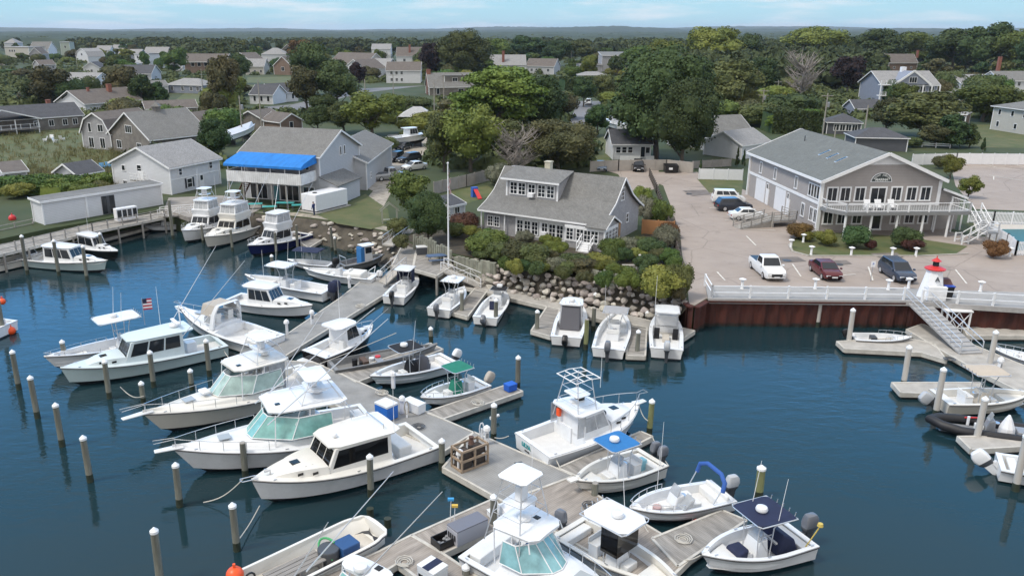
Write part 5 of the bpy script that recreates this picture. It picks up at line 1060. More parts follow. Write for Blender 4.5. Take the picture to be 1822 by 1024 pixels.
def lobster(label, bow, stern, B, zb=1.6, zs_=1.0, hull=None, deck=None, cab=(.36,.66), ch=1.55, roof=None, trunk=.86, glass=GLASS, front=3, sides=3, railh=0, mast=True, stripe=None, overh=.9, ro=.25, name='cabin_boat', sidez=.34, group=None, rub=RUB, bm=None, fr=.75, boot=None):
    t, L = boat(label, bow, stern, zb, zs_, name, 'boat', group); deck = deck or GEL
    h = Hull(t, L, B, zb, zs_, hull, deck, (0, cab[0]), sole=.45, gw=.3, stripe=stripe, sole_m=NONSKID, rub=rub, bottom=bm, rake=.6, p=2.7)
    zc = h.zs((cab[0]+cab[1])/2)
    x0, x1 = h.x(cab[0]), h.x(cab[1])
    cabin(t, 'wheelhouse', x0, x1, B*.74, B*.66, zc-.1, zc+ch, fr, 0, .12, deck, front, sides, 0, glass, sidez)
    rtop(t, 'roof', x0-overh, x1-fr+ro, B*.76, B*.62, zc+ch+.1, .09, roof or deck, .09, .3)
    # forward trunk cabin
    xs = [cab[1]-.01, cab[1]+.08, trunk-.05, trunk]; k = MB(); rings = []
    for s in [cab[1]-.02 + (trunk-cab[1]+.02)*i/6 for i in range(7)]:
        u = (s-cab[1])/(trunk-cab[1]); w = max(h.b(s)-.42, .12); zz = h.zs(s)+.02; hh = .5*(1-max(0,u)**2.6)+.03; rings.append([(h.x(s),-w,zz),(h.x(s),-w*.92,zz+hh*.85),(h.x(s),-w*.5,zz+hh),(h.x(s),w*.5,zz+hh),(h.x(s),w*.92,zz+hh*.85),(h.x(s),w,zz)])
    k.loft(rings, True, True).obj('trunk_cabin', deck, t, smooth=40)
    s = cab[1]+(trunk-cab[1])*.45; hatch(t, h.x(s), .0, h.zs(s)+.46, .5); 
    pl = MB()
    for ss in (cab[1]+.05, cab[1]+.12):
        for sg in (1,-1): w = h.b(ss)-.40; pl.box(h.x(ss)-.16, h.x(ss)+.16, sg*w-.015, sg*w+.015, h.zs(ss)+.16, h.zs(ss)+.3)
    pl.obj('porthole', TINT, t)
    if railh: bowrail(h, .55, railh)
    cleats(h)
    return t, h, zc+ch+.1, x0, x1
def express(label, bow, stern, B, zb=1.8, zs_=1.0, hull=None, deck=None, ws=(.30,.63), wh=1.0, top=True, glass=AQUA, railh=.62, pulpit=.9, topm=None, name='express_cruiser', tower=None, curtain=None, toph=1.15, group=None, topx=None):
    t, L = boat(label, bow, stern, zb, zs_, name, 'boat', group); deck = deck or GEL
    h = Hull(t, L, B, zb, zs_, hull, deck, (0, ws[0]-.02), sole=.55, gw=.3, crown=.22, p=2.0, s0=.3, sole_m=NONSKID, rake=1.3)
    zc = h.zs(ws[1])+.1; x0, x1 = h.x(ws[0]), h.x(ws[1])
    # raised foredeck blending into the screen, helm deck, wrapped windscreen
    k = MB(); rings = []
    for s in [ws[0]+(.9-ws[0])*i/9 for i in range(10)]:
        u = (s-ws[0])/(.9-ws[0]); w = max(h.b(s)-.32, .1); zz = h.zs(s)+.02; hh = .50*(1-u**1.7)+.02; rings.append([(h.x(s),-w,zz),(h.x(s),-w*.88,zz+hh*.75),(h.x(s),-w*.5,zz+hh),(h.x(s),w*.5,zz+hh),(h.x(s),w*.88,zz+hh*.75),(h.x(s),w,zz)])
    k.loft(rings, True, True).obj('foredeck', deck, t, smooth=45)
    w0, w1 = h.b(ws[0])-.34, h.b(ws[1])-.5; z0 = zc+.32
    bp = [(x0,-w0),(x0+(x1-x0)*.55,-w0*.98),(x1,-w1*.55),(x1+.15,0),(x1,w1*.55),(x0+(x1-x0)*.55,w0*.98),(x0,w0)]
    tp = [(x-1.05*(max(0,(x-x0)/(x1-x0)))-.0, y*.84) for x, y in bp]; g = MB(); fr = MB()
    for i in range(6):
        a, b, c, d = (*bp[i],z0),(*bp[i+1],z0),(*tp[i+1],z0+wh),(*tp[i],z0+wh); g.pane((a,b,c,d), .0, 1, 0, 1, .0, .02)
        fr.tube([a,d], .028, 5)
    fr.tube([(*bp[6],z0),(*tp[6],z0+wh)], .028, 5); fr.tube([(*p,z0+wh) for p in tp], .035, 6); fr.tube([(*p,z0) for p in bp], .03, 5)
    g.obj('windshield', glass, t); fr.obj('windshield_frame', WHITE, t)
    MB().box(x0+.1, x0+(x1-x0)*.45, -w0*.8, w0*.8, .6, z0-.12).obj('helm_deck', deck, t); 
    for sg in (1,-1): MB().box(x0+.35, x0+.85, sg*w0*.45-.28, sg*w0*.45+.28, z0-.12, z0+.3).box(x0+.3, x0+.42, sg*w0*.45-.28, sg*w0*.45+.28, z0+.3, z0+.75).obj('helm_seat', SEAT, t, bevel=.05)
    zt = z0+wh+toph*.45
    if top:
        ta, tb = (h.x(topx[0]), h.x(topx[1])) if topx else (x0-.5, x1-.95)
        rtop(t, 'hardtop', ta, tb, w0*1.8, w0*1.5, zt, .1, topm or deck, .1, .35)
        f = MB()
        for sg in (1,-1):
            for xx in (ta+.2, (ta+tb)/2, tb-.3): f.tube([(xx+.15, sg*w0*.86, z0-.35 if xx < x1-1.2 else z0+wh), (xx, sg*w0*.80, zt-.08)], .035, 6)
        f.obj('top_frame', WHITE, t)
        radar(t, x0+.3, 0, zt+.1, .33); hatch(t, x1-1.7, .5, zt+.05, .3)
    if curtain:
        c = MB()
        for sg in (1,-1): c.obox((x0-.3, sg*w0*.84), (x0+.9, sg*w0*.84), .03, z0-.1, zt-.1)
        c.obox((x0-.3,-w0*.84),(x0-.3,w0*.84), .03, z0-.5, zt-.1); c.obj('enclosure', curtain, t)
    if tower: tower_frame(t, (ta if topx else x0)-.1, (lerp(ta,tb,.7) if topx else x1-1.0), w0, zt, tower)
    bowrail(h, ws[1]-.06, railh, pulpit); hatch(t, h.x(.76), 0, h.zs(.76)+.36, .7, mat('smoked_hatch', (.35,.38,.40), .2))
    MB().box(h.x(0)+.3, h.x(0)+1.0, -B*.34, B*.34, .55, 1.15).obj('aft_seat', SEAT, t, bevel=.06)
    cleats(h); return t, h, zt, x0, x1
def tower_frame(t, x0, x1, w, z, hgt, roof=True):
    f = MB(); z2 = z+hgt; xm = (x0+x1)/2
    for sx, xt in ((x0-.2, xm-.55), (x1, xm+.5)):
        for sg in (1,-1): f.tube([(sx, sg*w*.85, z-.9), (xt, sg*w*.42, z2)], .03, 6)
    for zz, k in ((.45, .45), (.75, .75)):
        P = [(lerp(x0-.2,xm-.55,k), w*(.85-.43*k)), (lerp(x1,xm+.5,k), w*(.85-.43*k))]
        zq = z-.9+(hgt+.9)*k
        f.tube([(P[0][0],P[0][1],zq),(P[1][0],P[1][1],zq),(P[1][0],-P[1][1],zq),(P[0][0],-P[0][1],zq),(P[0][0],P[0][1],zq)], .022, 5)
    f.obj('tower', ALU, t)
    rtop(t, 'tower_floor', xm-.6, xm+.55, w*.95, w*.85, z+hgt*.45, .05, GEL, .02, .1)
    if roof: rtop(t, 'tower_top', xm-.8, xm+.75, w*1.15, w*1.05, z2+.05, .05, GEL, .05, .15); MB().box(xm-.15,xm+.2,-.3,.3,z+hgt*.47,z+hgt*.47+.75).obj('tower_helm', GEL, t, bevel=.05)
# ---------------------------------------------------------------- the fleet (bow pixel, stern pixel at deck height)
PALEBLUE = mat('pale_aqua_hull', (.50,.62,.64), .25, noise=.04, scale=1); PALEBLUE2 = mat('pale_aqua_deck', (.58,.66,.69), .4, noise=.04, scale=2)
NAVYH = mat('navy_hull', (.008,.014,.085), .15); BLACKH = mat('black_hull', (.008,.008,.010), .12); GREYH = mat('grey_aluminium_hull', (.26,.265,.27), .45, .3, noise=.2, scale=2); CREAMH = mat('cream_hull', (.60,.57,.51), .25, noise=.04, scale=1)
SKIFFM = mat('worn_skiff_floor', (.50,.47,.42), .7, noise=.2, scale=1.2)
# pale blue lobster boat with white console boat behind it
t, h, zr, x0, x1 = lobster('long pale blue lobster boat with a row of side windows and radar mast', (107,654), (392,604), 3.7, 1.65, 1.0, PALEBLUE, PALEBLUE2, (.28,.66), 1.6, front=4, sides=3, sidez=.38)
radar(t, x0+.2, 0, zr+.08, .38); MB().box(x0-.05, x0+.2, -.8, .8, zr+.42, zr+.52).obj('open_array_radar', WHITE, t); m_ = MB().tube([(x0-.3,0,zr),(x0-.3,0,zr+1.7)], .05).tube([(x0-.3,-.7,zr+1.3),(x0-.3,.7,zr+1.3)], .03); m_.obj('mast', WHITE, t)
for sg in (1,-1): outrigger(t, (x0+.1, sg*1.5, zr-.3), (x0-4.8, sg*2.9, zr+5.2))
MB().box(h.x(.2)-.5, h.x(.2)+.3, -.9, -.1, .45, 1.25).obj('bait_box', GEL, t, bevel=.05); antenna(t, x0+.9, -1.1, zr, 3.2)
center_console('white centre console with a broad white hardtop behind the pale blue boat', (78,634), (308,590), 2.9, GEL, zb=1.4, zs_=1.0, eng=2, em=ENG_G, hard=True, tl=3.2, topw=2.3, zt=3.3, cx=.42, tx=.44, radar_=1, ant=2, railh=.25)
# the row of sportfishermen
t, h, zt, x0, x1 = express('cream express sportfisherman with a tower and long bow pulpit', (254,736), (560,662), 4.4, 1.8, 1.05, CREAMH, GEL2, (.28,.62), 1.1, glass=mat('pale_aqua_glass', (.33,.45,.43), .08, noise=.3, scale=1.2), pulpit=1.3, tower=1.5, topx=(.22,.53), curtain=CLEAR, topm=GEL2)
MB().box(h.x(.66)-.3, h.x(.66)+.3, -.75, .15, h.zs(.66)+.48, h.zs(.66)+.68).obj('life_raft_case', GEL, t, bevel=.1)
t, h, zt, x0, x1 = express('large white express sportfisherman with a teal wraparound windshield and long outriggers', (307,798), (662,742), 4.9, 1.9, 1.15, GEL, GEL, (.26,.64), 1.15, pulpit=1.0, tower=1.3, topx=(.17,.56))
for sg in (1,-1): outrigger(t, (x1-.8, sg*1.6, zt-.6), (x0-3.6, sg*1.1+1.2, zt+5.0), .04)
outrigger(t, (x1-1.2, -1.4, zt-.6), (x0-1.2, -2.9, zt+4.2), .03)
t, h, zr, x0, x1 = lobster('big white lobster yacht with black tinted windows and a curved side window', (447,853), (752,772), 4.3, 1.75, 1.15, GEL, GEL2, (.28,.66), 1.45, front=3, sides=1, glass=TINT, trunk=.9, sidez=.30, overh=.7, ro=.3)
MB().tube([(h.x(.97),-.2,h.zs(.97)+.1),(h.x(1)+.55,-.18,h.zs(1)+.14),(h.x(1)+.6,0,h.zs(1)+.14),(h.x(1)+.55,.18,h.zs(1)+.14),(h.x(.97),.2,h.zs(.97)+.1)], .03).obj('anchor_roller', STEEL, t)
MB().tube([(h.x(.9),0,h.zs(.9)+.1),(h.x(.9),0,h.zs(.9)+.32),(h.x(.93),.0,h.zs(.93)+.3)], .06).obj('windlass', STEEL, t)
for y in (.0, .75): hatch(t, h.x(.72), y-.2, h.zs(.72)+.46, .5)
rl = MB().tube([(x0+.2,-1.0,zr+.1),(x0+.2,-1.0,zr+.35),(x0+.2,1.0,zr+.35),(x0+.2,1.0,zr+.1)], .03).tube([(x0+1.2,-1.1,zr+.1),(x0+1.2,-1.1,zr+.22),(x0-.4,-1.1,zr+.22)], .025); rl.obj('roof_rail', STEEL, t); MB().ball((x1-1.2,.3,zr+.2),(.16,.12,.14)).obj('searchlight', GEL, t)
MB().lathe([(.42,0),(.44,.55),(.36,.6)], (h.x(.27),.6,.45), 14).obj('bait_well', GEL, t); MB().box(h.x(.12), h.x(.2), -1.2, .9, .45, 1.25).obj('stern_seat', SEAT, t, bevel=.08); antenna(t, x0-.2, 1.5, zr, 4.2)
# upper row on the main walkway
t, h, zr, x0, x1 = express('white express cruiser with a radar arch and beige cockpit curtain', (320,547), (480,606), 3.7, 1.65, 1.0, GEL, GEL, (.44,.66), .7, top=False, glass=CLEAR, railh=.45, pulpit=.5)
ar = MB().loft([[(x0+.1-.25*k,y,z),(x0+.55-.3*k,y,z),(x0+.5-.3*k,y*.9,z+.05),(x0+.05-.25*k,y*.9,z+.05)] for k, y, z in ((0,-1.55,1.3),(.8,-1.4,2.6),(1.6,-1.1,3.3),(1.6,1.1,3.3),(.8,1.4,2.6),(0,1.55,1.3))], True, True); ar.obj('radar_arch', GEL, t, smooth=30)
MB().loft([[(x,-1.25,2.3),(x,-.9,3.15),(x,.9,3.15),(x,1.25,2.3)] for x in (x0+.2, x1-.6)], False).obj('bimini', CANVBEI, t)
MB().box(h.x(0)-.9, h.x(0)-.05, -1.4, 1.4, .3, .4).obj('swim_platform', GEL, t, bevel=.04); MB().box(h.x(.08), h.x(.26), -1.1, -.3, .55, 1.1).box(h.x(.08), h.x(.15), -1.1, 1.1, .55, 1.15).obj('lounge_seat', SEAT, t, bevel=.07)
pl = MB()
for s in (.68,.75): pl.box(h.x(s)-.2, h.x(s)+.2, -h.b(s)-.0, -h.b(s)+.05, h.zs(s)-.5, h.zs(s)-.36)
pl.obj('porthole', TINT, t)
t, h, zr, x0, x1 = lobster('white lobster boat with grey cabin windows facing the walkway', (556,542), (412,528), 3.0, 1.4, .9, GEL, GEL, (.30,.62), 1.45, front=4, sides=3, overh=.7, trunk=.88)
rods(t, x0-.6, x0-.6, (-1.0,1.0), zr, 6); antenna(t, x0+.4, 1.0, zr, 3.0)
t, h = center_console('long white open fishing boat with a white T-top and navy covered outboards', (436,488), (586,516), 2.9, GEL, zb=1.3, zs_=.95, eng=2, em=ENG_G, ecover=CANVN, hard=True, tl=2.6, zt=2.9, cx=.50, tx=.55, ant=2, esc=1.35)
t, h = center_console('white open boat with white sun cushions behind the long fishing boat', (540,476), (668,492), 2.5, None, zb=1.1, zs_=.85, eng=1, em=ENG_W, cx=.5)
MB().box(h.x(.15), h.x(.40), -.9, .9, .42, 1.25).obj('sun_pad', SEAT, t, bevel=.12); MB().tube([(h.x(.06),-.8,.9),(h.x(.04),-.8,1.7),(h.x(.04),.8,1.7),(h.x(.06),.8,.9)], .04).obj('tow_arch', WHITE, t)
t, L = boat('small dinghy under a navy bimini beyond the white boats', (512,462), (590,470), .8, .7, 'dinghy'); h = Hull(t, L, 2.0, .85, .7, GEL, GEL, (0,.85), .35, .15, sole_m=NONSKID)
MB().tube([(-.9,-.95,.75),(-.8,-.95,2.1),(-.8,.95,2.1),(-.9,.95,.75)], .03).tube([(1.2,-.85,.75),(1.1,-.95,2.1),(1.1,.95,2.1),(1.2,.85,.75)], .03).obj('top_frame', ALU, t); rtop(t, 'bimini', -1.5, 1.6, 2.1, 2.0, 2.15, .05, CANVN, .12, .05); outboard(t, h.x(0)-.1, 0, .62, ENG_G); antenna(t, .4, .9, .8, 3.4)
t, L = boat('dark grey work boat with a narrow pale pilothouse and black outboard', (684,452), (605,470), 1.0, .8, 'work_boat'); h = Hull(t, L, 2.3, 1.05, .8, GREYH, GREYH, (0,.9), .35, .18, sole_m=mat('grey_floor', (.2,.2,.2), .8))
cabin(t, 'pilothouse', h.x(.5), h.x(.68), 1.2, 1.1, .4, 2.45, .1, 0, .05, GEL, 2, 1, zmid=.6); rtop(t, 'roof', h.x(.45), h.x(.72), 1.35, 1.25, 2.5, .06, GEL, .03, .1); MB().box(h.x(.42), h.x(.5), -.5, .5, .4, 2.3).obj('blue_curtain', CANVB, t); outboard(t, h.x(0)-.1, 0, .65, BLACK, .0, 1.2); MB().tube([(h.x(.08),-.7,.8),(h.x(.06),-.7,1.6),(h.x(.06),.7,1.6),(h.x(.08),.7,.8)], .04).obj('tow_post', ALU, t)
t, h, zr, x0, x1 = lobster('black hulled cabin boat with a white deck and grey side windows', (663,577), (558,630), 3.0, 1.55, .95, BLACKH, GEL, (.40,.66), 1.45, front=3, sides=2, overh=.9, trunk=.9, fr=.5)
MB().box(h.x(.05), h.x(.16), -1.1, 1.1, .45, 1.0).obj('engine_box', GEL, t, bevel=.1); MB().box(h.x(0)-.7, h.x(0)-.04, -1.25, 1.25, .3, .4).obj('swim_platform', GEL, t, bevel=.05); antenna(t, x1-.6, .9, zr, 3.2); bowrail(h, .6, .35); MB().box(x0-.3, x0+.25, -.9, -.35, .45, 1.5).obj('helm_station', SEAT, t, bevel=.06); outrigger(t, (x1-.2,-1.2,1.9),(x1+2.6,-1.5,3.2),.02)
t, L = boat('open grey aluminium skiff with buckets and gear amidships', (778,612), (589,650), .95, .75, 'skiff'); h = Hull(t, L, 2.3, 1.0, .75, GREYH, GREYH, (0,.92), .25, .12, sole_m=mat('grey_floor', (.2,.2,.2), .8), rake=.6)
for k, (s, y, mm, hh) in enumerate(((.28,.3,GEL,.5),(.34,.35,REDP,.55),(.2,-.3,GREYP,.6),(.12,.2,CANVBK,.7),(.16,-.5,CANVBK,.7))): MB().lathe([(.2,0),(.23,hh*.8),(.22,hh*.82)], (h.x(s+.1), y, .27), 10).obj('bucket' if k < 3 else 'gear_bag', mm, t)
MB().hexa([(h.x(.4),-.9,.27),(h.x(.46),-.9,.27),(h.x(.46),.9,.27),(h.x(.4),.9,.27)],[(h.x(.4),-.9,.62),(h.x(.46),-.9,.62),(h.x(.46),.9,.62),(h.x(.4),.9,.62)]).obj('bench', GREYP, t); MB().box(h.x(.26),h.x(.31),-.9,.2,.27,.95).obj('wooden_crate', mat('dark_crate_wood', (.10,.065,.05), .8), t)
t, h = center_console('white centre console with a black T-top and black covered console', (658,668), (800,636), 2.6, CANVBK, mat('pale_grey_hull', (.52,.58,.60), .25), 1.15, .85, 1, ENG_W, .5, cx=.50, tl=2.1, zt=2.7, cover=CANVBK, tx=.56, radar_=1, ant=1, esc=1.1)
MB().ball((h.x(.36),.1,1.0),(.5,.6,.75),12,8).obj('covered_seat', CANVGR, t, smooth=60) if 0 else MB().lathe([(.62,0),(.66,.5),(.5,1.0),(.2,1.2)], (h.x(.36),0,.42), 14).obj('covered_seat', mat('charcoal_canvas', (.10,.10,.115), .85), t, smooth=50)
t, h = center_console('small white skiff with a green T-top and green console cover', (748,706), (858,677), 2.3, CANVG, None, 1.0, .75, 1, ENG_S, .55, cx=.44, tl=1.7, zt=2.45, cover=CANVG, ecover=CANVBEI, tx=.42, railh=.3, ant=0, esc=1.1, p=2.8, topw=1.75)
# square-ended work skiff
t, L = boat('flat white work skiff with a square end, wooden bench and blue tote', (672,929), (432,1046), .95, .85, 'work_skiff'); h = Hull(t, L, 2.7, .95, .85, GEL2, GEL2, (0,.97), .3, .16, p=6, s0=.7, square=.86, sole_m=SKIFFM, rake=.5, tw=.98)
bn = MB()
for k in range(4): bn.box(-2.6, .2, -.75+.28*k, -.51+.28*k, .82, .87)
for x in (-2.4, -1.2, 0.): bn.box(x-.05, x+.05, -.7, .3, .3, .82)
bn.obj('work_bench', DECKW, t); MB().box(1.0, 2.0, -1.0, -.05, .3, 1.15).obj('blue_tote', mat('blue_plastic', (.02,.075,.21), .5, noise=.1), t, bevel=.05); MB().lathe([(.5,0),(.55,.75),(.52,.8)], (.62,-.3,.3), 16).obj('black_barrel', DARK, t)
hs = [(.7+.55*math.cos(a)*.6, -.2+.75*math.sin(a), .95+.22*math.sin(a*1.0+1)) for a in [i/14*math.pi*1.3 for i in range(15)]]; MB().tube(hs, .06, 8).obj('green_hose', mat('green_hose', (.06,.34,.13), .5), t); MB().tube([(-3.1+.25*math.cos(a), .6, .75+.25*math.sin(a)) for a in [k/12*2*math.pi for k in range(13)]], .05, 6).obj('black_hoop', BLACK, t)
# tower sportfisher, stern to the walkway
t, h, zr, x0, x1 = lobster('white sportfisher with an open-topped tuna tower and teal name on its transom', (1137,716), (946,791), 3.9, 1.75, 1.05, GEL, GEL, (.34,.62), 1.5, front=3, sides=2, overh=.5, trunk=.9, glass=CLEAR, rub=WHITE)
bowrail(h, .55, .7, .5); tower_frame(t, x0-.2, x1-1.2, 1.5, zr, 2.0, roof=False); xm = (x0-.2+x1-1.2)/2
tf = MB(); z2 = zr+2.0
for y in (-.95,-.32,.32,.95): tf.tube([(xm-.95,y,z2),(xm,y,z2+.1),(xm+.9,y,z2)], .03, 5)
for x in (xm-.95, xm-.3, xm+.3, xm+.9): tf.tube([(x,-.95,z2+.02),(x,.95,z2+.02)], .035, 5)
tf.obj('tower_top_frame', WHITE, t); MB().box(x0-.35, x0-.1, .75, 1.05, zr-.9, zr-.35).obj('red_float_bag', ORANGE, t, bevel=.06); antenna(t, xm+.9, -1.0, zr+1.4, 2.2)
cu = MB(); 
for sg in (1,-1): cu.obox((x0-.5,sg*1.35),(x0+.1,sg*1.35),.03,1.4,zr-.1)
cu.obj('clear_curtain', CLEAR, t); MB().box(x0-.1, x0+.15, -.2, .9, .45, 1.5).obj('bait_station', GEL, t, bevel=.04); MB().lathe([(.3,0),(.3,.12),(.1,.2)], (x0+.5,.4,zr+.05), 14).obj('radar_dome', GEL, t); MB().box(x0+.9,x0+1.3,.3,.8,zr+.05,zr+.25).obj('roof_hatch', TINT, t); MB().ball((x1-.2,-.5,h.zs(.62)+.75),(.22,.18,.22)).obj('searchlight', BLACK, t)
TEAL = mat('teal_lettering', (.02,.28,.31), .5)
tx_ = text('LILYA', .36, TEAL, t, (h.x(0)-.03, .55, .72), (R(90), 0, R(-90)), bold=.015); text('GALILEE', .13, BLACK, t, (h.x(0)-.03, .45, .40), (R(90), 0, R(-90)))
# lower right group
t, h = center_console('white centre console with a bright blue T-top and white radar dome', (1021,853), (1162,812), 2.7, mat('bright_blue_top', (.02,.16,.42), .7, noise=.08), GEL2, 1.25, .95, 2, ENG_G, .0, cx=.46, tl=2.0, zt=2.8, tx=.50, radar_=1, deck=GEL2, ant=0, cuddy=None)
MB().box(h.x(.15)-.2, h.x(.15)+.25, -.2, .25, .42, 1.1).obj('cooler', mat('pale_blue_plastic', (.22,.48,.58), .5), t, bevel=.04); antenna(t, h.x(.1), 1.2, .9, 3.0); MB().box(h.x(.97), h.x(1)+.35, -.2, .2, 1.24, 1.33).obj('pulpit', GEL2, t)
t, L = boat('white bowrider with a rolled blue bimini and grey outboard', (1120,902), (1288,872), 1.05, .85, 'motor_boat'); h = Hull(t, L, 2.5, 1.05, .85, GEL, GEL, (0,.9), .38, .24, p=2.8, sole_m=NONSKID, stripe=RUB, bowsole=.2)
bowrail(h, .55, .35); console(t, h.x(.52), .85, .38, 1.0, .7, seat=False); MB().hexa([(h.x(.48),.25,1.0),(h.x(.56),.5,.95),(h.x(.56),1.1,.95),(h.x(.48),1.1,1.0)],[(h.x(.44),.35,1.45),(h.x(.46),.5,1.45),(h.x(.46),1.0,1.45),(h.x(.44),1.05,1.45)]).obj('windscreen', CLEAR, t)
MB().tube([(h.x(.25),-1.1,.95),(h.x(.16),-1.12,1.9)], .03).tube([(h.x(.25),1.1,.95),(h.x(.16),1.12,1.9)], .03).obj('bimini_frame', ALU, t); MB().tube([(h.x(.17),-1.15,1.6),(h.x(.15),-1.1,2.1),(h.x(.13),-.6,2.35),(h.x(.13),.6,2.35),(h.x(.15),1.1,2.1),(h.x(.17),1.15,1.6)], .12, 8).obj('rolled_bimini', mat('royal_blue_canvas', (.03,.10,.36), .8), t, smooth=60)
MB().box(h.x(.06), h.x(.16), -1.0, 1.0, .38, .85).box(h.x(.06), h.x(.09), -1.0, 1.0, .8, 1.1).obj('stern_bench', SEAT, t, bevel=.08); MB().box(h.x(.32),h.x(.4),-.7,-.2,.38,.9).box(h.x(.32),h.x(.4),.2,.7,.38,.9).obj('helm_seat', SEAT, t, bevel=.06); MB().tube([(h.x(.74),.25,.7),(h.x(.74),.25,.95)], .24, 10).obj('pink_bag', mat('dusty_pink', (.45,.30,.29), .8), t); outboard(t, h.x(0)-.1, 0, .75, ENG_S, 0, 1.15); antenna(t, h.x(.6), -1.1, .95, 2.6)
t, h = center_console('white centre console with a navy T-top, white radar and navy covers', (1248,985), (1424,946), 2.75, CANVN, None, 1.25, .95, 1, ENG_G, .0, cx=.46, tl=2.2, zt=2.75, tx=.42, radar_=1, ant=2, esc=1.25, railh=0, topw=2.2)
MB().hexa([(h.x(.60),-.45,.45),(h.x(.72),-.55,.5),(h.x(.72),.55,.5),(h.x(.60),.45,.45)],[(h.x(.58),-.4,1.1),(h.x(.68),-.5,.98),(h.x(.68),.5,.98),(h.x(.58),.4,1.1)]).obj('bow_cushion_cover', CANVN, t, bevel=.08); MB().hexa([(h.x(.14),-.9,.5),(h.x(.34),-.8,.5),(h.x(.34),.8,.5),(h.x(.14),.9,.5)],[(h.x(.17),-.7,1.25),(h.x(.30),-.7,1.7),(h.x(.30),.7,1.7),(h.x(.17),.7,1.25)]).obj('seat_cover', CANVN, t, bevel=.1); MB().tube([(h.x(.1),1.0,.9),(h.x(.02),1.25,2.1)], .03).lathe([(.03,0),(.15,.03),(.12,.18)], (h.x(.02),1.25,2.08), 8).obj('fishing_net', mat('yellow_net', (.55,.42,.10), .6), t)
# sportfisher cut by the lower edge
t, h, zt, x0, x1 = express('white express sportfisher with a hardtop tower, its bow cut by the picture edge', (1102,1062), (856,961), 3.7, 1.7, 1.05, GEL, GEL, (.30,.60), 1.05, glass=mat('teal_glass', (.22,.42,.46), .08, noise=.3, scale=1.3), tower=2.3, topx=(.2,.52), pulpit=.6)
MB().box(x0+.6,x0+1.0,-.3,.5,zt-1.1,zt-.9).obj('blue_bag', CANVB, t); antenna(t, x0-.3, 1.3, zt, 3.4)
t, h = center_console('white centre console with a rounded white hardtop beside the tower sportfisher', (1216,1040), (1010,935), 2.7, GEL, None, 1.25, .95, 1, ENG_G, 0, cx=.46, tl=2.6, zt=2.9, hard=True, tx=.42, radar_=1, ant=1, curtain=TINT, topw=2.1, deck=GEL2)
# cut-off hardtop boat at the lower edge with long outriggers
t, h, zt, x0, x1 = express('white sportfishing boat mostly below the picture, only its hardtop and outriggers showing', (560,1140), (690,1052), 3.6, 1.5, 1.0, GEL, GEL, (.3,.62), .9, tower=None)
O = at(520,1022,4.5); iv = (Matrix.Translation(t.location) @ Matrix.Rotation(t.rotation_euler.z, 4, 'Z')).inverted()
def rigger(p0, z0, p1, z1, r=.035): outrigger(t, iv @ at(*p0, z0), iv @ at(*p1, z1), r)
rigger((545,1016), 3.5, (700,838), 7.5); rigger((640,1030), 3.5, (787,874), 7.5); rigger((520,1030), 3.5, (584,928), 6.0)
def covered(label, bow, stern): pass
t, L = boat('white covered tender tucked behind the capped piling and grey dock box', (952,896), (880,920), .9, .8, 'tender'); h = Hull(t, L, 1.9, .9, .75, GEL, GEL, (0,.15), .35, .15, crown=.5)
# riprap row
g = None
center_console('white boat with a navy canvas enclosure under its white hardtop', (741,486), (700,528), 2.45, GEL, None, 1.2, .85, 1, BLACK, .0, cx=.52, tl=1.9, zt=2.75, hard=True, tx=.5, ant=0, curtain=CANVN, rdh=False, cuddy=.62, topw=1.7)
center_console('white centre console with a white T-top in front of the gangway', (826,509), (780,550), 2.5, GEL, None, 1.15, .85, 1, ENG_G, .1, cx=.5, tl=2.0, zt=2.7, tx=.55, radar_=1, ant=0)
t, h = center_console('white skiff with a blue seat and grey tilted outboard, beside the plank finger', (897,515), (863,565), 2.45, None, None, 1.05, .8, 1, ENG_G, .6, cx=.62, p=2.8, esc=1.1, cover=None, cuddy=.72)
MB().box(h.x(.42), h.x(.50), -.4, .4, .42, 1.25).obj('blue_seat', CANVN, t, bevel=.06); ttop(t, h.x(.62), h.x(.8), 1.5, .9, 1.85, CANVBK, name='canopy'); MB().box(h.x(.72),h.x(.78),-.25,.25,1.9,2.15).obj('radar_box', GEL, t, bevel=.05)
t, h, zr, x0, x1 = lobster('white hardtop pilothouse boat with a grey canvas back and black tilted outboard', (1026,533), (1007,600), 2.75, 1.35, .85, GEL, GEL, (.42,.68), 1.5, front=3, sides=2, overh=.35, trunk=.9)
MB().hexa([(x0-.9,-.85,.5),(x0+.02,-.9,.5),(x0+.02,.9,.5),(x0-.9,.85,.5)],[(x0-.25,-.75,2.35),(x0+.02,-.8,2.5),(x0+.02,.8,2.5),(x0-.25,.75,2.35)]).obj('canvas_back', mat('charcoal_canvas', (.10,.10,.115), .85), t, bevel=.05); outboard(t, h.x(0)-.15, 0, .75, BLACK, .7, 1.2); radar(t, x0+.3, 0, zr+.08, .28); rods(t, x0-.1, x0-.1, (-.8,.8), zr, 6)
center_console('white open boat with a grey T-top and beige bow', (1104,548), (1082,621), 2.8, CANVGR, None, 1.25, .85, 1, ENG_G, .0, cx=.48, tl=1.9, zt=2.5, tx=.54, ant=1, esc=1.2)
t, h, zr, x0, x1 = lobster('white cuddy boat with a white bimini hardtop nearest the bulkhead', (1184,548), (1186,621), 2.75, 1.3, .9, GEL, GEL, (.55,.70), .85, front=3, sides=1, overh=.1, trunk=.92, glass=CLEAR)
ttop(t, x0-1.5, x0+.6, 2.0, .5, 2.75, GEL, wb=1.8, hard=True); 
for sg in (1,-1): MB().box(x0-1.6, x0-1.1, sg*.75-.22, sg*.75+.22, .45, 1.0).box(x0-1.65, x0-1.52, sg*.75-.22, sg*.75+.22, .9, 1.45).obj('helm_seat', CANVBK, t, bevel=.05)
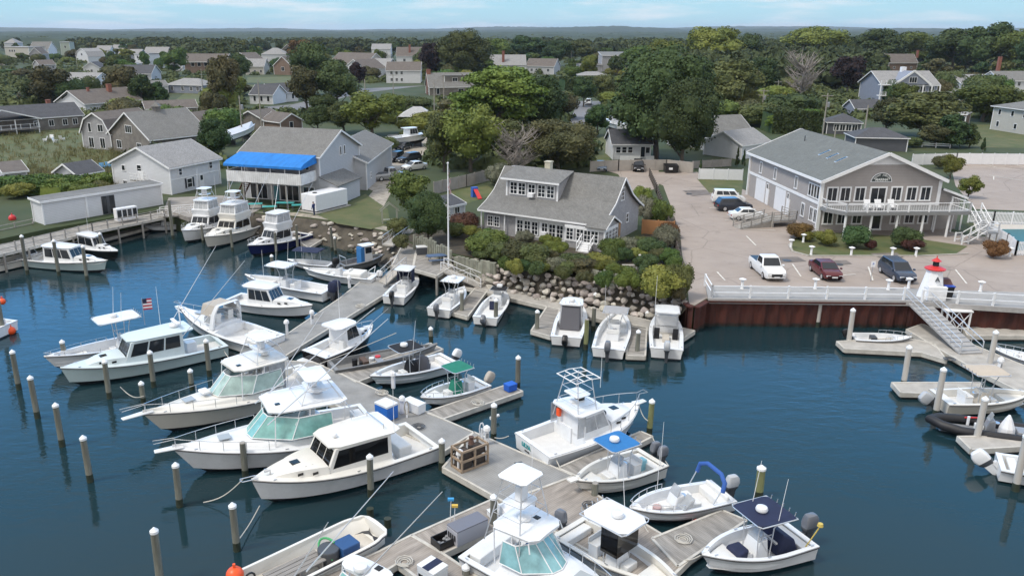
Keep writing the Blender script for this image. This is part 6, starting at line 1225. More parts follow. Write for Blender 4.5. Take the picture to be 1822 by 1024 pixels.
MB().box(x0-2.3, x0-1.2, -.28, .28, .45, .8).obj('engine_box', BEIGE, t, bevel=.05); outboard(t, h.x(0)-.12, 0, .78, ENG_S, 0, 1.2); antenna(t, x0-.2, 1.0, 2.7, 2.8)
# flybridge boats by the quay
def flybridge(label, bow, stern, B, zb, zs_, hull=None, deck=None, cab=(.36,.66), fb=True, enclosure=True, glass=GLASS, tower=True, canvas=None, rig=1):
    t, h, zr, x0, x1 = lobster(label, bow, stern, B, zb, zs_, hull, deck, cab, 1.35, front=3, sides=2, overh=.5, trunk=.88, glass=glass)
    MB().hexa([(x0-.2,-B*.36,zr),(x1-.9,-B*.30,zr),(x1-.9,B*.30,zr),(x0-.2,B*.36,zr)],[(x0-.25,-B*.37,zr+.75),(x1-.6,-B*.31,zr+.75),(x1-.6,B*.31,zr+.75),(x0-.25,B*.37,zr+.75)]).obj('flybridge', deck or GEL, t, bevel=.05)
    if enclosure: cabin(t, 'bridge_enclosure', x0-.15, x1-.9, B*.66, B*.56, zr+.75, zr+1.75, .25, .1, .1, canvas or GEL, 3, 2, 0, CLEAR, .08, .92, part=1); rtop(t, 'bridge_top', x0-.3, x1-.9, B*.66, B*.56, zr+1.85, .08, GEL, .06, .2)
    if tower: tower_frame(t, x0-.1, x1-1.2, B*.36, zr+1.9, 1.3)
    for sg in (1,-1):
        if rig: outrigger(t, (x0+.6, sg*B*.38, zr-.3), (x0-2.6, sg*(B*.38+1.4), zr+5.0), .035)
    antenna(t, x0+.1, B*.3, zr+1.8, 3.0); bowrail(h, .6, .55); return t, h, zr, x0, x1
flybridge('white flybridge sportfisher with an enclosed bridge and tower by the boathouse quay', (323,410), (404,388), 3.9, 1.8, 1.05, cab=(.38,.66))
flybridge('cream hulled flybridge sportfisher with a black window band', (363,421), (462,392), 4.0, 1.75, 1.05, CREAMH, GEL2, glass=TINT)
flybridge('navy hulled boat with a white canvas flybridge', (440,436), (540,414), 3.4, 1.55, 1.0, NAVYH, GEL, (.36,.68), tower=False, canvas=WHITE2)
# left edge
t, h, zr, x0, x1 = lobster('pale aqua cabin boat with dark side pilings, near the fish pier', (190,463), (44,455), 3.1, 1.45, .9, PALEBLUE, GEL, (.34,.70), 1.45, front=3, sides=3, overh=.4, trunk=.9)
radar(t, x0+.4, .2, zr+.08, .3)
t, h, zr, x0, x1 = lobster('small white cabin boat with a black hull behind the pale aqua one', (210,446), (128,430), 2.4, 1.3, .85, BLACKH, GEL, (.30,.66), 1.35, front=3, sides=2, overh=.5, trunk=.9); antenna(t, x0, .6, zr, 2.6)
t, L = boat('small white skiff with a green covered outboard at the floating dock', (255,401), (322,396), .9, .75, 'skiff'); h = Hull(t, L, 2.0, .95, .75, GEL, GEL, (0,.8), .35, .15, sole_m=NONSKID); outboard(t, h.x(.05), 0, .75, ENG_G, 0, 1.2, cover=mat('green_cover', (.01,.20,.10), .7)); console(t, h.x(.5), .7, .35, .8, .6, seat=False)
for lb, b, s, B in (('white motor boat behind the far pier with a red float on its rail', (-30,398), (48,380), 2.8), ('small white boat with a grey engine box behind the pier railing', (62,420), (2,436), 2.3), ('old grey-white skiff lying under the pier railing at the picture edge', (98,440), (-20,470), 2.4)):
    t, L = boat(lb, b, s, 1.2, .9, 'motor_boat'); h = Hull(t, L, B, 1.25, .9, GEL2, GEL2, (0,.6), .4, .2, sole_m=NONSKID); cabin(t, 'cuddy', h.x(.5), h.x(.7), B*.6, B*.5, 1.0, 1.7, .4, 0, .1, GEL, 2, 1); outboard(t, h.x(0)-.1, 0, .8, ENG_G)
t, L = boat('white boat stern with orange ball fenders cut by the picture edge', (-140,556), (10,580), 1.3, .9, 'motor_boat'); h = Hull(t, L, 2.9, 1.4, .95, GEL, GEL, (0,.5), .45, .25, sole_m=NONSKID); MB().box(h.x(0)+.6, h.x(0)+1.4, -.7, .7, .45, 1.3).obj('bait_station', GEL, t, bevel=.05)
# right basin
t, L = boat('small white dinghy with a low rail on the pale finger dock', (1622,600), (1517,598), .75, .62, 'dinghy'); t.location.z = .0; h = Hull(t, L, 1.9, .8, .62, GEL, GEL, (0,.7), .3, .2, p=2.6, sole_m=NONSKID); bowrail(h, .5, .28); MB().box(h.x(.3), h.x(.4), -.4, .3, .3, .75).obj('seat', DARK, t, bevel=.05); outboard(t, h.x(0)-.05, 0, .55, BLACK, .3)
t, h = center_console('cream centre console with a tan T-top and silver tilted outboard', (1838,697), (1671,706), 2.7, CANVT, CREAMH, 1.25, .9, 1, ENG_S, .9, cx=.45, tl=2.3, zt=2.9, tx=.45, deck=GEL2, ant=0, esc=1.3, cover=BEIGE)
t, L = boat('black inflatable boat with a grey console and white cover', (1655,742), (1845,768), .75, .7, 'inflatable_boat')
tb = MB(); L2 = L/2
pth = [(-L2,-.95,.45),(-L2*.2,-1.0,.46),(L2*.45,-.95,.5),(L2*.8,-.6,.58),(L2,0,.66),(L2*.8,.6,.58),(L2*.45,.95,.5),(-L2*.2,1.0,.46),(-L2,.95,.45)]
tb.tube(pth, .3, 12).obj('inflated_tube', mat('black_rubber', (.018,.018,.022), .55, noise=.2, scale=2), t, smooth=60); MB().hexa([(-L2,-.7,-.1),(L2*.8,-.2,0),(L2*.8,.2,0),(-L2,.7,-.1)],[(-L2,-.75,.3),(L2*.7,-.5,.3),(L2*.7,.5,.3),(-L2,.75,.3)]).obj('hull', GREYP, t); console(t, -.4, .7, .3, .9, .6, m=GREYP, seat=False); MB().lathe([(.5,0),(.45,.5),(.2,1.1),(.06,1.35)], (-1.3,.2,.35), 9).obj('white_cover', WHITE2, t); MB().box(-2.6,-1.9,-.5,.5,.3,.7).obj('seat', GREYP, t, bevel=.05); MB().tube([(.7,-.5,.35),(.7,-.5,.95)], .09, 8).obj('white_bottle', WHITE2, t); MB().tube([(-.1,-.9,.8),(.9,-.6,.8)], .05).obj('oar', REDP, t)
t, L = boat('white boat with a big white outboard cut by the right picture edge', (1960,846), (1776,820), 1.1, .85, 'motor_boat'); h = Hull(t, L, 2.5, 1.15, .85, GEL, GEL, (0,.9), .4, .25, p=2.6, sole_m=NONSKID); outboard(t, h.x(0)-.1, 0, .78, ENG_W, .8, 1.35); MB().box(h.x(.1), h.x(.2), -.9, .9, .4, .85).obj('stern_bench', SEAT, t, bevel=.08)
t, L = boat('little white runabout beside the gangway landing at the right edge', (1766,618), (1880,648), .8, .65, 'runabout'); h = Hull(t, L, 1.9, .85, .65, GEL, GEL, (0,.6), .3, .2, p=2.6, sole_m=NONSKID); bowrail(h, .5, .3); outboard(t, h.x(0)-.05, 0, .55, ENG_G)
# ---------------------------------------------------------------- trees, shrubs, hedges
BARK = mat('bark', (.10,.085,.07), .95, noise=.3, scale=3)
LM = dict(dark=leafmat('dark_green_leaves', (.030,.058,.021), (.066,.105,.036), 1.1), green=leafmat('green_leaves', (.048,.090,.021), (.104,.152,.038), 1.1), bright=leafmat('bright_green_leaves', (.070,.135,.025), (.145,.215,.045), 1.1),
    yellow=leafmat('yellow_green_leaves', (.095,.125,.024), (.19,.205,.05), 1.1), olive=leafmat('olive_leaves', (.055,.078,.025), (.115,.130,.048), 1.1), brown=leafmat('brownish_leaves', (.048,.055,.024), (.105,.098,.042), 1.1),
    purple=leafmat('purple_leaves', (.016,.011,.013), (.042,.026,.030), 1.1), rust=leafmat('rusty_leaves', (.080,.042,.020), (.17,.095,.038), 1.1), grey=leafmat('grey_green_leaves', (.10,.115,.075), (.20,.205,.15), 1.1), red=leafmat('dark_red_leaves', (.045,.020,.015), (.10,.045,.032), 1.1), topiary=leafmat('topiary_leaves', (.060,.082,.015), (.125,.145,.028), 1.4))
def leaves(pts, nrm, size, rng, jit=.7):
    """Bent leaf-clump quads at pts facing roughly nrm."""
    n = len(pts); d = nrm + rng.normal(0, jit, (n,3)); d /= np.linalg.norm(d, axis=1)[:,None]+1e-9
    u = np.cross(d, rng.normal(0,1,(n,3))); u /= np.linalg.norm(u, axis=1)[:,None]+1e-9; w = np.cross(d, u)
    s = (size*(.55+.9*rng.random(n)))[:,None]; a = .55+.5*rng.random((n,1))
    k = d*s*.25
    V = np.stack([pts-u*s, pts-w*s*a+k, pts+u*s, pts+w*s*a-k*.6], 1).reshape(-1,3)
    F = np.arange(4*n).reshape(n,4); return V, F
def crownmesh(name, m, seed, lobes, nl, size, shape='round', hr=1.0, core=.72, jit=.65, tuft=1.0):
    """Unit crown: radius 1, base z=0, top z=2*hr."""
    rng = np.random.default_rng(seed); Vs, Fs = [], []; off = 0; C = []
    for i in range(lobes):
        if shape == 'round':
            while 1:
                p = rng.uniform(-1,1,3)
                if np.linalg.norm(p) < 1: break
            p = p*np.array([.72,.72,.68]); r = rng.uniform(.26,.44)*(1.15-.3*np.linalg.norm(p)); 
            if p[2] < -.45: r *= .75
        elif shape == 'spread':
            a = rng.uniform(0,2*math.pi); q = math.sqrt(rng.random())*.8; p = np.array([q*math.cos(a), q*math.sin(a), rng.choice([-.5,-.1,.3,.62])*(1-.45*q)+rng.normal(0,.06)]); r = rng.uniform(.22,.36)
        elif shape == 'cone':
            z = rng.uniform(-.95,.9); q = (1-z)/2*.8; a = rng.uniform(0,2*math.pi); p = np.array([q*.75*math.cos(a), q*.75*math.sin(a), z]); r = .13+.24*(1-z)/2
        elif shape == 'column':
            z = rng.uniform(-.8,.85); a = rng.uniform(0,2*math.pi); q = .45*(1-max(0,z)**2); p = np.array([q*math.cos(a), q*math.sin(a), z]); r = .3
        elif shape == 'mound':
            a = rng.uniform(0,2*math.pi); q = math.sqrt(rng.random())*.6; p = np.array([q*math.cos(a), q*math.sin(a), rng.uniform(-.7,.1)*(1-q)-.3*q]); r = rng.uniform(.38,.48)
        C.append((p, r))
    per = nl//lobes
    for p, r in C:
        d = rng.normal(0,1,(per,3)); d /= np.linalg.norm(d,axis=1)[:,None]; d[:,2] = np.where((d[:,2] < -.3) & (rng.random(per) < .7), -d[:,2], d[:,2])
        rad = r*(.80+.30*rng.random(per)); q = p + d*rad[:,None]*np.array([1,1,.82 if shape != 'spread' else .5])
        V, F = leaves(q, d+np.array([0,0,.25]), size, rng, jit); Vs.append(V); Fs += (F+off).tolist(); off += len(V)
        if core:
            b = MB().ball((0,0,0), (r*core,r*core,r*core*(.82 if shape != 'spread' else .45)), 7, 5); v = np.array(b.v); v *= (1+rng.normal(0,.10,(len(v),1))); Vs.append(v+p); Fs += [tuple(i+off for i in f) for f in b.f]; off += len(v)
    V = np.concatenate(Vs); V[:,2] = (V[:,2]+1)*hr; V[:,2] = np.maximum(V[:,2], .02)
    me = bpy.data.meshes.new(name); me.from_pydata(V.tolist(), [], Fs); me.update(); me.materials.append(m); return me
def trunkmesh(name, seed, h0, hr, bare=False):
    rng = random.Random(seed); b = MB(); top = h0+hr*1.1
    b.tube([(0,0,-.1),(.02,.0,h0*.6),(rng.uniform(-.04,.04),rng.uniform(-.04,.04),h0+hr*.5),(0,0,top)], .075, 7, .02)
    n = 26 if bare else 7
    for i in range(n):
        a = rng.uniform(0,6.28); z = h0*.8+(hr*1.2 if bare else hr*.8)*rng.random(); l = rng.uniform(.45,.8); e = (l*math.cos(a), l*math.sin(a), z+l*rng.uniform(.5,1.1)); mid = (e[0]*.5, e[1]*.5, z+(e[2]-z)*.35)
        b.tube([(0,0,z),mid,e], .03, 5, .008)
        if bare:
            for j in range(6):
                f = rng.uniform(.35,1); s = Vector((e[0]*f,e[1]*f,z+(e[2]-z)*f)); b.tube([s, s+Vector((rng.uniform(-.3,.3),rng.uniform(-.3,.3),rng.uniform(.05,.4)))], .010, 3, .003)
    me = b.mesh(name); me.materials.append(BARK if not bare else mat('pale_dead_bark', (.26,.235,.22), .95)); return me
KIND = {}   # kind -> list of (crown mesh, trunk mesh, trunk share)
def kinddef(k, m, shape, lobes, nl, size, hr, h0, n=3, **kw):
    KIND[k] = [(crownmesh('crown_'+k, LM[m], hash_(k)+i, lobes, nl, size, shape, hr, **kw), trunkmesh('trunk_'+k, i+3, h0, hr), h0) for i in range(n)]
def hash_(s): return sum(ord(c)*(i+3) for i, c in enumerate(s)) % 9999
for k, m in (('dark','dark'),('green','green'),('olive','olive'),('brown','brown'),('yellow','yellow')): kinddef(k, m, 'round', 26, 6500, .040, .98, .16, 3)
kinddef('purple','purple','round',20,3600,.055,.95,.3,1); kinddef('rust','rust','round',18,3200,.058,.95,.35,1); kinddef('bright','bright','spread',44,13000,.032,.85,.2,2)
kinddef('bigdark','dark','round',64,30000,.023,1.0,.06,2); kinddef('bigolive','olive','round',54,22000,.026,.9,.1,1); kinddef('bigbrown','brown','round',56,26000,.025,.95,.06,1); kinddef('willow','yellow','round',44,13000,.032,.75,.2,2)
kinddef('cedar','dark','column',26,4000,.062,1.3,.2,2); kinddef('conifer','dark','cone',26,3600,.055,1.5,.2,2); kinddef('cedarbrown','brown','round',26,4500,.05,.95,.2,2)
for k, m in (('bush','green'),('bushdark','dark'),('bushbright','bright'),('bushyellow','yellow'),('bushbrown','brown'),('bushrust','rust'),('bushred','red'),('bushgrey','grey'),('busholive','olive')): KIND[k] = [(crownmesh('foliage_'+k, LM[m], hash_(k)+i, 18, 5000, .040, 'mound', .62, core=.86), None, 0) for i in range(2)]
KIND['topiary'] = [(crownmesh('foliage_topiary', LM['topiary'], 5+i, 9, 3600, .036, 'mound', .58, core=.93, jit=.35), None, 0) for i in range(2)]
KIND['far'] = [(crownmesh('crown_far', LM[m], 900+i, 12, 1300, .085, 'round', .85, core=.85), trunkmesh('trunk_far', i, .3, .8), .3) for i, m in enumerate(('dark','green','olive','green','dark','brown','yellow'))]
TC = [0]
def tree(x, yb, wpx, yt, kind, label, group=None, name=None, cat=None, z=None, var=None):
    z = LAND if z is None else z; p = at(x, yb, z); s = scale_at(x, yb, z); w = wpx/s/2; H = (yb-yt)/s; TC[0] += 1
    lst = KIND[kind]; cm, tm, h0 = lst[(TC[0] if var is None else var) % len(lst)]; bush = kind.startswith('bush') or kind == 'topiary'
    hr = {True: .62, False: 1}[bush]
    vz = [v for v in (max(q.co.z for q in cm.vertices),)][0] if cm.name not in ZM else ZM[cm.name]; ZM[cm.name] = vz
    name = name or ('shrub' if bush else 'tree'); t = thing(name, label, cat or name, p, random.uniform(0, 6.28), group)
    tot = vz + h0; sz = H/tot; t.scale = (w, w, sz)
    c = bpy.data.objects.new('foliage' if bush else 'crown', cm); COL.objects.link(c); c.parent = t; c.location = (0,0,h0)
    if tm: k = bpy.data.objects.new('trunk', tm); COL.objects.link(k); k.parent = t
    return t
ZM = {}
# --- trees one can point at
for a in [
 (1166,282,184,92,'bigdark','great dark tree with a broad top beside the little white cottage'), (1212,296,128,146,'bigdark','broad dark green tree leaning over the fence beside the black dumpster'),
 (885,252,176,128,'bright','bright green spreading tree in flat leafy tiers beside the road'), (965,246,86,140,'dark','dark tree between the bright green tree and the road'),
 (838,306,120,190,'yellow','loose yellow green tree behind the flagpole'), (790,305,84,205,'olive','sparse olive tree beside the boatyard'), (992,306,136,218,'bigbrown','brownish round tree behind the cottage chimney'),
 (762,432,82,342,'bigdark','dense dark green tree at the head of the narrow pier'), (733,392,92,306,'green','rounded green tree between the lawn and the dense dark tree'),
 (828,140,98,58,'bigolive','tall olive crowned tree above the shingled cape house'), (768,140,46,80,'purple','purple leaved tree beside the tall olive tree'), (535,120,44,74,'rust','rust coloured tree by the brown roofs'),
 (556,170,78,80,'dark','tall dark tree with olive top behind the field'), (600,196,84,112,'dark','dark wide tree before the beige house'), (546,196,70,120,'cedarbrown','brown green tree left of the dark wide tree'),
 (402,196,64,104,'cedarbrown','brown topped tree beside the field'), (312,136,52,88,'green','green tree before the brown sided house'), (638,160,32,113,'purple','dark plum tree in front of the beige house'),
 (92,188,80,120,'cedarbrown','big brownish cedar in front of the tall white house'), (222,190,64,122,'cedarbrown','dark cedar left of the gable chimney'), (254,196,58,136,'cedar','dark cedar right of the tall chimney'), (285,195,44,148,'cedar','small dark pine before the white cottage'),
 (361,208,20,172,'conifer','small dark pointed conifer by the road'), (386,282,62,214,'dark','dark green bushy tree behind the boathouse roof'), (56,186,38,146,'cedar','small cedar at the pond edge'),
 (1178,124,72,72,'willow','pale green willow at the left of the yellow crowned trees'), (1268,136,106,54,'willow','broad yellow crowned tree beyond the great dark tree'), (1450,116,118,52,'willow','tall yellow green willow behind the bare tree'),
 (1506,170,62,104,'purple','dark purple leaved tree left of the mansion'), (1352,172,74,106,'dark','round dark tree left of the bare tree'), (1298,206,112,114,'olive','olive tree cluster behind the grey roofed white house'), (1260,196,60,130,'olive','olive green tree beside the great dark tree'),
 (1606,202,54,150,'green','green tree in front of the mansion gable'), (1645,246,150,168,'olive','wide olive tree below the mansion'), (1575,240,60,176,'brown','thin brownish tree beside the low garage'), (1690,262,80,206,'cedar','dark pine clump before the right lawn'), (1662,262,66,222,'cedarbrown','dark bushy cedar behind the white vinyl fence'), (1725,262,44,222,'conifer','dark conifer at the edge of the right lawn'),
 (1748,216,116,152,'green','light green spreading tree before the terrace house'), (1748,270,12,246,'conifer','tiny pointed evergreen at the white fence'), (1690,318,40,276,'yellow','yellow green ornamental tree in the upper parking lot'), (1722,352,42,312,'yellow','bushy ornamental tree at the corner of the upper parking lot'),
 (1062,242,48,188,'dark','dark green bushy tree beside the road'), (1038,190,44,140,'dark','dark tree in the hedge at the end of the road'), (1072,184,50,136,'olive','olive tree at the road bend'), (1440,236,34,196,'bright','light green tree beside the dark hedge'), (1372,236,26,206,'bright','small bright tree behind the marina office roof'),
 (662,242,104,166,'yellow','yellow green scrub tree behind the bait house wing'), (612,236,64,184,'olive','olive scrub tree by the bait house roof'), (566,236,52,188,'dark','dark scrub tree left of the bait house ridge'), (700,214,56,168,'green','green scrub tree beside the white tent'),
 (1560,122,92,56,'dark','tall dark tree group right of the willow'), (1500,112,60,64,'dark','dark tree between the willow and the tall dark trees'), (1625,118,74,60,'green','green tree behind the mansion roof'), (1692,132,98,56,'dark','dark tree right behind the mansion'), (1745,134,96,46,'dark','tallest dark tree at the right of the village'), (1796,136,84,58,'green','green tree above the dark roofed house'), (1836,142,70,60,'dark','dark tree cut by the right picture edge'), (1655,128,50,92,'conifer','pointed grey green spruce beside the mansion'),
 (1420,110,50,66,'olive','olive tree before the willow'), (1330,128,60,64,'dark','dark tree between the two yellow crowned trees'), (940,112,70,66,'dark','dark round tree behind the white roofed house'), (990,118,60,74,'dark','dark blue green tree behind the grey low house'), (880,118,60,72,'green','green tree left behind the white roofed house'), (1040,112,60,74,'olive','olive tree behind the modern tower house'), (1130,134,64,84,'green','green tree right of the modern tower house'),
 (1048,142,34,100,'yellow','small yellow tree between the modern house and the terrace wing'), (430,150,50,98,'dark','dark tree at the top of the field')]:
    tree(*a)
bt = thing('bare_tree', 'grey leafless tree between the willow and the purple tree', 'tree', at(1424,178,LAND), 0); s_ = scale_at(1424,178,LAND); bt.scale = (46/s_, 46/s_, 70/s_/1.9)
for q in range(2): k = bpy.data.objects.new('trunk' if q == 0 else 'branches', trunkmesh('bare', 40+q, .35, 1.0, True)); COL.objects.link(k); k.parent = bt
bt = thing('bare_tree', 'pale grey dead shrub tree behind the cottage dormer', 'tree', at(918,312,LAND), 0); s_ = scale_at(918,312,LAND); bt.scale = (56/s_, 56/s_, 78/s_/1.9)
for q in range(2): k = bpy.data.objects.new('trunk' if q == 0 else 'branches', trunkmesh('bare', 50+q, .25, 1.0, True)); COL.objects.link(k); k.parent = bt
# hedges
def hedge(label, a, b, w, h, m, n=2600, leaf=.16, name='hedge'):
    A, B = at(*a, LAND), at(*b, LAND); t = thing(name, label, 'hedge', A, ang(A, B)); L = (B-A).length; rng = np.random.default_rng(hash_(label))
    MB().hexa([(0,0,0),(L,0,0),(L,w,0),(0,w,0)], [(.2,.2,h*.93),(L-.2,.2,h*.93),(L-.2,w-.2,h*.93),(.2,w-.2,h*.93)]).obj('core', m, t)
    f = rng.random(n); P = np.zeros((n,3)); Nn = np.zeros((n,3)); top = f < .45; P[:,0] = rng.random(n)*L
    P[top,1] = rng.random(top.sum())*w; P[top,2] = h*(.93+.1*rng.random(top.sum())); Nn[top,2] = 1; o = ~top; P[o,1] = rng.normal(0,.08,o.sum()); P[o,2] = rng.random(o.sum())*h; Nn[o,1] = -1
    V, F = leaves(P, Nn, leaf, rng, .6); me = bpy.data.meshes.new('leaves'); me.from_pydata(V.tolist(), [], F.tolist()); me.materials.append(m); link('foliage', me, m, t)
hedge('tall dark clipped hedge behind the marina office', (1374,238), (1460,238), 8, 4.8, LM['dark'], 6000, .3)
hedge('dark clipped hedge wall at the end of the road', (1005,170), (1090,168), 6, 6.0, LM['dark'], 2200, .4)
hedge('low green rose hedge behind the fish shed', (-40,350), (140,345), 6, 1.9, LM['bush'.replace('bush','green')], 3500, .2)
hedge('rounded pale green hedge along the shed roof', (110,356), (220,330), 4, 1.8, LM['bright'], 2200, .16)
for a in [(20,338,60,312,'bushbright'),(64,334,56,310,'bush'),(104,344,60,318,'bushyellow'),(150,350,56,326,'bush'),(36,352,56,326,'bushyellow'),(182,344,44,322,'busholive')]:
    tree(*a, {'bushbright':'bright green rose bush','bush':'green beach rose bush','bushyellow':'yellowish green rose bush','busholive':'olive rose bush'}[a[4]]+' in the hedge behind the fish shed', 'rose bushes behind the fish shed')
# garden round the cottage
for a in [
 (847,424,40,401,'topiary','small clipped yellow green mound at the porch corner'), (868,450,68,412,'bush','wide green shrub between the pier posts and the cottage'), (826,410,46,378,'bushred','dark red leaved bush left of the cottage'), (806,420,34,396,'busholive','olive shrub by the tiny garden shed'),
 (979,438,32,416,'topiary','clipped mound under the cottage windows'), (990,453,36,428,'topiary','second clipped mound nearer the sunroom steps'), (958,446,28,430,'bushbrown','brownish shrub under the long window row'), (915,470,60,428,'bushbrown','large brown green shrub above the boulders'), (948,474,56,434,'busholive','olive shrub above the middle boulders'), (932,430,30,410,'bushgrey','grey leaved shrub at the cottage wall'),
 (890,462,44,430,'busholive','straggly olive shrub above the gangway'), (1022,476,50,452,'busholive','wide olive shrub before the sunroom steps'), (1066,476,50,450,'bushyellow','yellowish shrub right of the sunroom steps'), (1040,486,54,460,'bushbrown','brown shrub behind the timber palisade'), (988,480,34,456,'bushgrey','pale silver shrub above the boulders'),
 (1075,486,34,462,'topiary','clipped mound behind the palisade'), (1098,492,36,466,'topiary','clipped mound right of its twin behind the palisade'), (1120,516,44,478,'topiary','tall clipped mound at the end of the palisade'), (1168,530,78,474,'bushyellow','large yellow green shrub above the boulders by the bulkhead'), (1205,528,44,468,'busholive','olive shrub in the corner by the bulkhead'),
 (1114,446,44,420,'bushgrey','white flowering hydrangea by the tan side door'), (1158,452,44,424,'bushdark','dark green shrub in the side garden'), (1184,440,38,400,'bushgrey','white flowering shrub by the parking lot fence'), (1198,480,32,452,'bush','round green bush by the parking lot fence'), (1150,478,40,452,'bushdark','dark shrub behind the garden statue'), (1088,450,40,424,'bush','green shrub at the sunroom corner'), (1190,420,30,396,'bushrust','reddish shrub by the wooden fence'),
 (1148,396,40,348,'bushgrey','tall pale reeds behind the cottage'), (1172,398,44,352,'bush','tall green reeds behind the cottage by the fence'), (1140,372,36,330,'bushyellow','tall golden reeds behind the cottage'), (708,412,36,388,'busholive','olive shrub beside the arbor'), (716,440,30,416,'bushbrown','brown shrub at the pier head'), (884,330,40,290,'bushgrey','pale flowering bush at the stockade fence'),
 (1422,424,48,394,'bushrust','rusty red shrub at the ramp landing'), (1438,430,22,412,'bushyellow','small yellow shrub at the office corner'), (1467,436,36,408,'bushyellow','bright yellow green shrub under the office windows'), (1522,440,58,402,'bushdark','dark rounded shrub under the balcony'), (1546,444,20,424,'bushred','dark red shrub by the entrance steps'), (1610,440,52,404,'bushdark','dark rounded shrub right of the entrance'), (1622,446,36,424,'bushred','reddish shrub under the balcony stair'), (1768,458,40,424,'bushrust','rusty flowering shrub right of the balcony stair'),
 (1676,300,36,276,'bushbrown','brown shrub behind the marina annex'), (1620,262,36,244,'busholive','olive bush at the white fence end')]:
    garden = a[1] > 405 and 700 < a[0] < 1220
    tree(a[0], a[1]+(3 if garden else 0), a[2]*(1.25 if garden else 1.1), a[3], *a[4:])
for i, (x, y) in enumerate(((1000,498),(1040,506),(1075,512),(955,494),(915,490),(1160,526),(1205,536),(872,428),(890,436),(925,450),(962,462),(975,470),(1085,470),(1110,466),(1130,462),(1140,446),(1170,466),(1188,470),(1150,500),(1185,512),(860,462),(840,452),(902,482),(930,486),(960,488),(1010,490),(1135,520),(1190,530))):
    tree(x, y, random.uniform(32,44), y-random.uniform(18,26) - (6 if y > 465 else 0), ('busholive','bushbrown','bush','bushdark','bushyellow')[i % 5], 'leafy shrub in the dense planting between the cottage and the boulders', 'shrubs of the cottage garden')
for a in [(1245,314,10,284,'conifer','small pointed evergreen behind the white vinyl fence'), (1311,296,10,262,'conifer','narrow evergreen at the office corner'), (1322,298,9,266,'conifer','second narrow evergreen touching the office corner')]: tree(*a)
for x, y, w in ((690,196,70),(742,190,64),(650,206,50),(770,215,70),(735,228,60),(800,232,60),(690,262,40),(728,250,50),(850,266,50),(810,262,44)):
    tree(x, y+8, w, y-18, random.choice(['bush','busholive','bushdark','bushyellow']), 'low scrub bush on the overgrown ground behind the bait house wing', 'scrub bushes behind the bait house')
# --- trees of the wooded village edge, smaller with distance
HB = [(0,70,60,120),(95,78,170,118),(185,88,300,150),(325,98,410,135),(440,130,535,190),(462,84,525,138),(575,88,752,150),(745,128,846,172),(862,98,990,136),(1020,92,1120,165),(1540,112,1668,190),(1575,102,1635,130),(1700,112,1830,182),(1755,172,1830,240),(0,118,130,190),(1005,150,1085,225)]
placed = 0; rr = random.Random(5)
LBL = ('far woodland tree between the village roofs and the horizon', 'village edge trees')
while placed < 175:
    yb = 78 + 74*rr.random()**1.5; x = rr.uniform(-40, 1860); h = rr.uniform(7, 12); s = scale_at(x, yb, LAND); w = rr.uniform(8, 13)
    x0, x1, y0, y1 = x-w*s/2, x+w*s/2, yb-h*s, yb
    if any(x1 > b[0] and x0 < b[2] and y1 > b[3]-2 and y0 < b[3]-3 and y1 > b[1] for b in HB): continue
    tree(x, yb, w*s, yb-h*s, 'far', LBL[0], LBL[1]); placed += 1
# --- undergrowth and garden trees between the houses
LAWN = [(436,134,530,168),(295,163,372,194),(-200,233,205,300),(1690,222,1900,266),(640,235,770,345),(1010,178,1075,226),(440,150,762,196)]
NEAR = [(0,176,150,245),(100,158,242,215),(148,186,205,270),(195,188,335,285),(318,198,418,246),(195,244,400,350),(405,222,705,380),(1075,236,1158,300),(1255,195,1372,285),(1318,228,1730,300),(1455,208,1535,246),(1508,228,1618,275),(1515,188,1572,214),(1680,198,1720,226),(695,198,762,225),(764,230,1075,330),(1160,240,1330,330)]
def blocked(x0, x1, y0, y1): return any(x1 > b[0] and x0 < b[2] and y1 > b[3]-2 and y0 < b[3]-3 and y1 > b[1] for b in HB+NEAR)
placed = 0; KS = ['busholive','bushdark','bush','bushbrown','bushyellow']
while placed < 225:
    yb = 100 + 195*rr.random()**1.3; x = rr.uniform(-30, 1850); h = rr.uniform(3.0, 8.5); s = scale_at(x, yb, LAND); w = rr.uniform(7, 15)
    x0, x1 = x-w*s/2, x+w*s/2
    if any(b[0] < x < b[2] and b[1] < yb < b[3] for b in LAWN) or blocked(x0, x1, yb-h*s, yb) or (yb > 225 and 400 < x and not (775 < x < 1045)): continue
    tree(x, yb, w*s, yb-h*s, KS[placed % 5], 'bushy undergrowth filling a gap between the village houses', 'undergrowth of the village'); placed += 1
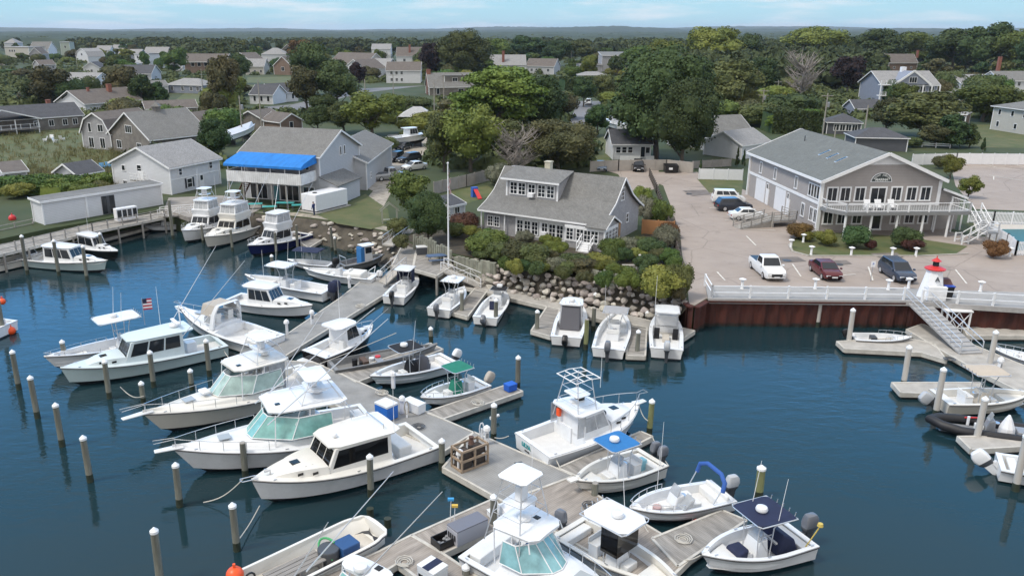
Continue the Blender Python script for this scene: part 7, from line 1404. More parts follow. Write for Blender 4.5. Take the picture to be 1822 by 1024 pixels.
def thicket():
    rng = np.random.default_rng(8); Vs, Fs = [], []; off = 0; n = 0
    while n < 3600:
        yb = 92+206*rng.random()**1.2; x = rng.uniform(-40, 1860); s = scale_at(x, yb, LAND); w = rng.uniform(1.6,3.6); h = rng.uniform(1.0,3.2)
        if any(b[0]-3 < x < b[2]+3 and b[1] < yb < b[3]+3 for b in LAWN) or blocked(x-w*s, x+w*s, yb-h*s, yb) or (yb > 215 and 395 < x and not (775 < x < 1045)) or (yb > 228 and x < 240): continue
        c = np.array(at(x, yb, LAND)); k = 46; d = rng.normal(0,1,(k,3)); d /= np.linalg.norm(d,axis=1)[:,None]; d[:,2] = abs(d[:,2]); P = c + d*np.array([w,w,h])*(.75+.3*rng.random((k,1))); V, F = leaves(P, d, .55, rng, .6); Vs.append(V); Fs += (F+off).tolist(); off += len(V)
        b = MB().ball((0,0,0), (w*.8,w*.8,h*.8), 7, 5); v = np.array(b.v)*(1+rng.normal(0,.08,(len(b.v),1)))+c; Vs.append(v); Fs += [tuple(i+off for i in f) for f in b.f]; off += len(v); n += 1
    me = bpy.data.meshes.new('thicket'); me.from_pydata(np.concatenate(Vs).tolist(), [], Fs); o = link('undergrowth', me, mat('thicket_leaves', (.036,.060,.018), .85, noise=1, scale=.12, col2=(.105,.125,.04))); tag(o, 'tangled green undergrowth covering the ground between the village houses', 'undergrowth', kind='stuff')
thicket()
def dune_grass():
    rng = np.random.default_rng(12); n = 1500; P = []
    while len(P) < n:
        x, y = rng.uniform(-40, 215), rng.uniform(236, 345)
        if 226 < y < 300 and x < 195 and rng.random() < .72: continue
        P.append(at(x, y, LAND)+Vector((0,0,.2)))
    P = np.repeat(np.array(P), 12, 0) + rng.normal(0, .28, (n*12,3))*np.array([1,1,.15]); d = rng.normal(0,1,P.shape); d[:,2] *= .2; d /= np.linalg.norm(d,axis=1)[:,None]
    w = np.cross(d, (0,0,1.)); h = (.25+.45*rng.random(len(P)))[:,None]; lean = rng.normal(0,.18,P.shape); V = np.stack([P-w*.05, P+w*.05, P+w*.02+lean+np.array([0,0,1])*h, P-w*.02+lean+np.array([0,0,1])*h], 1).reshape(-1,3)
    me = bpy.data.meshes.new('dune_grass'); me.from_pydata(V.tolist(), [], np.arange(len(V)).reshape(-1,4).tolist()); o = link('dune_grass', me, mat('dune_grass_blades', (.10,.115,.04), .9, noise=1, scale=.2, col2=(.22,.19,.09))); tag(o, 'rough tufted dune grass on the left lawn', 'grass', kind='stuff')
dune_grass()
# --- the wood beyond reads as one mass
def woods_mass():
    rng = np.random.default_rng(3); Vs, Fs = [], []; off = 0; var = []
    for i in range(12):
        b = MB(); P_, N_ = [], []
        for j in range(5):
            c = np.array((rng.uniform(-.5,.5), rng.uniform(-.5,.5), rng.uniform(.5,1.1))); q = rng.uniform(.42,.62); b.ball(tuple(c), (q*.86,q*.86,q*.7), 6, 4)
            d = rng.normal(0,1,(70,3)); d /= np.linalg.norm(d,axis=1)[:,None]; d[:,2] = np.where(d[:,2] < -.2, -d[:,2], d[:,2]); P_.append(c + d*q*(.85+.25*rng.random((70,1)))*np.array([1,1,.82])); N_.append(d)
        v = np.array(b.v); v += rng.normal(0,.05,v.shape); f = list(b.f)
        if i < 6: LV, LF = leaves(np.concatenate(P_), np.concatenate(N_), .15, rng, .6); f += (LF+len(v)).tolist(); v = np.concatenate([v, LV])
        var.append((v, f))
    n = 8600
    D = 330*(9.5**rng.random(n)); X = (rng.uniform(-.66,.78,n))*D
    for d, x in zip(D, X):
        yb = YH + (CAM_H-LAND)*F_PX/d; xp = CX + x/d*F_PX*.97
        ht = 13*F_PX/d
        if d < 1300 and any(b[0]-8*F_PX/d < xp < b[2]+8*F_PX/d and b[1]+4 < yb < b[3]+ht*.8 for b in HB+LAWN): continue
        v, f = var[rng.integers(6) + (0 if d < 1000 else 6)]; g_ = 1+d/1600; w = rng.uniform(4.5,8)*g_; h = rng.uniform(6,9.5)*(1 if d < 1200 else .9); a = rng.uniform(0,6.28); ca, sa = math.cos(a), math.sin(a)
        q = np.stack([(v[:,0]*ca-v[:,1]*sa)*w+x, (v[:,0]*sa+v[:,1]*ca)*w+d, v[:,2]*h+LAND-1], 1); Vs.append(q); Fs += [tuple(k+off for k in g) for g in f]; off += len(q)
    me = bpy.data.meshes.new('treeline'); me.from_pydata(np.concatenate(Vs).tolist(), [], Fs); m = mat('woodland_leaves', (.022,.040,.015), .9, noise=1, scale=.045, col2=(.075,.095,.034)); o = link('treeline', me, m, None, 0); tag(o, 'mixed wood of round crowns stretching behind the village', 'woodland', kind='stuff')
woods_mass()
# ---------------------------------------------------------------- riprap, fences, vehicles, small things
STONE = mat('granite_boulder', (.40,.37,.33), .9, noise=.3, scale=1.3, bump=.6, rand=.34); tide(STONE)
def stone(seed):
    rng = np.random.default_rng(seed); bm = bmesh.new(); bmesh.ops.create_icosphere(bm, subdivisions=2, radius=1)
    pl = [(v/np.linalg.norm(v), rng.uniform(.5,.86)) for v in rng.normal(0,1,(11,3))]
    for v in bm.verts:
        p = np.array(v.co)
        for n_, d in pl:
            k = p@n_
            if k > d: p = p - n_*(k-d)*.96
        v.co = p*(1+rng.normal(0,.015))
    me = bpy.data.meshes.new('boulder'); bm.to_mesh(me); bm.free(); me.materials.append(STONE); me.polygons.foreach_set('use_smooth', [True]*len(me.polygons)); me.set_sharp_from_angle(angle=R(18)); return me
STONES = [stone(i) for i in range(7)]
bank = MB(); sh = shore[5:20]
rows = [[], [], []]
for i, p in enumerate(sh):
    d = (sh[min(i+1,len(sh)-1)]-sh[max(i-1,0)]).normalized(); n = Vector((d.y,-d.x,0)); w = 2.6 if i > 6 else 3.8
    for k in range(3): rows[k].append((p.x+n.x*w*k/2, p.y+n.y*w*k/2, LAND-.1-(LAND+.8)*k/2))
bank.loft(rows, False); o = bank.obj('bank', mat('dark_shore_mud', (.075,.065,.05), .9, noise=.4, scale=1, bump=.5)); tag(o, kind='structure')
rs = random.Random(2); cnt = 0; segs = [(shore[i], shore[i+1]) for i in range(13, 19)]; tot = sum((b-a).length for a, b in segs)
GR = 'boulders of the riprap bank'
for rowk, (off, zz, step, rad) in enumerate(((.3,LAND-.1,.75,.42),(.75,1.9,.72,.45),(1.2,1.45,.72,.48),(1.7,1.0,.75,.5),(2.2,.55,.78,.54),(2.7,.12,.85,.58))):
    for a, b in segs:
        L = (b-a).length; d = (b-a)/L; n = Vector((d.y,-d.x,0)); k = max(1, int(L/step))
        for i in range(k):
            p = a + d*(L*(i+rs.uniform(.2,.8))/k) + n*(off+rs.uniform(-.2,.2)); r = rad*rs.uniform(.5,1.1)
            o = bpy.data.objects.new('boulder', rs.choice(STONES)); COL.objects.link(o); o.location = (p.x,p.y,zz+rs.uniform(-.12,.12)); o.scale = (r*rs.uniform(.9,1.3), r*rs.uniform(.8,1.1), r*rs.uniform(.62,.85)); o.rotation_euler = (rs.uniform(-.3,.3), rs.uniform(-.3,.3), rs.uniform(0,6.28))
            tag(o, 'grey or tan granite boulder in the riprap bank below the cottage garden', 'boulder', GR); cnt += 1
for i in range(95):
    j = rs.randint(6,12); a, b = shore[j], shore[j+1]; d = (b-a).normalized(); n = Vector((d.y,-d.x,0)); p = a.lerp(b, rs.random()) + n*rs.uniform(.2,3.4); r = rs.uniform(.15,.5)
    o = bpy.data.objects.new('boulder', rs.choice(STONES)); COL.objects.link(o); k = (p-a.lerp(b,.5)).length; o.location = (p.x,p.y,max(.05, LAND-.1-(p-a).dot(n)*.75)); o.scale = (r*1.3,r,r*.6); o.rotation_euler = (rs.uniform(-.3,.3),rs.uniform(-.3,.3),rs.uniform(0,6))
    tag(o, 'flat dark shore stone on the stony beach below the bait house lawn', 'stone', 'stones on the beach')
# timber palisade posts
def palisade(label, a, b, h, n):
    A, B = at(*a, LAND-.3), at(*b, LAND-.3); t = thing('palisade', label, 'palisade', A, ang(A, B)); L = (B-A).length
    for i in range(n): hh = h*rs.uniform(.75,1.15); MB().tube([(L*i/n,rs.uniform(-.1,.1),-1.2),(L*i/n,0,hh)], .17, 8).obj('post', mat('mossy_grey_post', (.24,.245,.20), .95, noise=.25, scale=2, rand=.15), t)
palisade('row of mossy grey timber posts behind the pier platform', (738,442), (806,468), 1.7, 18); palisade('row of old grey timber posts above the boulders', (1046,496), (1106,508), 1.1, 18); palisade('low line of grey timber posts behind the gangway', (810,468), (884,482), .8, 20)
# fences
def fence(label, pts, h, m, kind='board', name='fence', step=2.0, z=None):
    z = LAND if z is None else z; P = [at(x,y,z) for x,y in pts]; t = thing(name, label, 'fence', P[0], 0); Q = [p-P[0] for p in P]
    pn, ps = MB(), MB()
    for a, b in zip(Q, Q[1:]):
        L = (b-a).length; k = max(1, round(L/step)); d = (b-a)/L
        for i in range(k+1): p = a+d*(L*i/k); ps.box(p.x-.07,p.x+.07,p.y-.07,p.y+.07,0,h+.08)
        if kind == 'board': pn.obox(a, b, .05, .05, h)
        elif kind == 'picket':
            q = max(2, int(L/.16))
            for i in range(q): p = a+d*(L*(i+.5)/q); pn.box(p.x-.045,p.x+.045,p.y-.02,p.y+.02,.06,h)
            for zz in (.25, h-.2): pn.bar(a+Vector((0,0,zz)), b+Vector((0,0,zz)), .05, .09)
        elif kind == 'rail':
            for zz in (h*.5, h*.9): pn.bar(a+Vector((0,0,zz)), b+Vector((0,0,zz)), .06, .12)
    pn.obj('panel', m, t); ps.obj('post', m, t); return t
STOCK = mat('grey_stockade_boards', (.30,.28,.265), .95, noise=.15, scale=1, kind='plankx', kscale=3); PANELF = mat('beige_panel_boards', (.38,.35,.32), .9, noise=.1, scale=1, kind='plankx', kscale=2)
fence('grey stockade fence curving behind the cottage lawn', [(772,346),(830,332),(884,318)], 1.8, STOCK); fence('beige board fence behind the cottage driveway', [(1050,306),(1100,304),(1185,303),(1232,308)], 1.8, PANELF)
fence('thin dark post fence along the left edge of the parking lot', [(1155,314),(1168,345),(1182,385),(1200,440),(1216,500)], 1.3, mat('dark_fence_wood', (.10,.085,.075), .9, noise=.2), 'rail', step=1.6)
fence('orange brown new board fence beside the cottage', [(1142,416),(1198,420)], 1.7, mat('new_cedar_boards', (.40,.20,.09), .8, noise=.15, scale=1, kind='plankx', kscale=3)); fence('white vinyl fence left of the marina office', [(1243,319),(1320,321)], 1.7, WHITE2); fence('short grey fence behind the white vinyl fence', [(1232,300),(1300,296)], 1.3, STOCK)
fence('long white vinyl fence above the upper parking lot', [(1622,294),(1700,292),(1900,294)], 1.9, WHITE2); fence('white slatted pool fence beyond the pool', [(1722,396),(1766,398),(1900,402)], 1.5, WHITE2, 'picket'); fence('white slatted pool fence on the near side of the pool', [(1738,408),(1790,440),(1806,454),(1900,456)], 1.5, WHITE2, 'picket')
fence('low white rail fence beyond the garage', [(1640,262),(1690,264)], .9, WHITE2, 'rail'); fence('white railing along the pond pier', [(60,120),(110,122)], 1.2, WHITE2, 'rail', step=4)
pl = tri_poly('pool_water', px([(1748,408),(1900,408),(1900,446),(1812,446)]), LAND+.03, mat('green_pool_cover', (.03,.12,.12), .5, noise=.1)); tri_poly('pool_deck', px([(1732,396),(1900,400),(1900,455),(1806,454),(1736,408)]), LAND+.012, mat('pale_pool_deck', (.48,.46,.43), .9, noise=.08))
# vehicles
def car(label, rear, front, kind, m, group=None, z=None):
    z = (LAND if z is None else z) + .014; A, B = at(*rear, z), at(*front, z); L, W, H = {'pickup': (5.7,2.0,1.9), 'sedan': (4.6,1.8,1.45), 'suv': (4.7,1.85,1.68), 'van': (4.4,1.83,1.85)}[kind]
    c = (A+B)/2; t = thing('pickup_truck' if kind == 'pickup' else 'car' if kind != 'van' else 'van', label, 'pickup truck' if kind == 'pickup' else 'van' if kind == 'van' else 'car', c, ang(A, B), group); h = L/2; w = W/2
    # lower body: rounded section along the length
    hood = {'pickup': 1.12, 'sedan': .92, 'suv': 1.0, 'van': 1.05}[kind]; tail = {'pickup': 1.08, 'sedan': .98, 'suv': 1.1, 'van': 1.15}[kind]
    st = [(-h,.82,.45,tail-.18),(-h+.12,.95,.30,tail),(-h*.55,1,.24,tail+.02),(0,1,.22,(hood+tail)/2+.02),(h*.5,1,.24,hood+.02),(h-.35,.96,.28,hood-.06),(h-.06,.86,.34,hood-.22),(h,.74,.42,hood-.34)]
    MB().loft([[(x,-w*k*.93,z0),(x,-w*k,z0+.2),(x,-w*k,z1-.22),(x,-w*k*.93,z1-.03),(x,-w*k*.6,z1),(x,w*k*.6,z1),(x,w*k*.93,z1-.03),(x,w*k,z1-.22),(x,w*k,z0+.2),(x,w*k*.93,z0)] for x,k,z0,z1 in st], True, True).obj('body', m, t, smooth=35)
    g = {'pickup': (-.55,-.35,.75,1.35), 'sedan': (-h+.55,-h+1.35,.35,1.25), 'suv': (-h+.1,-h+.5,.35,1.25), 'van': (-h+.08,-h+.3,.75,1.55)}[kind]; zb = min(hood,tail)-.02
    a0, a1, b1, b0 = g; bw, tw = w*.94, w*.76
    Bq = [(a0,-bw,zb),(b0,-bw,zb),(b0,bw,zb),(a0,bw,zb)]; Tq = [(a1,-tw,H),(b1,-tw,H),(b1,tw,H),(a1,tw,H)]
    MB().hexa(Bq, Tq).obj('roof', m, t, bevel=.07)
    gl = MB().pane((Bq[1],Bq[2],Tq[2],Tq[1]), .06,.94,.12,.9,.015); gl.obj('windscreen', GLASS, t); MB().pane((Bq[3],Bq[0],Tq[0],Tq[3]), .1,.9,.3,.88,.015).obj('rear_window', GLASS, t)
    for i, j in ((0,1),(2,3)):
        q = MB(); n = 2 if kind in ('sedan','pickup') else 3
        for k in range(n): q.pane((Bq[i],Bq[j],Tq[j],Tq[i]), .10+.82*k/n+.015, .10+.82*(k+1)/n-.015, .28, .88, .015)
        q.obj('side_window', GLASS, t)
    if kind == 'pickup': MB().box(-h+.12, -.62, -w*.84, w*.84, tail-.0, tail+.03).obj('bed', BLACK if m is not TRUCKS else DARK, t)
    for sx in (-.31*L, .31*L):
        for sy in (-1, 1):
            wh = MB(); r = .36 if kind in ('pickup','suv') else .32; y = sy*(w-.1); wh.lathe([(r*.75,-.11),(r,-.09),(r,.09),(r*.75,.11)], (0,0,0), 18); o = wh.obj('wheel', BLACK, t, smooth=30); o.location = (sx,y,r); o.rotation_euler = (R(90),0,0); rm = MB().lathe([(r*.62,-.115),(r*.62,.115)], (0,0,0), 14).obj('rim', ALU, o)
    for sy in (-1, 1):
        MB().box(h-.16, h-.01, sy*w*.62-.2, sy*w*.62+.2, hood-.42, hood-.27).obj('headlight', mat('headlight_glass', (.6,.62,.65), .1), t, bevel=.03); MB().box(-h-.005, -h+.1, sy*w*.72-.12, sy*w*.72+.12, tail-.4, tail-.2).obj('tail_light', mat('tail_light_red', (.35,.01,.01), .2), t)
        MB().box(b0-.25, b0-.05, sy*(w+.08)-.09, sy*(w+.08)+.09, zb+.04, zb+.2).obj('mirror', m, t, bevel=.03)
    MB().box(h-.06, h+.02, -w*.5, w*.5, .5, hood-.34).obj('grille', BLACK, t); MB().box(h-.03, h+.035, -.26, .26, .42, .54).obj('number_plate', WHITE, t)
    return t
CW = mat('white_car_paint', (.72,.73,.74), .2); CS = mat('silver_car_paint', (.33,.34,.355), .25, .4); TRUCKS = CS; CB = mat('black_car_paint', (.012,.012,.015), .15); CR = mat('maroon_car_paint', (.10,.018,.022), .18); CBL = mat('slate_blue_car_paint', (.06,.075,.11), .18, .3); CDG = mat('dark_grey_car_paint', (.045,.05,.065), .18, .3); CLB = mat('light_blue_car_paint', (.20,.26,.34), .2, .3)
car('white pickup truck parked facing the boardwalk', (1349,474), (1379,500), 'pickup', CW); car('maroon sedan parked facing the boardwalk', (1452,478), (1484,502), 'sedan', CR); car('slate blue estate car parked near the lighthouse shed', (1577,482), (1613,505), 'suv', CBL)
car('white van parked by the garage doors', (1264,360), (1326,362), 'van', CW); car('dark grey hatchback between the white van and the white saloon', (1277,374), (1331,373), 'suv', CDG); car('white saloon parked beside the wooden ramp', (1303,390), (1357,390), 'sedan', CW)
car('black suv parked facing out behind the cottage', (1134,294), (1137,312), 'suv', CB); car('light blue car half hidden behind the cottage roof', (1068,296), (1071,308), 'sedan', CLB); car('black suv in the boatyard by the grey wing', (718,282), (688,291), 'suv', CB); car('silver pickup truck in the boatyard', (662,322), (722,316), 'pickup', CS); car('white car in the boatyard in front of the stored boat', (752,300), (722,304), 'sedan', CW); car('grey estate car in the boatyard behind the scrub bushes', (742,286), (714,290), 'suv', CDG); car('dark car beside the boat on the trailer', (730,262), (705,270), 'sedan', CDG); car('white van at the end of the road', (1050,184), (1044,189), 'van', CW)
# boats on land
for lb, bow, st, B in (('white cabin boat stored on a trailer in the boatyard', (764,258), (694,266), 3.2), ('white boat on stands beside the great dark tree', (1078,232), (1106,240), 3.0), ('shrink wrapped white boat in the yard behind the dark slate cottage', (455,243), (400,262), 2.6)):
    P, Q = at(*bow, LAND), at(*st, LAND); t = thing('stored_boat', lb, 'boat', ((P.x+Q.x)/2,(P.y+Q.y)/2,LAND+1.2), ang(Q, P)); L = (P-Q).length; h = Hull(t, L, B, 1.5, 1.1, GEL, GEL, (0,.4), .5, .25)
    if 'wrapped' not in lb: cabin(t, 'cabin', h.x(.42), h.x(.66), B*.7, B*.6, 1.1, 2.6, .4, 0, .12, GEL, 3, 3); rtop(t, 'roof', h.x(.34), h.x(.64), B*.72, B*.6, 2.7, .09, GEL)
    else: MB().loft([[(h.x(s),-h.b(s),h.zs(s)),(h.x(s),0,h.zs(s)+.9),(h.x(s),h.b(s),h.zs(s))] for s in (0,.3,.6,.9)], False).obj('wrap', WHITE2, t)
    if 'stands' in lb: MB().box(h.x(.46),h.x(.6),-.9,.9,2.8,4.6).obj('tower_cabin', GEL, t); rtop(t, 'tower_top', h.x(.44), h.x(.62), 2.2, 2.0, 4.7, .08, GEL)
    for s in (.2,.7): MB().box(h.x(s)-.15,h.x(s)+.15,-B*.35,B*.35,-1.2,-.3).obj('cradle', DARK, t)
# poles
PW = mat('pole_wood', (.30,.28,.25), .9, noise=.15)
def upole(x, yb, yt, label, arms=1, tr=False, r=.16):
    p = at(x,yb,LAND); h = (yb-yt)/scale_at(x,yb,LAND); t = thing('utility_pole', label, 'utility pole', p, random.uniform(-.4,.4)); MB().tube([(0,0,0),(0,0,h)], r, 7, r*.7).obj('pole', PW, t)
    for k in range(arms): MB().box(-1.3,1.3,-.07,.07,h-.6-k*1.1,h-.45-k*1.1).obj('crossarm', PW, t)
    if tr: MB().lathe([(.3,0),(.3,.9),(.2,1.0)], (.4,0,h-2.8), 10).obj('transformer', GREYP, t)
for a in [(1462,252,172,'utility pole with crossarm and transformer rising behind the marina roof',1,True),(1534,262,192,'plain utility pole right behind the marina roof',0,False),(1354,212,162,'utility pole with crossarm left of the dark hedge',2,True),(1381,184,146,'distant utility pole beside the bare tree',2,False),(1482,266,228,'short white pole behind the marina roof',0,False),(432,252,176,'leaning utility pole behind the bait house roof',0,True),(466,238,150,'utility pole by the white field houses',0,False),(652,230,148,'thin pole above the bait house wing',0,False),(773,216,152,'pale utility pole right of the white tent',0,False),(790,214,138,'utility pole beside the cape house',0,False),(623,178,138,'utility pole in front of the dark wide tree',1,False),(700,168,134,'utility pole before the columned porch house',1,False),(362,170,126,'pole beside the blue grey cottage',0,False),(393,196,134,'utility pole by the brown topped tree',1,False),(138,122,92,'pale pole by the gambrel house',0,False),(1016,118,92,'pole behind the terrace wing',0,False)]:
    upole(*a)
p = at(798,474,LAND-.3); h = (474-300)/scale_at(798,474,LAND-.3); t = thing('flagpole', 'tall white flagpole with a furled flag at the pier platform', 'flagpole', p); MB().tube([(0,0,0),(0,0,h)], .09, 10, .05).obj('pole', WHITE, t); MB().ball((0,0,h+.08),(.11,.11,.11)).obj('finial', WHITE, t)
fl = MB(); K = 14
fl.loft([[(.08+.10*math.sin(k*1.1)+.02*k*(j/6),.07*math.cos(k*.9)+.05*(j/6),h-.4-2.6*k/K) for k in range(K+1)] for j in range(5)], False); fl.obj('flag', mat('furled_flag', (.42,.10,.12), .8, noise=1, scale=3, col2=(.55,.54,.56)), t)
# small flag on the white console boat
p = at(258,578,1.0); t = thing('ensign', 'small stars and stripes ensign behind the pale blue boat', 'flag', p, R(20)); MB().tube([(0,0,0),(0,0,2.4)], .025).obj('staff', ALU, t)
st = MB(); wh = MB()
for k in range(7): (st if k % 2 == 0 else wh).box(.03, .75, -.01, .01, 1.35+.14*k, 1.49+.14*k)
f_ = st.obj('flag', mat('flag_red', (.45,.03,.05), .8), t); wh.obj('white_stripe', WHITE, f_); MB().box(.03, .36, -.015, .015, 1.92, 2.33).obj('canton', CANVN, f_)
# bollard lights
def bollard(x, yb, label, z=None, h=1.0):
    t = thing('bollard_light', label, 'bollard light', at(x,yb,LAND if z is None else z), 0, 'white bollard lights'); MB().lathe([(.17,0),(.12,.12),(.11,h*.72),(.2,h*.8)], n=10).obj('post', WHITE, t, smooth=40); MB().lathe([(.3,h*.86),(.32,h*.9),(.05,h)], n=12).obj('cap', WHITE, t); MB().lathe([(.12,h*.78),(.12,h*.88)], n=10).obj('lamp', mat('lamp_lens', (.6,.58,.5), .3), t)
for x, y, l in ((1407,441,'at the tip of the oval lawn'),(1429,431,'beside the yellow shrub on the oval lawn'),(1443,453,'at the front edge of the oval lawn near its tip'),(1514,455,'at the front edge of the oval lawn before the balcony'),(1587,456,'before the entrance walk'),(1629,456,'left of the balcony stair'),(1796,456,'by the near pool fence')): bollard(x, y, 'white mushroom bollard light '+l)
for x, y, l in ((1320,513,'on the boardwalk near the white pickup'),(1450,513,'on the boardwalk before the maroon sedan'),(1580,515,'on the boardwalk before the slate blue estate'),(1616,512,'at the head of the long gangway'),(1744,518,'on the boardwalk right of the blue lidded bin')): bollard(x, y, 'white mushroom bollard light '+l, LAND+.18)
# lighthouse-shaped shed
A = at(1640,531,LAND+.18); t = thing('lighthouse_shed', 'small white lighthouse shaped shed with a red cap and lantern on the boardwalk', 'shed', at(1655,527,LAND+.18), R(-8)); hh = 2.5
MB().lathe([(1.15,0),(.62,hh)], n=8).obj('tower', WHITE, t); MB().lathe([(.82,0),(.85,.08),(.45,.27),(.3,.3)], (0,0,hh), 20).obj('red_brim', REDP, t); MB().lathe([(.26,0),(.26,.42)], (0,0,hh+.32), 8).obj('lantern', GLASS, t); MB().lathe([(.42,0),(.06,.28)], (0,0,hh+.74), 12).obj('lantern_roof', REDP, t)
MB().tube([(0,0,hh+1.0),(0,0,hh+1.2)],.04).obj('finial', REDP, t); text('A', .55, DARK, t, (-.0,-.86,1.78), (R(78),0,0), name='letter', bold=.02); MB().box(-.75,.75,-1.35,-.95,0,1.25).obj('counter', WHITE, t, bevel=.02)
s2 = MB().box(.5,1.5,-.2,1.0,0,1.15).obj('side_box', WHITE, t); MB().hexa([(.4,-.3,1.15),(1.6,-.3,1.15),(1.6,1.1,1.15),(.4,1.1,1.15)],[(.55,.1,1.6),(1.45,.1,1.6),(1.45,.7,1.6),(.55,.7,1.6)]).obj('side_roof', mat('dark_red_roof', (.09,.045,.045), .8), s2)
t = thing('recycling_bin', 'black wheeled bin with a blue lid beside the lighthouse shed', 'bin', at(1684,530,LAND+.18), R(-5)); MB().hexa([(-.3,-.3,.06),(.3,-.3,.06),(.3,.3,.06),(-.3,.3,.06)],[(-.36,-.38,1.1),(.36,-.38,1.1),(.36,.38,1.1),(-.36,.38,1.1)]).obj('body', BLACK, t); MB().box(-.42,.42,-.45,.45,1.1,1.2).obj('lid', mat('blue_plastic_lid', (.015,.05,.35), .4), t, bevel=.04)
t = thing('sign_post', 'small white parking sign on a post between the two dark cars', 'sign', at(1549,500,LAND)); MB().tube([(0,0,0),(0,0,1.9)], .03).obj('post', GREYP, t); MB().box(-.2,.2,-.04,-.02,1.4,1.95).obj('plate', WHITE, t); text('P', .3, mat('sign_blue', (.02,.08,.4), .5), t, (0,-.045,1.68), (R(90),0,0))
t = thing('dumpster', 'black dumpster by the fence at the end of the parking lot', 'dumpster', at(1193,307,LAND), 0); MB().hexa([(-1,-.7,.1),(1,-.7,.1),(1,.7,.1),(-1,.7,.1)],[(-1.1,-.85,1.2),(1.1,-.85,1.2),(1.1,.8,1.4),(-1.1,.8,1.4)]).obj('body', BLACK, t); MB().box(-.5,.1,-.87,-.82,.6,.95).obj('notice', WHITE, t)
# ramp by the office
A, B = at(1318,408,LAND), at(1400,402,LAND); t = thing('access_ramp', 'grey timber access ramp with railing beside the parked cars', 'ramp', A, ang(A, B)); L = (B-A).length; MB().hexa([(0,0,0),(L*.65,0,0),(L*.65,1.6,0),(0,1.6,0)],[(0,0,.05),(L*.65,0,.8),(L*.65,1.6,.8),(0,1.6,.05)]).box(L*.65,L+1.0,-.3,2.6,.55,.8).obj('ramp_deck', TIMB, t)
r = MB()
for y in (0,1.6): post_rail(r, [(0,y,.05),(L*.65,y,.8)], 1.0, .1, 1.3, (1.0,.7,.4,.15))
post_rail(r, [(L*.65,-.3,.8),(L+1,-.3,.8),(L+1,2.6,.8)], 1.0, .1, 1.2, (1.0,.7,.4,.15)); r.obj('railing', TIMB, t)
for x in (L*.66, L+.9): MB().box(x-.1,x+.1,-.25,-.05,0,.55).obj('leg', TIMB, t)
# dock furniture
def pedestal(x, yb, label, z=.5): t = thing('power_pedestal', label, 'power pedestal', at(x,yb,z), random.uniform(0,3), 'white dock power pedestals'); MB().box(-.13,.13,-.11,.11,0,.95).obj('post', WHITE2, t, bevel=.02); MB().lathe([(.22,.95),(.24,1.02),(.2,1.2),(.08,1.3)], n=8).obj('lamp_head', WHITE, t); MB().box(-.09,.09,-.125,-.11,.5,.8).obj('socket_panel', GREYP, t)
for x, y, l in ((818,834,'before the timber crate rack'),(866,790,'with a hose coil beside the tower boat\'s piling'),(511,594,'at the express cruiser\'s swim platform'),(556,576,'beside the black hull\'s bow roof'),(622,512,'at the navy covered outboards'),(716,735,'between the two coolers'),(700,690,'at the black T-top bow'),(1776,664,'at the gangway landing')): pedestal(x, y, 'white power pedestal '+l)
def hose(x, y, label, z=.5, m=WHITE2): t = thing('hose_coil', label, 'hose', at(x,y,z)); MB().tube([((.32+.004*k)*math.cos(k*.52)*.35,-.02*k/12,.75+(.38+.003*k)*math.sin(k*.52)) for k in range(40)], .025, 5).obj('hose', m, t); MB().box(-.06,.06,-.06,.06,0,.8).obj('post', WHITE, t); return t
hose(857,782,'white hose coiled on a post at the platform edge'); hose(724,742,'beige hose coiled on the walkway pedestal', m=CANVBEI)
def box(name, cat, label, x, y, size, m, lid=None, rz=0, z=.5, bev=.03, lidm=None, o=.03): 
    t = thing(name, label, cat, at(x,y,z), rz); l, w, h = size; MB().hexa([(-l/2,-w/2,.03),(l/2,-w/2,.03),(l/2,w/2,.03),(-l/2,w/2,.03)],[(-l/2*1.04,-w/2*1.04,h),(l/2*1.04,-w/2*1.04,h),(l/2*1.04,w/2*1.04,h),(-l/2*1.04,w/2*1.04,h)]).obj('body', m, t, bevel=bev); 
    if lid: MB().box(-l/2-o,l/2+o,-w/2-o,w/2+o,h,h+lid).obj('lid', lidm or m, t, bevel=bev)
    return t
axd = ang(at(790,742,.5), at(930,695,.5)); axm = ang(at(843,769,.5), at(1021,846,.5))
box('dock_box','dock box','white dock box beside the green T-top skiff', 737,730,(1.5,.7,.62), GEL, .1, axm); t = box('cooler','cooler','blue and white insulated bait cooler on the walkway', 688,742,(1.2,.95,.95), mat('cooler_blue', (.02,.15,.55), .5, noise=.1), .16, axm, lidm=GEL); box('tote','tote','bright blue tote at the end of the plank finger', 908,694,(.75,.6,.5), mat('tote_blue', (.01,.10,.50), .5), .05, axd)
t = box('dock_box','dock box','long grey dock box with a dark lid and printed end', 832,955,(1.9,.85,.85), mat('lavender_grey_plastic', (.40,.40,.44), .5), .08, axd, lidm=mat('slate_lid', (.16,.165,.20), .5))
for k in range(4): MB().box(-.99-.003,-.985,-.3+.17*k,-.2+.17*k,.3,.62).obj('printed_mark', BLACK, t)
t = box('ice_box','ice box','white ice box with a navy lid panel and black lettering', 770,1040,(1.05,.9,1.0), GEL, .12, axm, lidm=GEL); MB().box(-.2,.2,-.48,.48,1.12,1.135).obj('navy_panel', CANVN, t); text('BULK', .36, BLACK, t, (0,-.485,.55), (R(90),0,0), bold=.02)
t = thing('fish_crate', 'black fish crate beside the long grey dock box', 'crate', at(792,966,.5), axd); MB().box(-.6,.6,-.4,.4,.02,.06).box(-.6,.6,-.4,-.36,.06,.42).box(-.6,.6,.36,.4,.06,.42).box(-.6,-.56,-.36,.36,.06,.42).box(.56,.6,-.36,.36,.06,.42).obj('crate_shell', BLACK, t); c = MB()
for k in range(9): c.ball((rs.uniform(-.4,.4),rs.uniform(-.25,.25),.18),(.12,.1,.07),7,5)
c.obj('ice_lumps', GREYP, t)
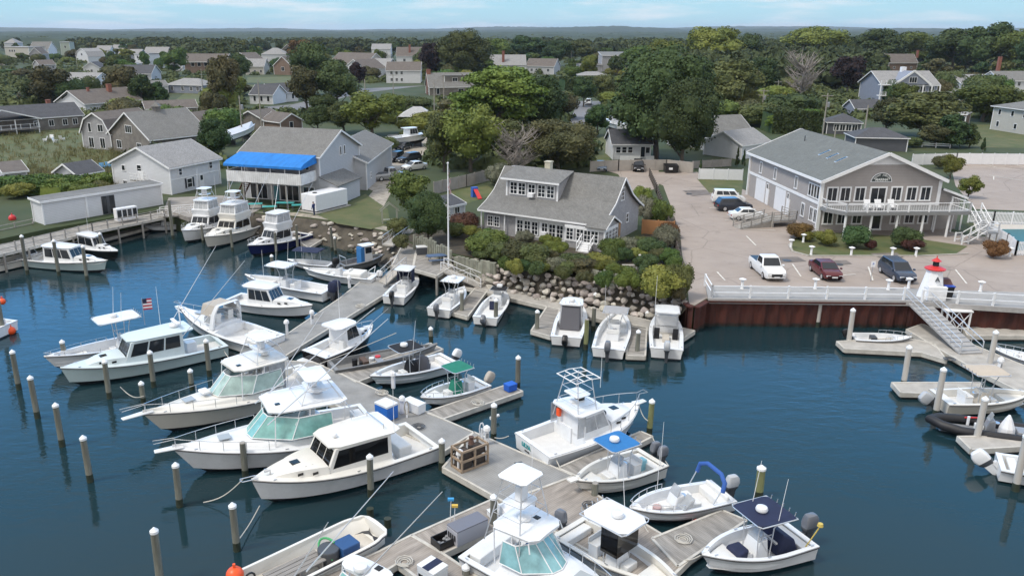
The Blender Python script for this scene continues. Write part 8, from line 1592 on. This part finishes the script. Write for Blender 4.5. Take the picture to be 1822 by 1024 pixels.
t = thing('crate_rack', 'tan timber rack of two shelves holding dark traps on the platform', 'rack', at(836,826,.51), axd); tm_ = mat('tan_timber', (.33,.25,.18), .85, noise=.15); f = MB()
for x in (-.95,0,.95):
    for y in (-.5,.5): f.box(x-.05,x+.05,y-.05,y+.05,0,1.35)
for z in (.05,.68,1.3):
    for y in (-.5,.5): f.box(-1,1,y-.045,y+.045,z-.06,z+.06)
    for x in (-.95,.95): f.box(x-.045,x+.045,-.5,.5,z-.06,z+.06)
f.obj('rack_frame', tm_, t)
for x in (-.5,.5):
    for z in (.12,.75): MB().box(x-.36,x+.36,-.38,.38,z,z+.36).obj('wire_trap', mat('trap_mesh', (.045,.035,.03), .8, noise=.4, scale=6), t)
MB().lathe([(.2,0),(.12,.3),(.16,.45)], (.1,0,1.36), 8).obj('net_weight', mat('brown_bucket', (.10,.055,.04), .8), t)
box('battery_box','box','small black box standing on the grey platform', 923,836,(.42,.3,.42), BLACK, .05, .3)
box('step_box','box','white dock step at the walkway edge by the pale blue boat', 436,662,(.8,.5,.4), GEL, None, axm)
for k, (x, y, m, l) in enumerate(((801,926,mat('blue_bristle', (.05,.30,.60), .8),'blue headed deck brush leaning by the grey dock box'),(808,938,mat('yellow_bristle', (.62,.42,.08), .8),'yellow headed deck brush leaning by the grey dock box'))):
    t = thing('deck_brush', l, 'brush', at(x,y,.5)); MB().tube([(0,0,0),(.05,.02,1.25)], .02).obj('handle', WHITE, t); MB().box(-.12,.2,-.06,.1,1.22,1.34).obj('brush_head', m, t)
for x, y, z, r, l, m in ((647,466,.35,.42,'large orange red mooring ball by the dark work boat',ORANGE),(20,588,.3,.36,'orange ball fender under the white stern at the picture edge',ORANGE),(4,536,1.2,.3,'orange ball fender on the white stern by the tall piling',ORANGE),(22,388,2.6,.45,'red float ball on the far pier boat',REDP),(418,1022,.9,.42,'orange ball buoy on the square ended skiff',ORANGE)):
    t = thing('buoy', l, 'buoy', at(x,y,z)); MB().ball((0,0,0),(r,r,r),14,10).obj('ball', m, t, smooth=60); MB().tube([(0,0,r),(0,0,r+.18)], .07, 8).obj('eye', m, t)
for x, y, l in ((880,741,'white fender hanging from the plank finger edge'),(1232,930,'red tipped fender beside the bowrider hull')):
    t = thing('fender', l, 'fender', at(x,y,.35), axd); MB().tube([(-.35,0,0),(.35,0,0)], .12, 10).obj('body', GEL if 'white' in l else REDP, t, smooth=50); MB().tube([(0,0,.1),(0,0,.35)], .02).obj('rope', GREYP, t)
# float light ring under the platform corner, table, lattice stand, arbor, chairs
t = thing('lattice_stand', 'white lattice sided stand on the dock under the bulkhead', 'stand', at(1697,582,.5), R(-4)); f = MB().box(-1.1,1.1,-.55,.55,1.55,1.66)
for x in (-.95,.95):
    for y in (-.45,.45): f.box(x-.06,x+.06,y-.06,y+.06,0,1.55)
for x0_, x1_ in ((-.95,0),(0,.95)): f.bar((x0_,-.45,.1),(x1_,-.45,1.5),.06); f.bar((x0_,-.45,1.5),(x1_,-.45,.1),.06)
f.box(-.95,.95,-.48,-.42,.05,.14); f.obj('frame', WHITE, t)
t = thing('picnic_table', 'blue picnic table on the square pier platform', 'table', at(777,466,2.02), R(15)); MB().box(-1,1,-.5,.5,.7,.76).obj('table_top', mat('blue_table', (.07,.12,.22), .7), t)
for y in (-.85,.85): MB().box(-1,1,y-.15,y+.15,.42,.46).obj('bench', mat('blue_table', (.07,.12,.22)), t)
for x in (-.7,.7): MB().bar((x,-.8,0),(x,-.2,.7),.08).bar((x,.8,0),(x,.2,.7),.08).obj('leg', TIMB, t)
box('locker','locker','pale storage locker with a dark front on the pier platform', 752,452,(1.3,.7,.8), DARK, .12, .2, z=2.02, lidm=GEL)
t = thing('arbor', 'weathered timber garden arbor with a pitched top on the lawn edge', 'arbor', at(694,398,LAND), R(10)); f = MB()
for y in (0,.9):
    f.box(-.95,-.83,y-.05,y+.05,0,1.7); f.box(.83,.95,y-.05,y+.05,0,1.7); f.bar((-1.15,y,1.55),(0,y,2.5),.1); f.bar((1.15,y,1.55),(0,y,2.5),.1)
f.box(-.9,.9,.2,.7,.4,.46); f.obj('frame', mat('pale_green_timber', (.30,.31,.26), .9), t)
def adir(x, y, rz, m, l, g=None):
    t = thing('garden_chair', l, 'chair', at(x,y,LAND), rz, g); MB().hexa([(-.35,-.3,.32),(.35,-.3,.32),(.35,.3,.22),(-.35,.3,.22)],[(-.35,-.3,.38),(.35,-.3,.38),(.35,.3,.28),(-.35,.3,.28)]).obj('seat', m, t); MB().hexa([(-.33,.28,.25),(.33,.28,.25),(.33,.34,.25),(-.33,.34,.25)],[(-.38,.58,1.1),(.38,.58,1.1),(.38,.64,1.1),(-.38,.64,1.1)]).obj('backrest', m, t)
    for s in (-1,1): MB().box(s*.45-.07,s*.45+.07,-.38,.4,.55,.6).obj('armrest', m, t); MB().box(s*.42-.04,s*.42+.04,-.33,-.25,0,.55).box(s*.42-.04,s*.42+.04,.2,.28,0,.55).obj('leg', m, t)
for k, (x, y, l) in enumerate(((80,252,'leftmost of the white lawn chairs facing the harbour'),(92,249,'white lawn chair between its neighbours, turned sideways'),(99,254,'white lawn chair nearest the harbour'),(111,250,'rightmost of the white lawn chairs'))): adir(x, y, k*1.3-1, WHITE, l, 'white lawn chairs')
for k, (x, y, l) in enumerate(((182,302,'light blue lawn chair by the garden shed'),(193,300,'second light blue lawn chair against the boathouse wall'))): adir(x, y, .5, mat('sky_blue_paint', (.12,.32,.55), .6), l, 'light blue lawn chairs')
for k, u in enumerate((.33,.42,.53)):
    A = at(1453,411,LAND); p = A + Vector((math.cos(mrz)*MW*u+math.sin(mrz)*2.2, math.sin(mrz)*MW*u-math.cos(mrz)*2.2, 2.95)); adir(0,0,0,WHITE,['white balcony chair left of the balcony door','white balcony chair before the balcony door','white balcony chair right of the balcony door'][k],'white balcony chairs'); o = [o for o in bpy.data.objects if o.name.startswith('garden_chair')][-1]
    CH_ = sorted([o for o in bpy.data.objects if o.name.startswith('garden_chair')], key=lambda o: o.name)[-1]; CH_.location = p; CH_.rotation_euler = (0,0,mrz)
# air handlers by the shed
for k, (x, y, l) in enumerate(((216,391,'white refrigeration unit with dark grilles by the shed door'),(234,388,'second white refrigeration unit along the shed wall'))):
    t = thing('cooling_unit', l, 'cooling unit', at(x,y,LAND), ang(at(80,400,LAND),at(289,364,LAND))); MB().box(-.7,.7,-.4,.4,0,1.5).obj('case', WHITE2, t, bevel=.03); MB().box(-.6,-.08,-.42,-.4,.3,1.3).box(.08,.6,-.42,-.4,.3,1.3).obj('grille', GLASS, t)
t = thing('patio_table', 'turquoise patio table under the awning deck', 'table', at(508,370,LAND)); MB().box(-1.2,1.2,-.5,.5,.7,.76).obj('table_top', mat('turquoise', (.06,.36,.36), .6), t); MB().box(-1,-.9,-.4,.4,0,.7).box(.9,1,-.4,.4,0,.7).obj('trestle', DARK, t)
t = thing('garden_statue', 'pale stone garden figure on a low wall above the boulders', 'statue', at(1137,478,LAND)); MB().lathe([(.35,0),(.3,.3),(.22,.4),(.3,.7),(.24,1.0),(.12,1.12),(.17,1.25),(.14,1.42),(.04,1.5)], n=12).obj('figure', mat('pale_stone', (.48,.46,.44), .9), t, smooth=50); MB().box(-1.6,1.6,.2,.6,0,.3).obj('low_wall', mat('concrete', (.38,.36,.33)), t)
t = thing('playset', 'red and blue plastic play slide on the lawn behind the cottage', 'slide', at(848,352,LAND), .4); MB().hexa([(-.3,-1.2,.05),(.3,-1.2,.05),(.3,.4,1.1),(-.3,.4,1.1)],[(-.3,-1.2,.13),(.3,-1.2,.13),(.3,.4,1.18),(-.3,.4,1.18)]).obj('chute', REDP, t); MB().box(-.4,.4,.4,1.1,0,1.4).obj('tower', mat('slide_blue', (.04,.12,.5), .5), t)
# mooring ropes
ROPE = mat('rope', (.50,.48,.44), .9)
def rope(p, zp, q, zq, sag, label): 
    A, B = at(*p, zp), at(*q, zq); tag(MB().tube([A.lerp(B,k/8)+Vector((0,0,-sag*math.sin(math.pi*k/8))) for k in range(9)], .03, 5).obj('mooring_rope', ROPE), label, 'rope', 'mooring ropes')
rope((432,852),1.7,(362,893),.1,.3,'mooring line from the lobster yacht\'s bow roller into the water'); rope((462,899),.3,(424,960),.4,.1,'mooring line from the lobster yacht\'s stem to the white-sided piling'); rope((214,688),.6,(256,704),.9,.4,'slack mooring line from the pale blue bow to a piling'); rope((705,592),1.3,(560,650),.9,.05,'mooring line from the black hull to the walkway'); rope((1143,925),.8,(1166,957),.55,.2,'mooring line from the bowrider\'s bow to the finger'); rope((1137,722),1.6,(1153,748),1.2,.2,'mooring line from the tower boat\'s bow to the mossy piling')
# the person by the cold store
def person(label, x, y, rz, H=1.74):
    t = thing('person', label, 'person', at(x,y,LAND), rz); k = H/1.74
    V = [(0,0,.95),(0,0,1.15),(0,.01,1.38),(0,.02,1.52),(0,.05,1.60),(0,.07,1.68), (.2,.0,1.42),(.27,.06,1.17),(.22,.26,1.06),(.20,.36,1.05),(-.2,0,1.42),(-.28,.02,1.15),(-.27,.10,.92),(-.27,.13,.82), (.10,0,.92),(.12,.03,.50),(.12,-.03,.08),(.12,.14,.03),(-.10,0,.92),(-.13,-.06,.50),(-.13,-.12,.08),(-.13,.05,.03)]
    E_ = [(0,1),(1,2),(2,3),(3,4),(4,5),(2,6),(6,7),(7,8),(8,9),(2,10),(10,11),(11,12),(12,13),(0,14),(14,15),(15,16),(16,17),(0,18),(18,19),(19,20),(20,21)]
    Rr = [.16,.155,.17,.06,.095,.085,.075,.052,.042,.04,.075,.052,.042,.04,.10,.07,.05,.045,.10,.07,.05,.045]
    me = bpy.data.meshes.new('person'); me.from_pydata([(a*k,b*k,c*k) for a,b,c in V], E_, []); o = bpy.data.objects.new('body', me); COL.objects.link(o); o.parent = t
    md = o.modifiers.new('skin', 'SKIN'); me.skin_vertices.new() if not me.skin_vertices else None
    for i, r in enumerate(Rr): me.skin_vertices[0].data[i].radius = (r*k, r*k*(.72 if i < 3 else 1)); me.skin_vertices[0].data[i].use_root = i == 0
    o.modifiers.new('sub', 'SUBSURF').levels = 1; md.use_smooth_shade = True
    m = bpy.data.materials.new('person_cloth'); m.use_nodes = True; nt = m.node_tree; N = nt.nodes.new; L = nt.links.new; tc = N('ShaderNodeTexCoord'); sp = N('ShaderNodeSeparateXYZ'); L(tc.outputs['Object'], sp.inputs[0]); rp = N('ShaderNodeValToRGB'); rp.color_ramp.interpolation = 'CONSTANT'; e = rp.color_ramp.elements
    e[0].position = 0; e[0].color = (.02,.02,.025,1); e[1].position = .05; e[1].color = (.03,.04,.08,1)
    for p_, c_ in ((.54,(.02,.035,.13,1)),(.865,(.42,.26,.19,1))): q = e.new(p_); q.color = c_
    dv = N('ShaderNodeMath'); dv.operation = 'DIVIDE'; dv.inputs[1].default_value = H; L(sp.outputs['Z'], dv.inputs[0]); L(dv.outputs[0], rp.inputs['Fac']); L(rp.outputs[0], nt.nodes['Principled BSDF'].inputs['Base Color']); nt.nodes['Principled BSDF'].inputs['Roughness'].default_value = .8; me.materials.append(m)
    MB().ball((0,.035*k,1.70*k),(.10*k,.115*k,.075*k),10,7).obj('hair', mat('dark_hair', (.03,.022,.016), .8), t, smooth=60)
    SK = mat('skin', (.42,.26,.19), .6)
    MB().hexa([(-.015,.155*k,1.60*k),(.015,.155*k,1.60*k),(.012,.185*k,1.61*k),(-.012,.185*k,1.61*k)],[(-.008,.15*k,1.66*k),(.008,.15*k,1.66*k),(.006,.16*k,1.66*k),(-.006,.16*k,1.66*k)]).obj('nose', SK, t)
    for hx, hy, hz in ((.20,.40,1.05),(-.27,.14,.78)):
        h_ = MB()
        for j in range(4): h_.tube([(hx+(j-1.5)*.02,hy,hz),(hx+(j-1.5)*.022,hy+.05,hz-.02),(hx+(j-1.5)*.022,hy+.07-(.01*abs(j-1.5)),hz-.06)], .011, 5)
        h_.tube([(hx-.04,hy-.02,hz),(hx-.06,hy+.02,hz-.03)], .012, 5); h_.obj('fingers', SK, t)
person('person in dark blue clothes standing at the corner of the white cold store', 559, 383, R(60))

# ropes, coils and small clutter on the docks
for k, (x, y, l) in enumerate(((640,545,'beside the black hulled boat'),(600,600,'at the junction of the two grey walkways'),(680,700,'behind the teal windshield boat'),(745,760,'at the lobster yacht\'s transom'),(905,845,'on the wide platform near the black box'),(1050,900,'on the pinkish plank walkway'),(1215,960,'on the wide plank finger'),(1100,800,'on the finger beside the tower boat'),(850,718,'midway on the finger with the blue tote'),(1690,640,'at the foot of the long gangway'),(720,1000,'on the broad dock corner'),(690,510,'by the foot of the truss gangway'))):
    t = thing('rope_coil', ('dark' if k % 2 else 'pale')+' rope coil lying '+l, 'rope', at(x,y,.53), k); MB().tube([((.14+.012*j)*math.cos(j*.7),(.14+.012*j)*math.sin(j*.7),.03+.03*(j//9)) for j in range(30)], .03, 5).obj('coil', DARK if k % 2 else ROPE, t)
for p, zp, q, zq, sg, l in (((392,612),.9,(410,640),.5,.1,'stern line of the pale blue boat'),((672,744),1.0,(700,712),.5,.1,'stern line of the teal windshield boat'),((770,792),1.0,(792,800),.5,.05,'stern line of the lobster yacht'),((905,775),1.0,(880,778),.5,.1,'stern line of the tower boat\'s left corner'),((985,806),1.0,(1000,838),.5,.05,'stern line of the tower boat\'s right corner'),((1190,828),.9,(1160,775),.5,.15,'stern line of the blue T-top boat'),((1250,985),1.1,(1216,996),.55,.1,'bow line of the navy T-top boat'),((1007,602),.8,(978,590),.5,.1,'stern line of the hardtop pilothouse boat'),((1112,626),.8,(1120,610),.5,.05,'stern line of the grey T-top boat'),((192,462),1.4,(157,470),1.5,.2,'bow line of the pale aqua cabin boat'),((440,437),1.5,(492,430),1.0,.5,'slack line along the navy hull'),((1669,708),.9,(1664,690),.6,.1,'stern line of the tan T-top boat')):
    rope(p, zp, q, zq, sg, l)
TQ = mat('turquoise', (.06,.36,.36))
for x, y, l in ((455,372,'turquoise patio table nearest the brown stair'),(480,377,'turquoise patio table between the awning posts'),(532,374,'turquoise patio table at the right end under the awning deck')):
    t = thing('patio_table', l, 'table', at(x,y,LAND), .2); MB().box(-.9,.9,-.45,.45,.7,.76).obj('table_top', TQ, t); MB().box(-.8,-.7,-.35,.35,0,.7).box(.7,.8,-.35,.35,0,.7).obj('trestle', DARK, t)
for x, y, l in ((1400,463,'beside the oval lawn tip'),(1492,470,'behind the maroon sedan'),(1226,345,'in the drive beyond the van')):
    t = thing('drain_cover', 'dark round drain cover in the paving '+l, 'drain cover', at(x,y,LAND+.04)); MB().lathe([(.45,0),(.45,.015)], n=16).obj('lid', DARK, t)
# ---------------------------------------------------------------- the air
def haze():
    o = MB().box(-9600, 9600, -400, 16800, -4.5, 90).obj('haze', mat('unused_surface', (1,1,1))); m = bpy.data.materials.new('haze_air'); m.use_nodes = True; nt = m.node_tree; nt.nodes.clear()
    out = nt.nodes.new('ShaderNodeOutputMaterial'); v = nt.nodes.new('ShaderNodeVolumePrincipled'); v.inputs['Color'].default_value = (.80,.88,1,1); v.inputs['Density'].default_value = .00006; v.inputs['Anisotropy'].default_value = .2
    nt.links.new(v.outputs[0], out.inputs['Volume']); o.data.materials.clear(); o.data.materials.append(m); tag(o, kind='stuff')
haze()
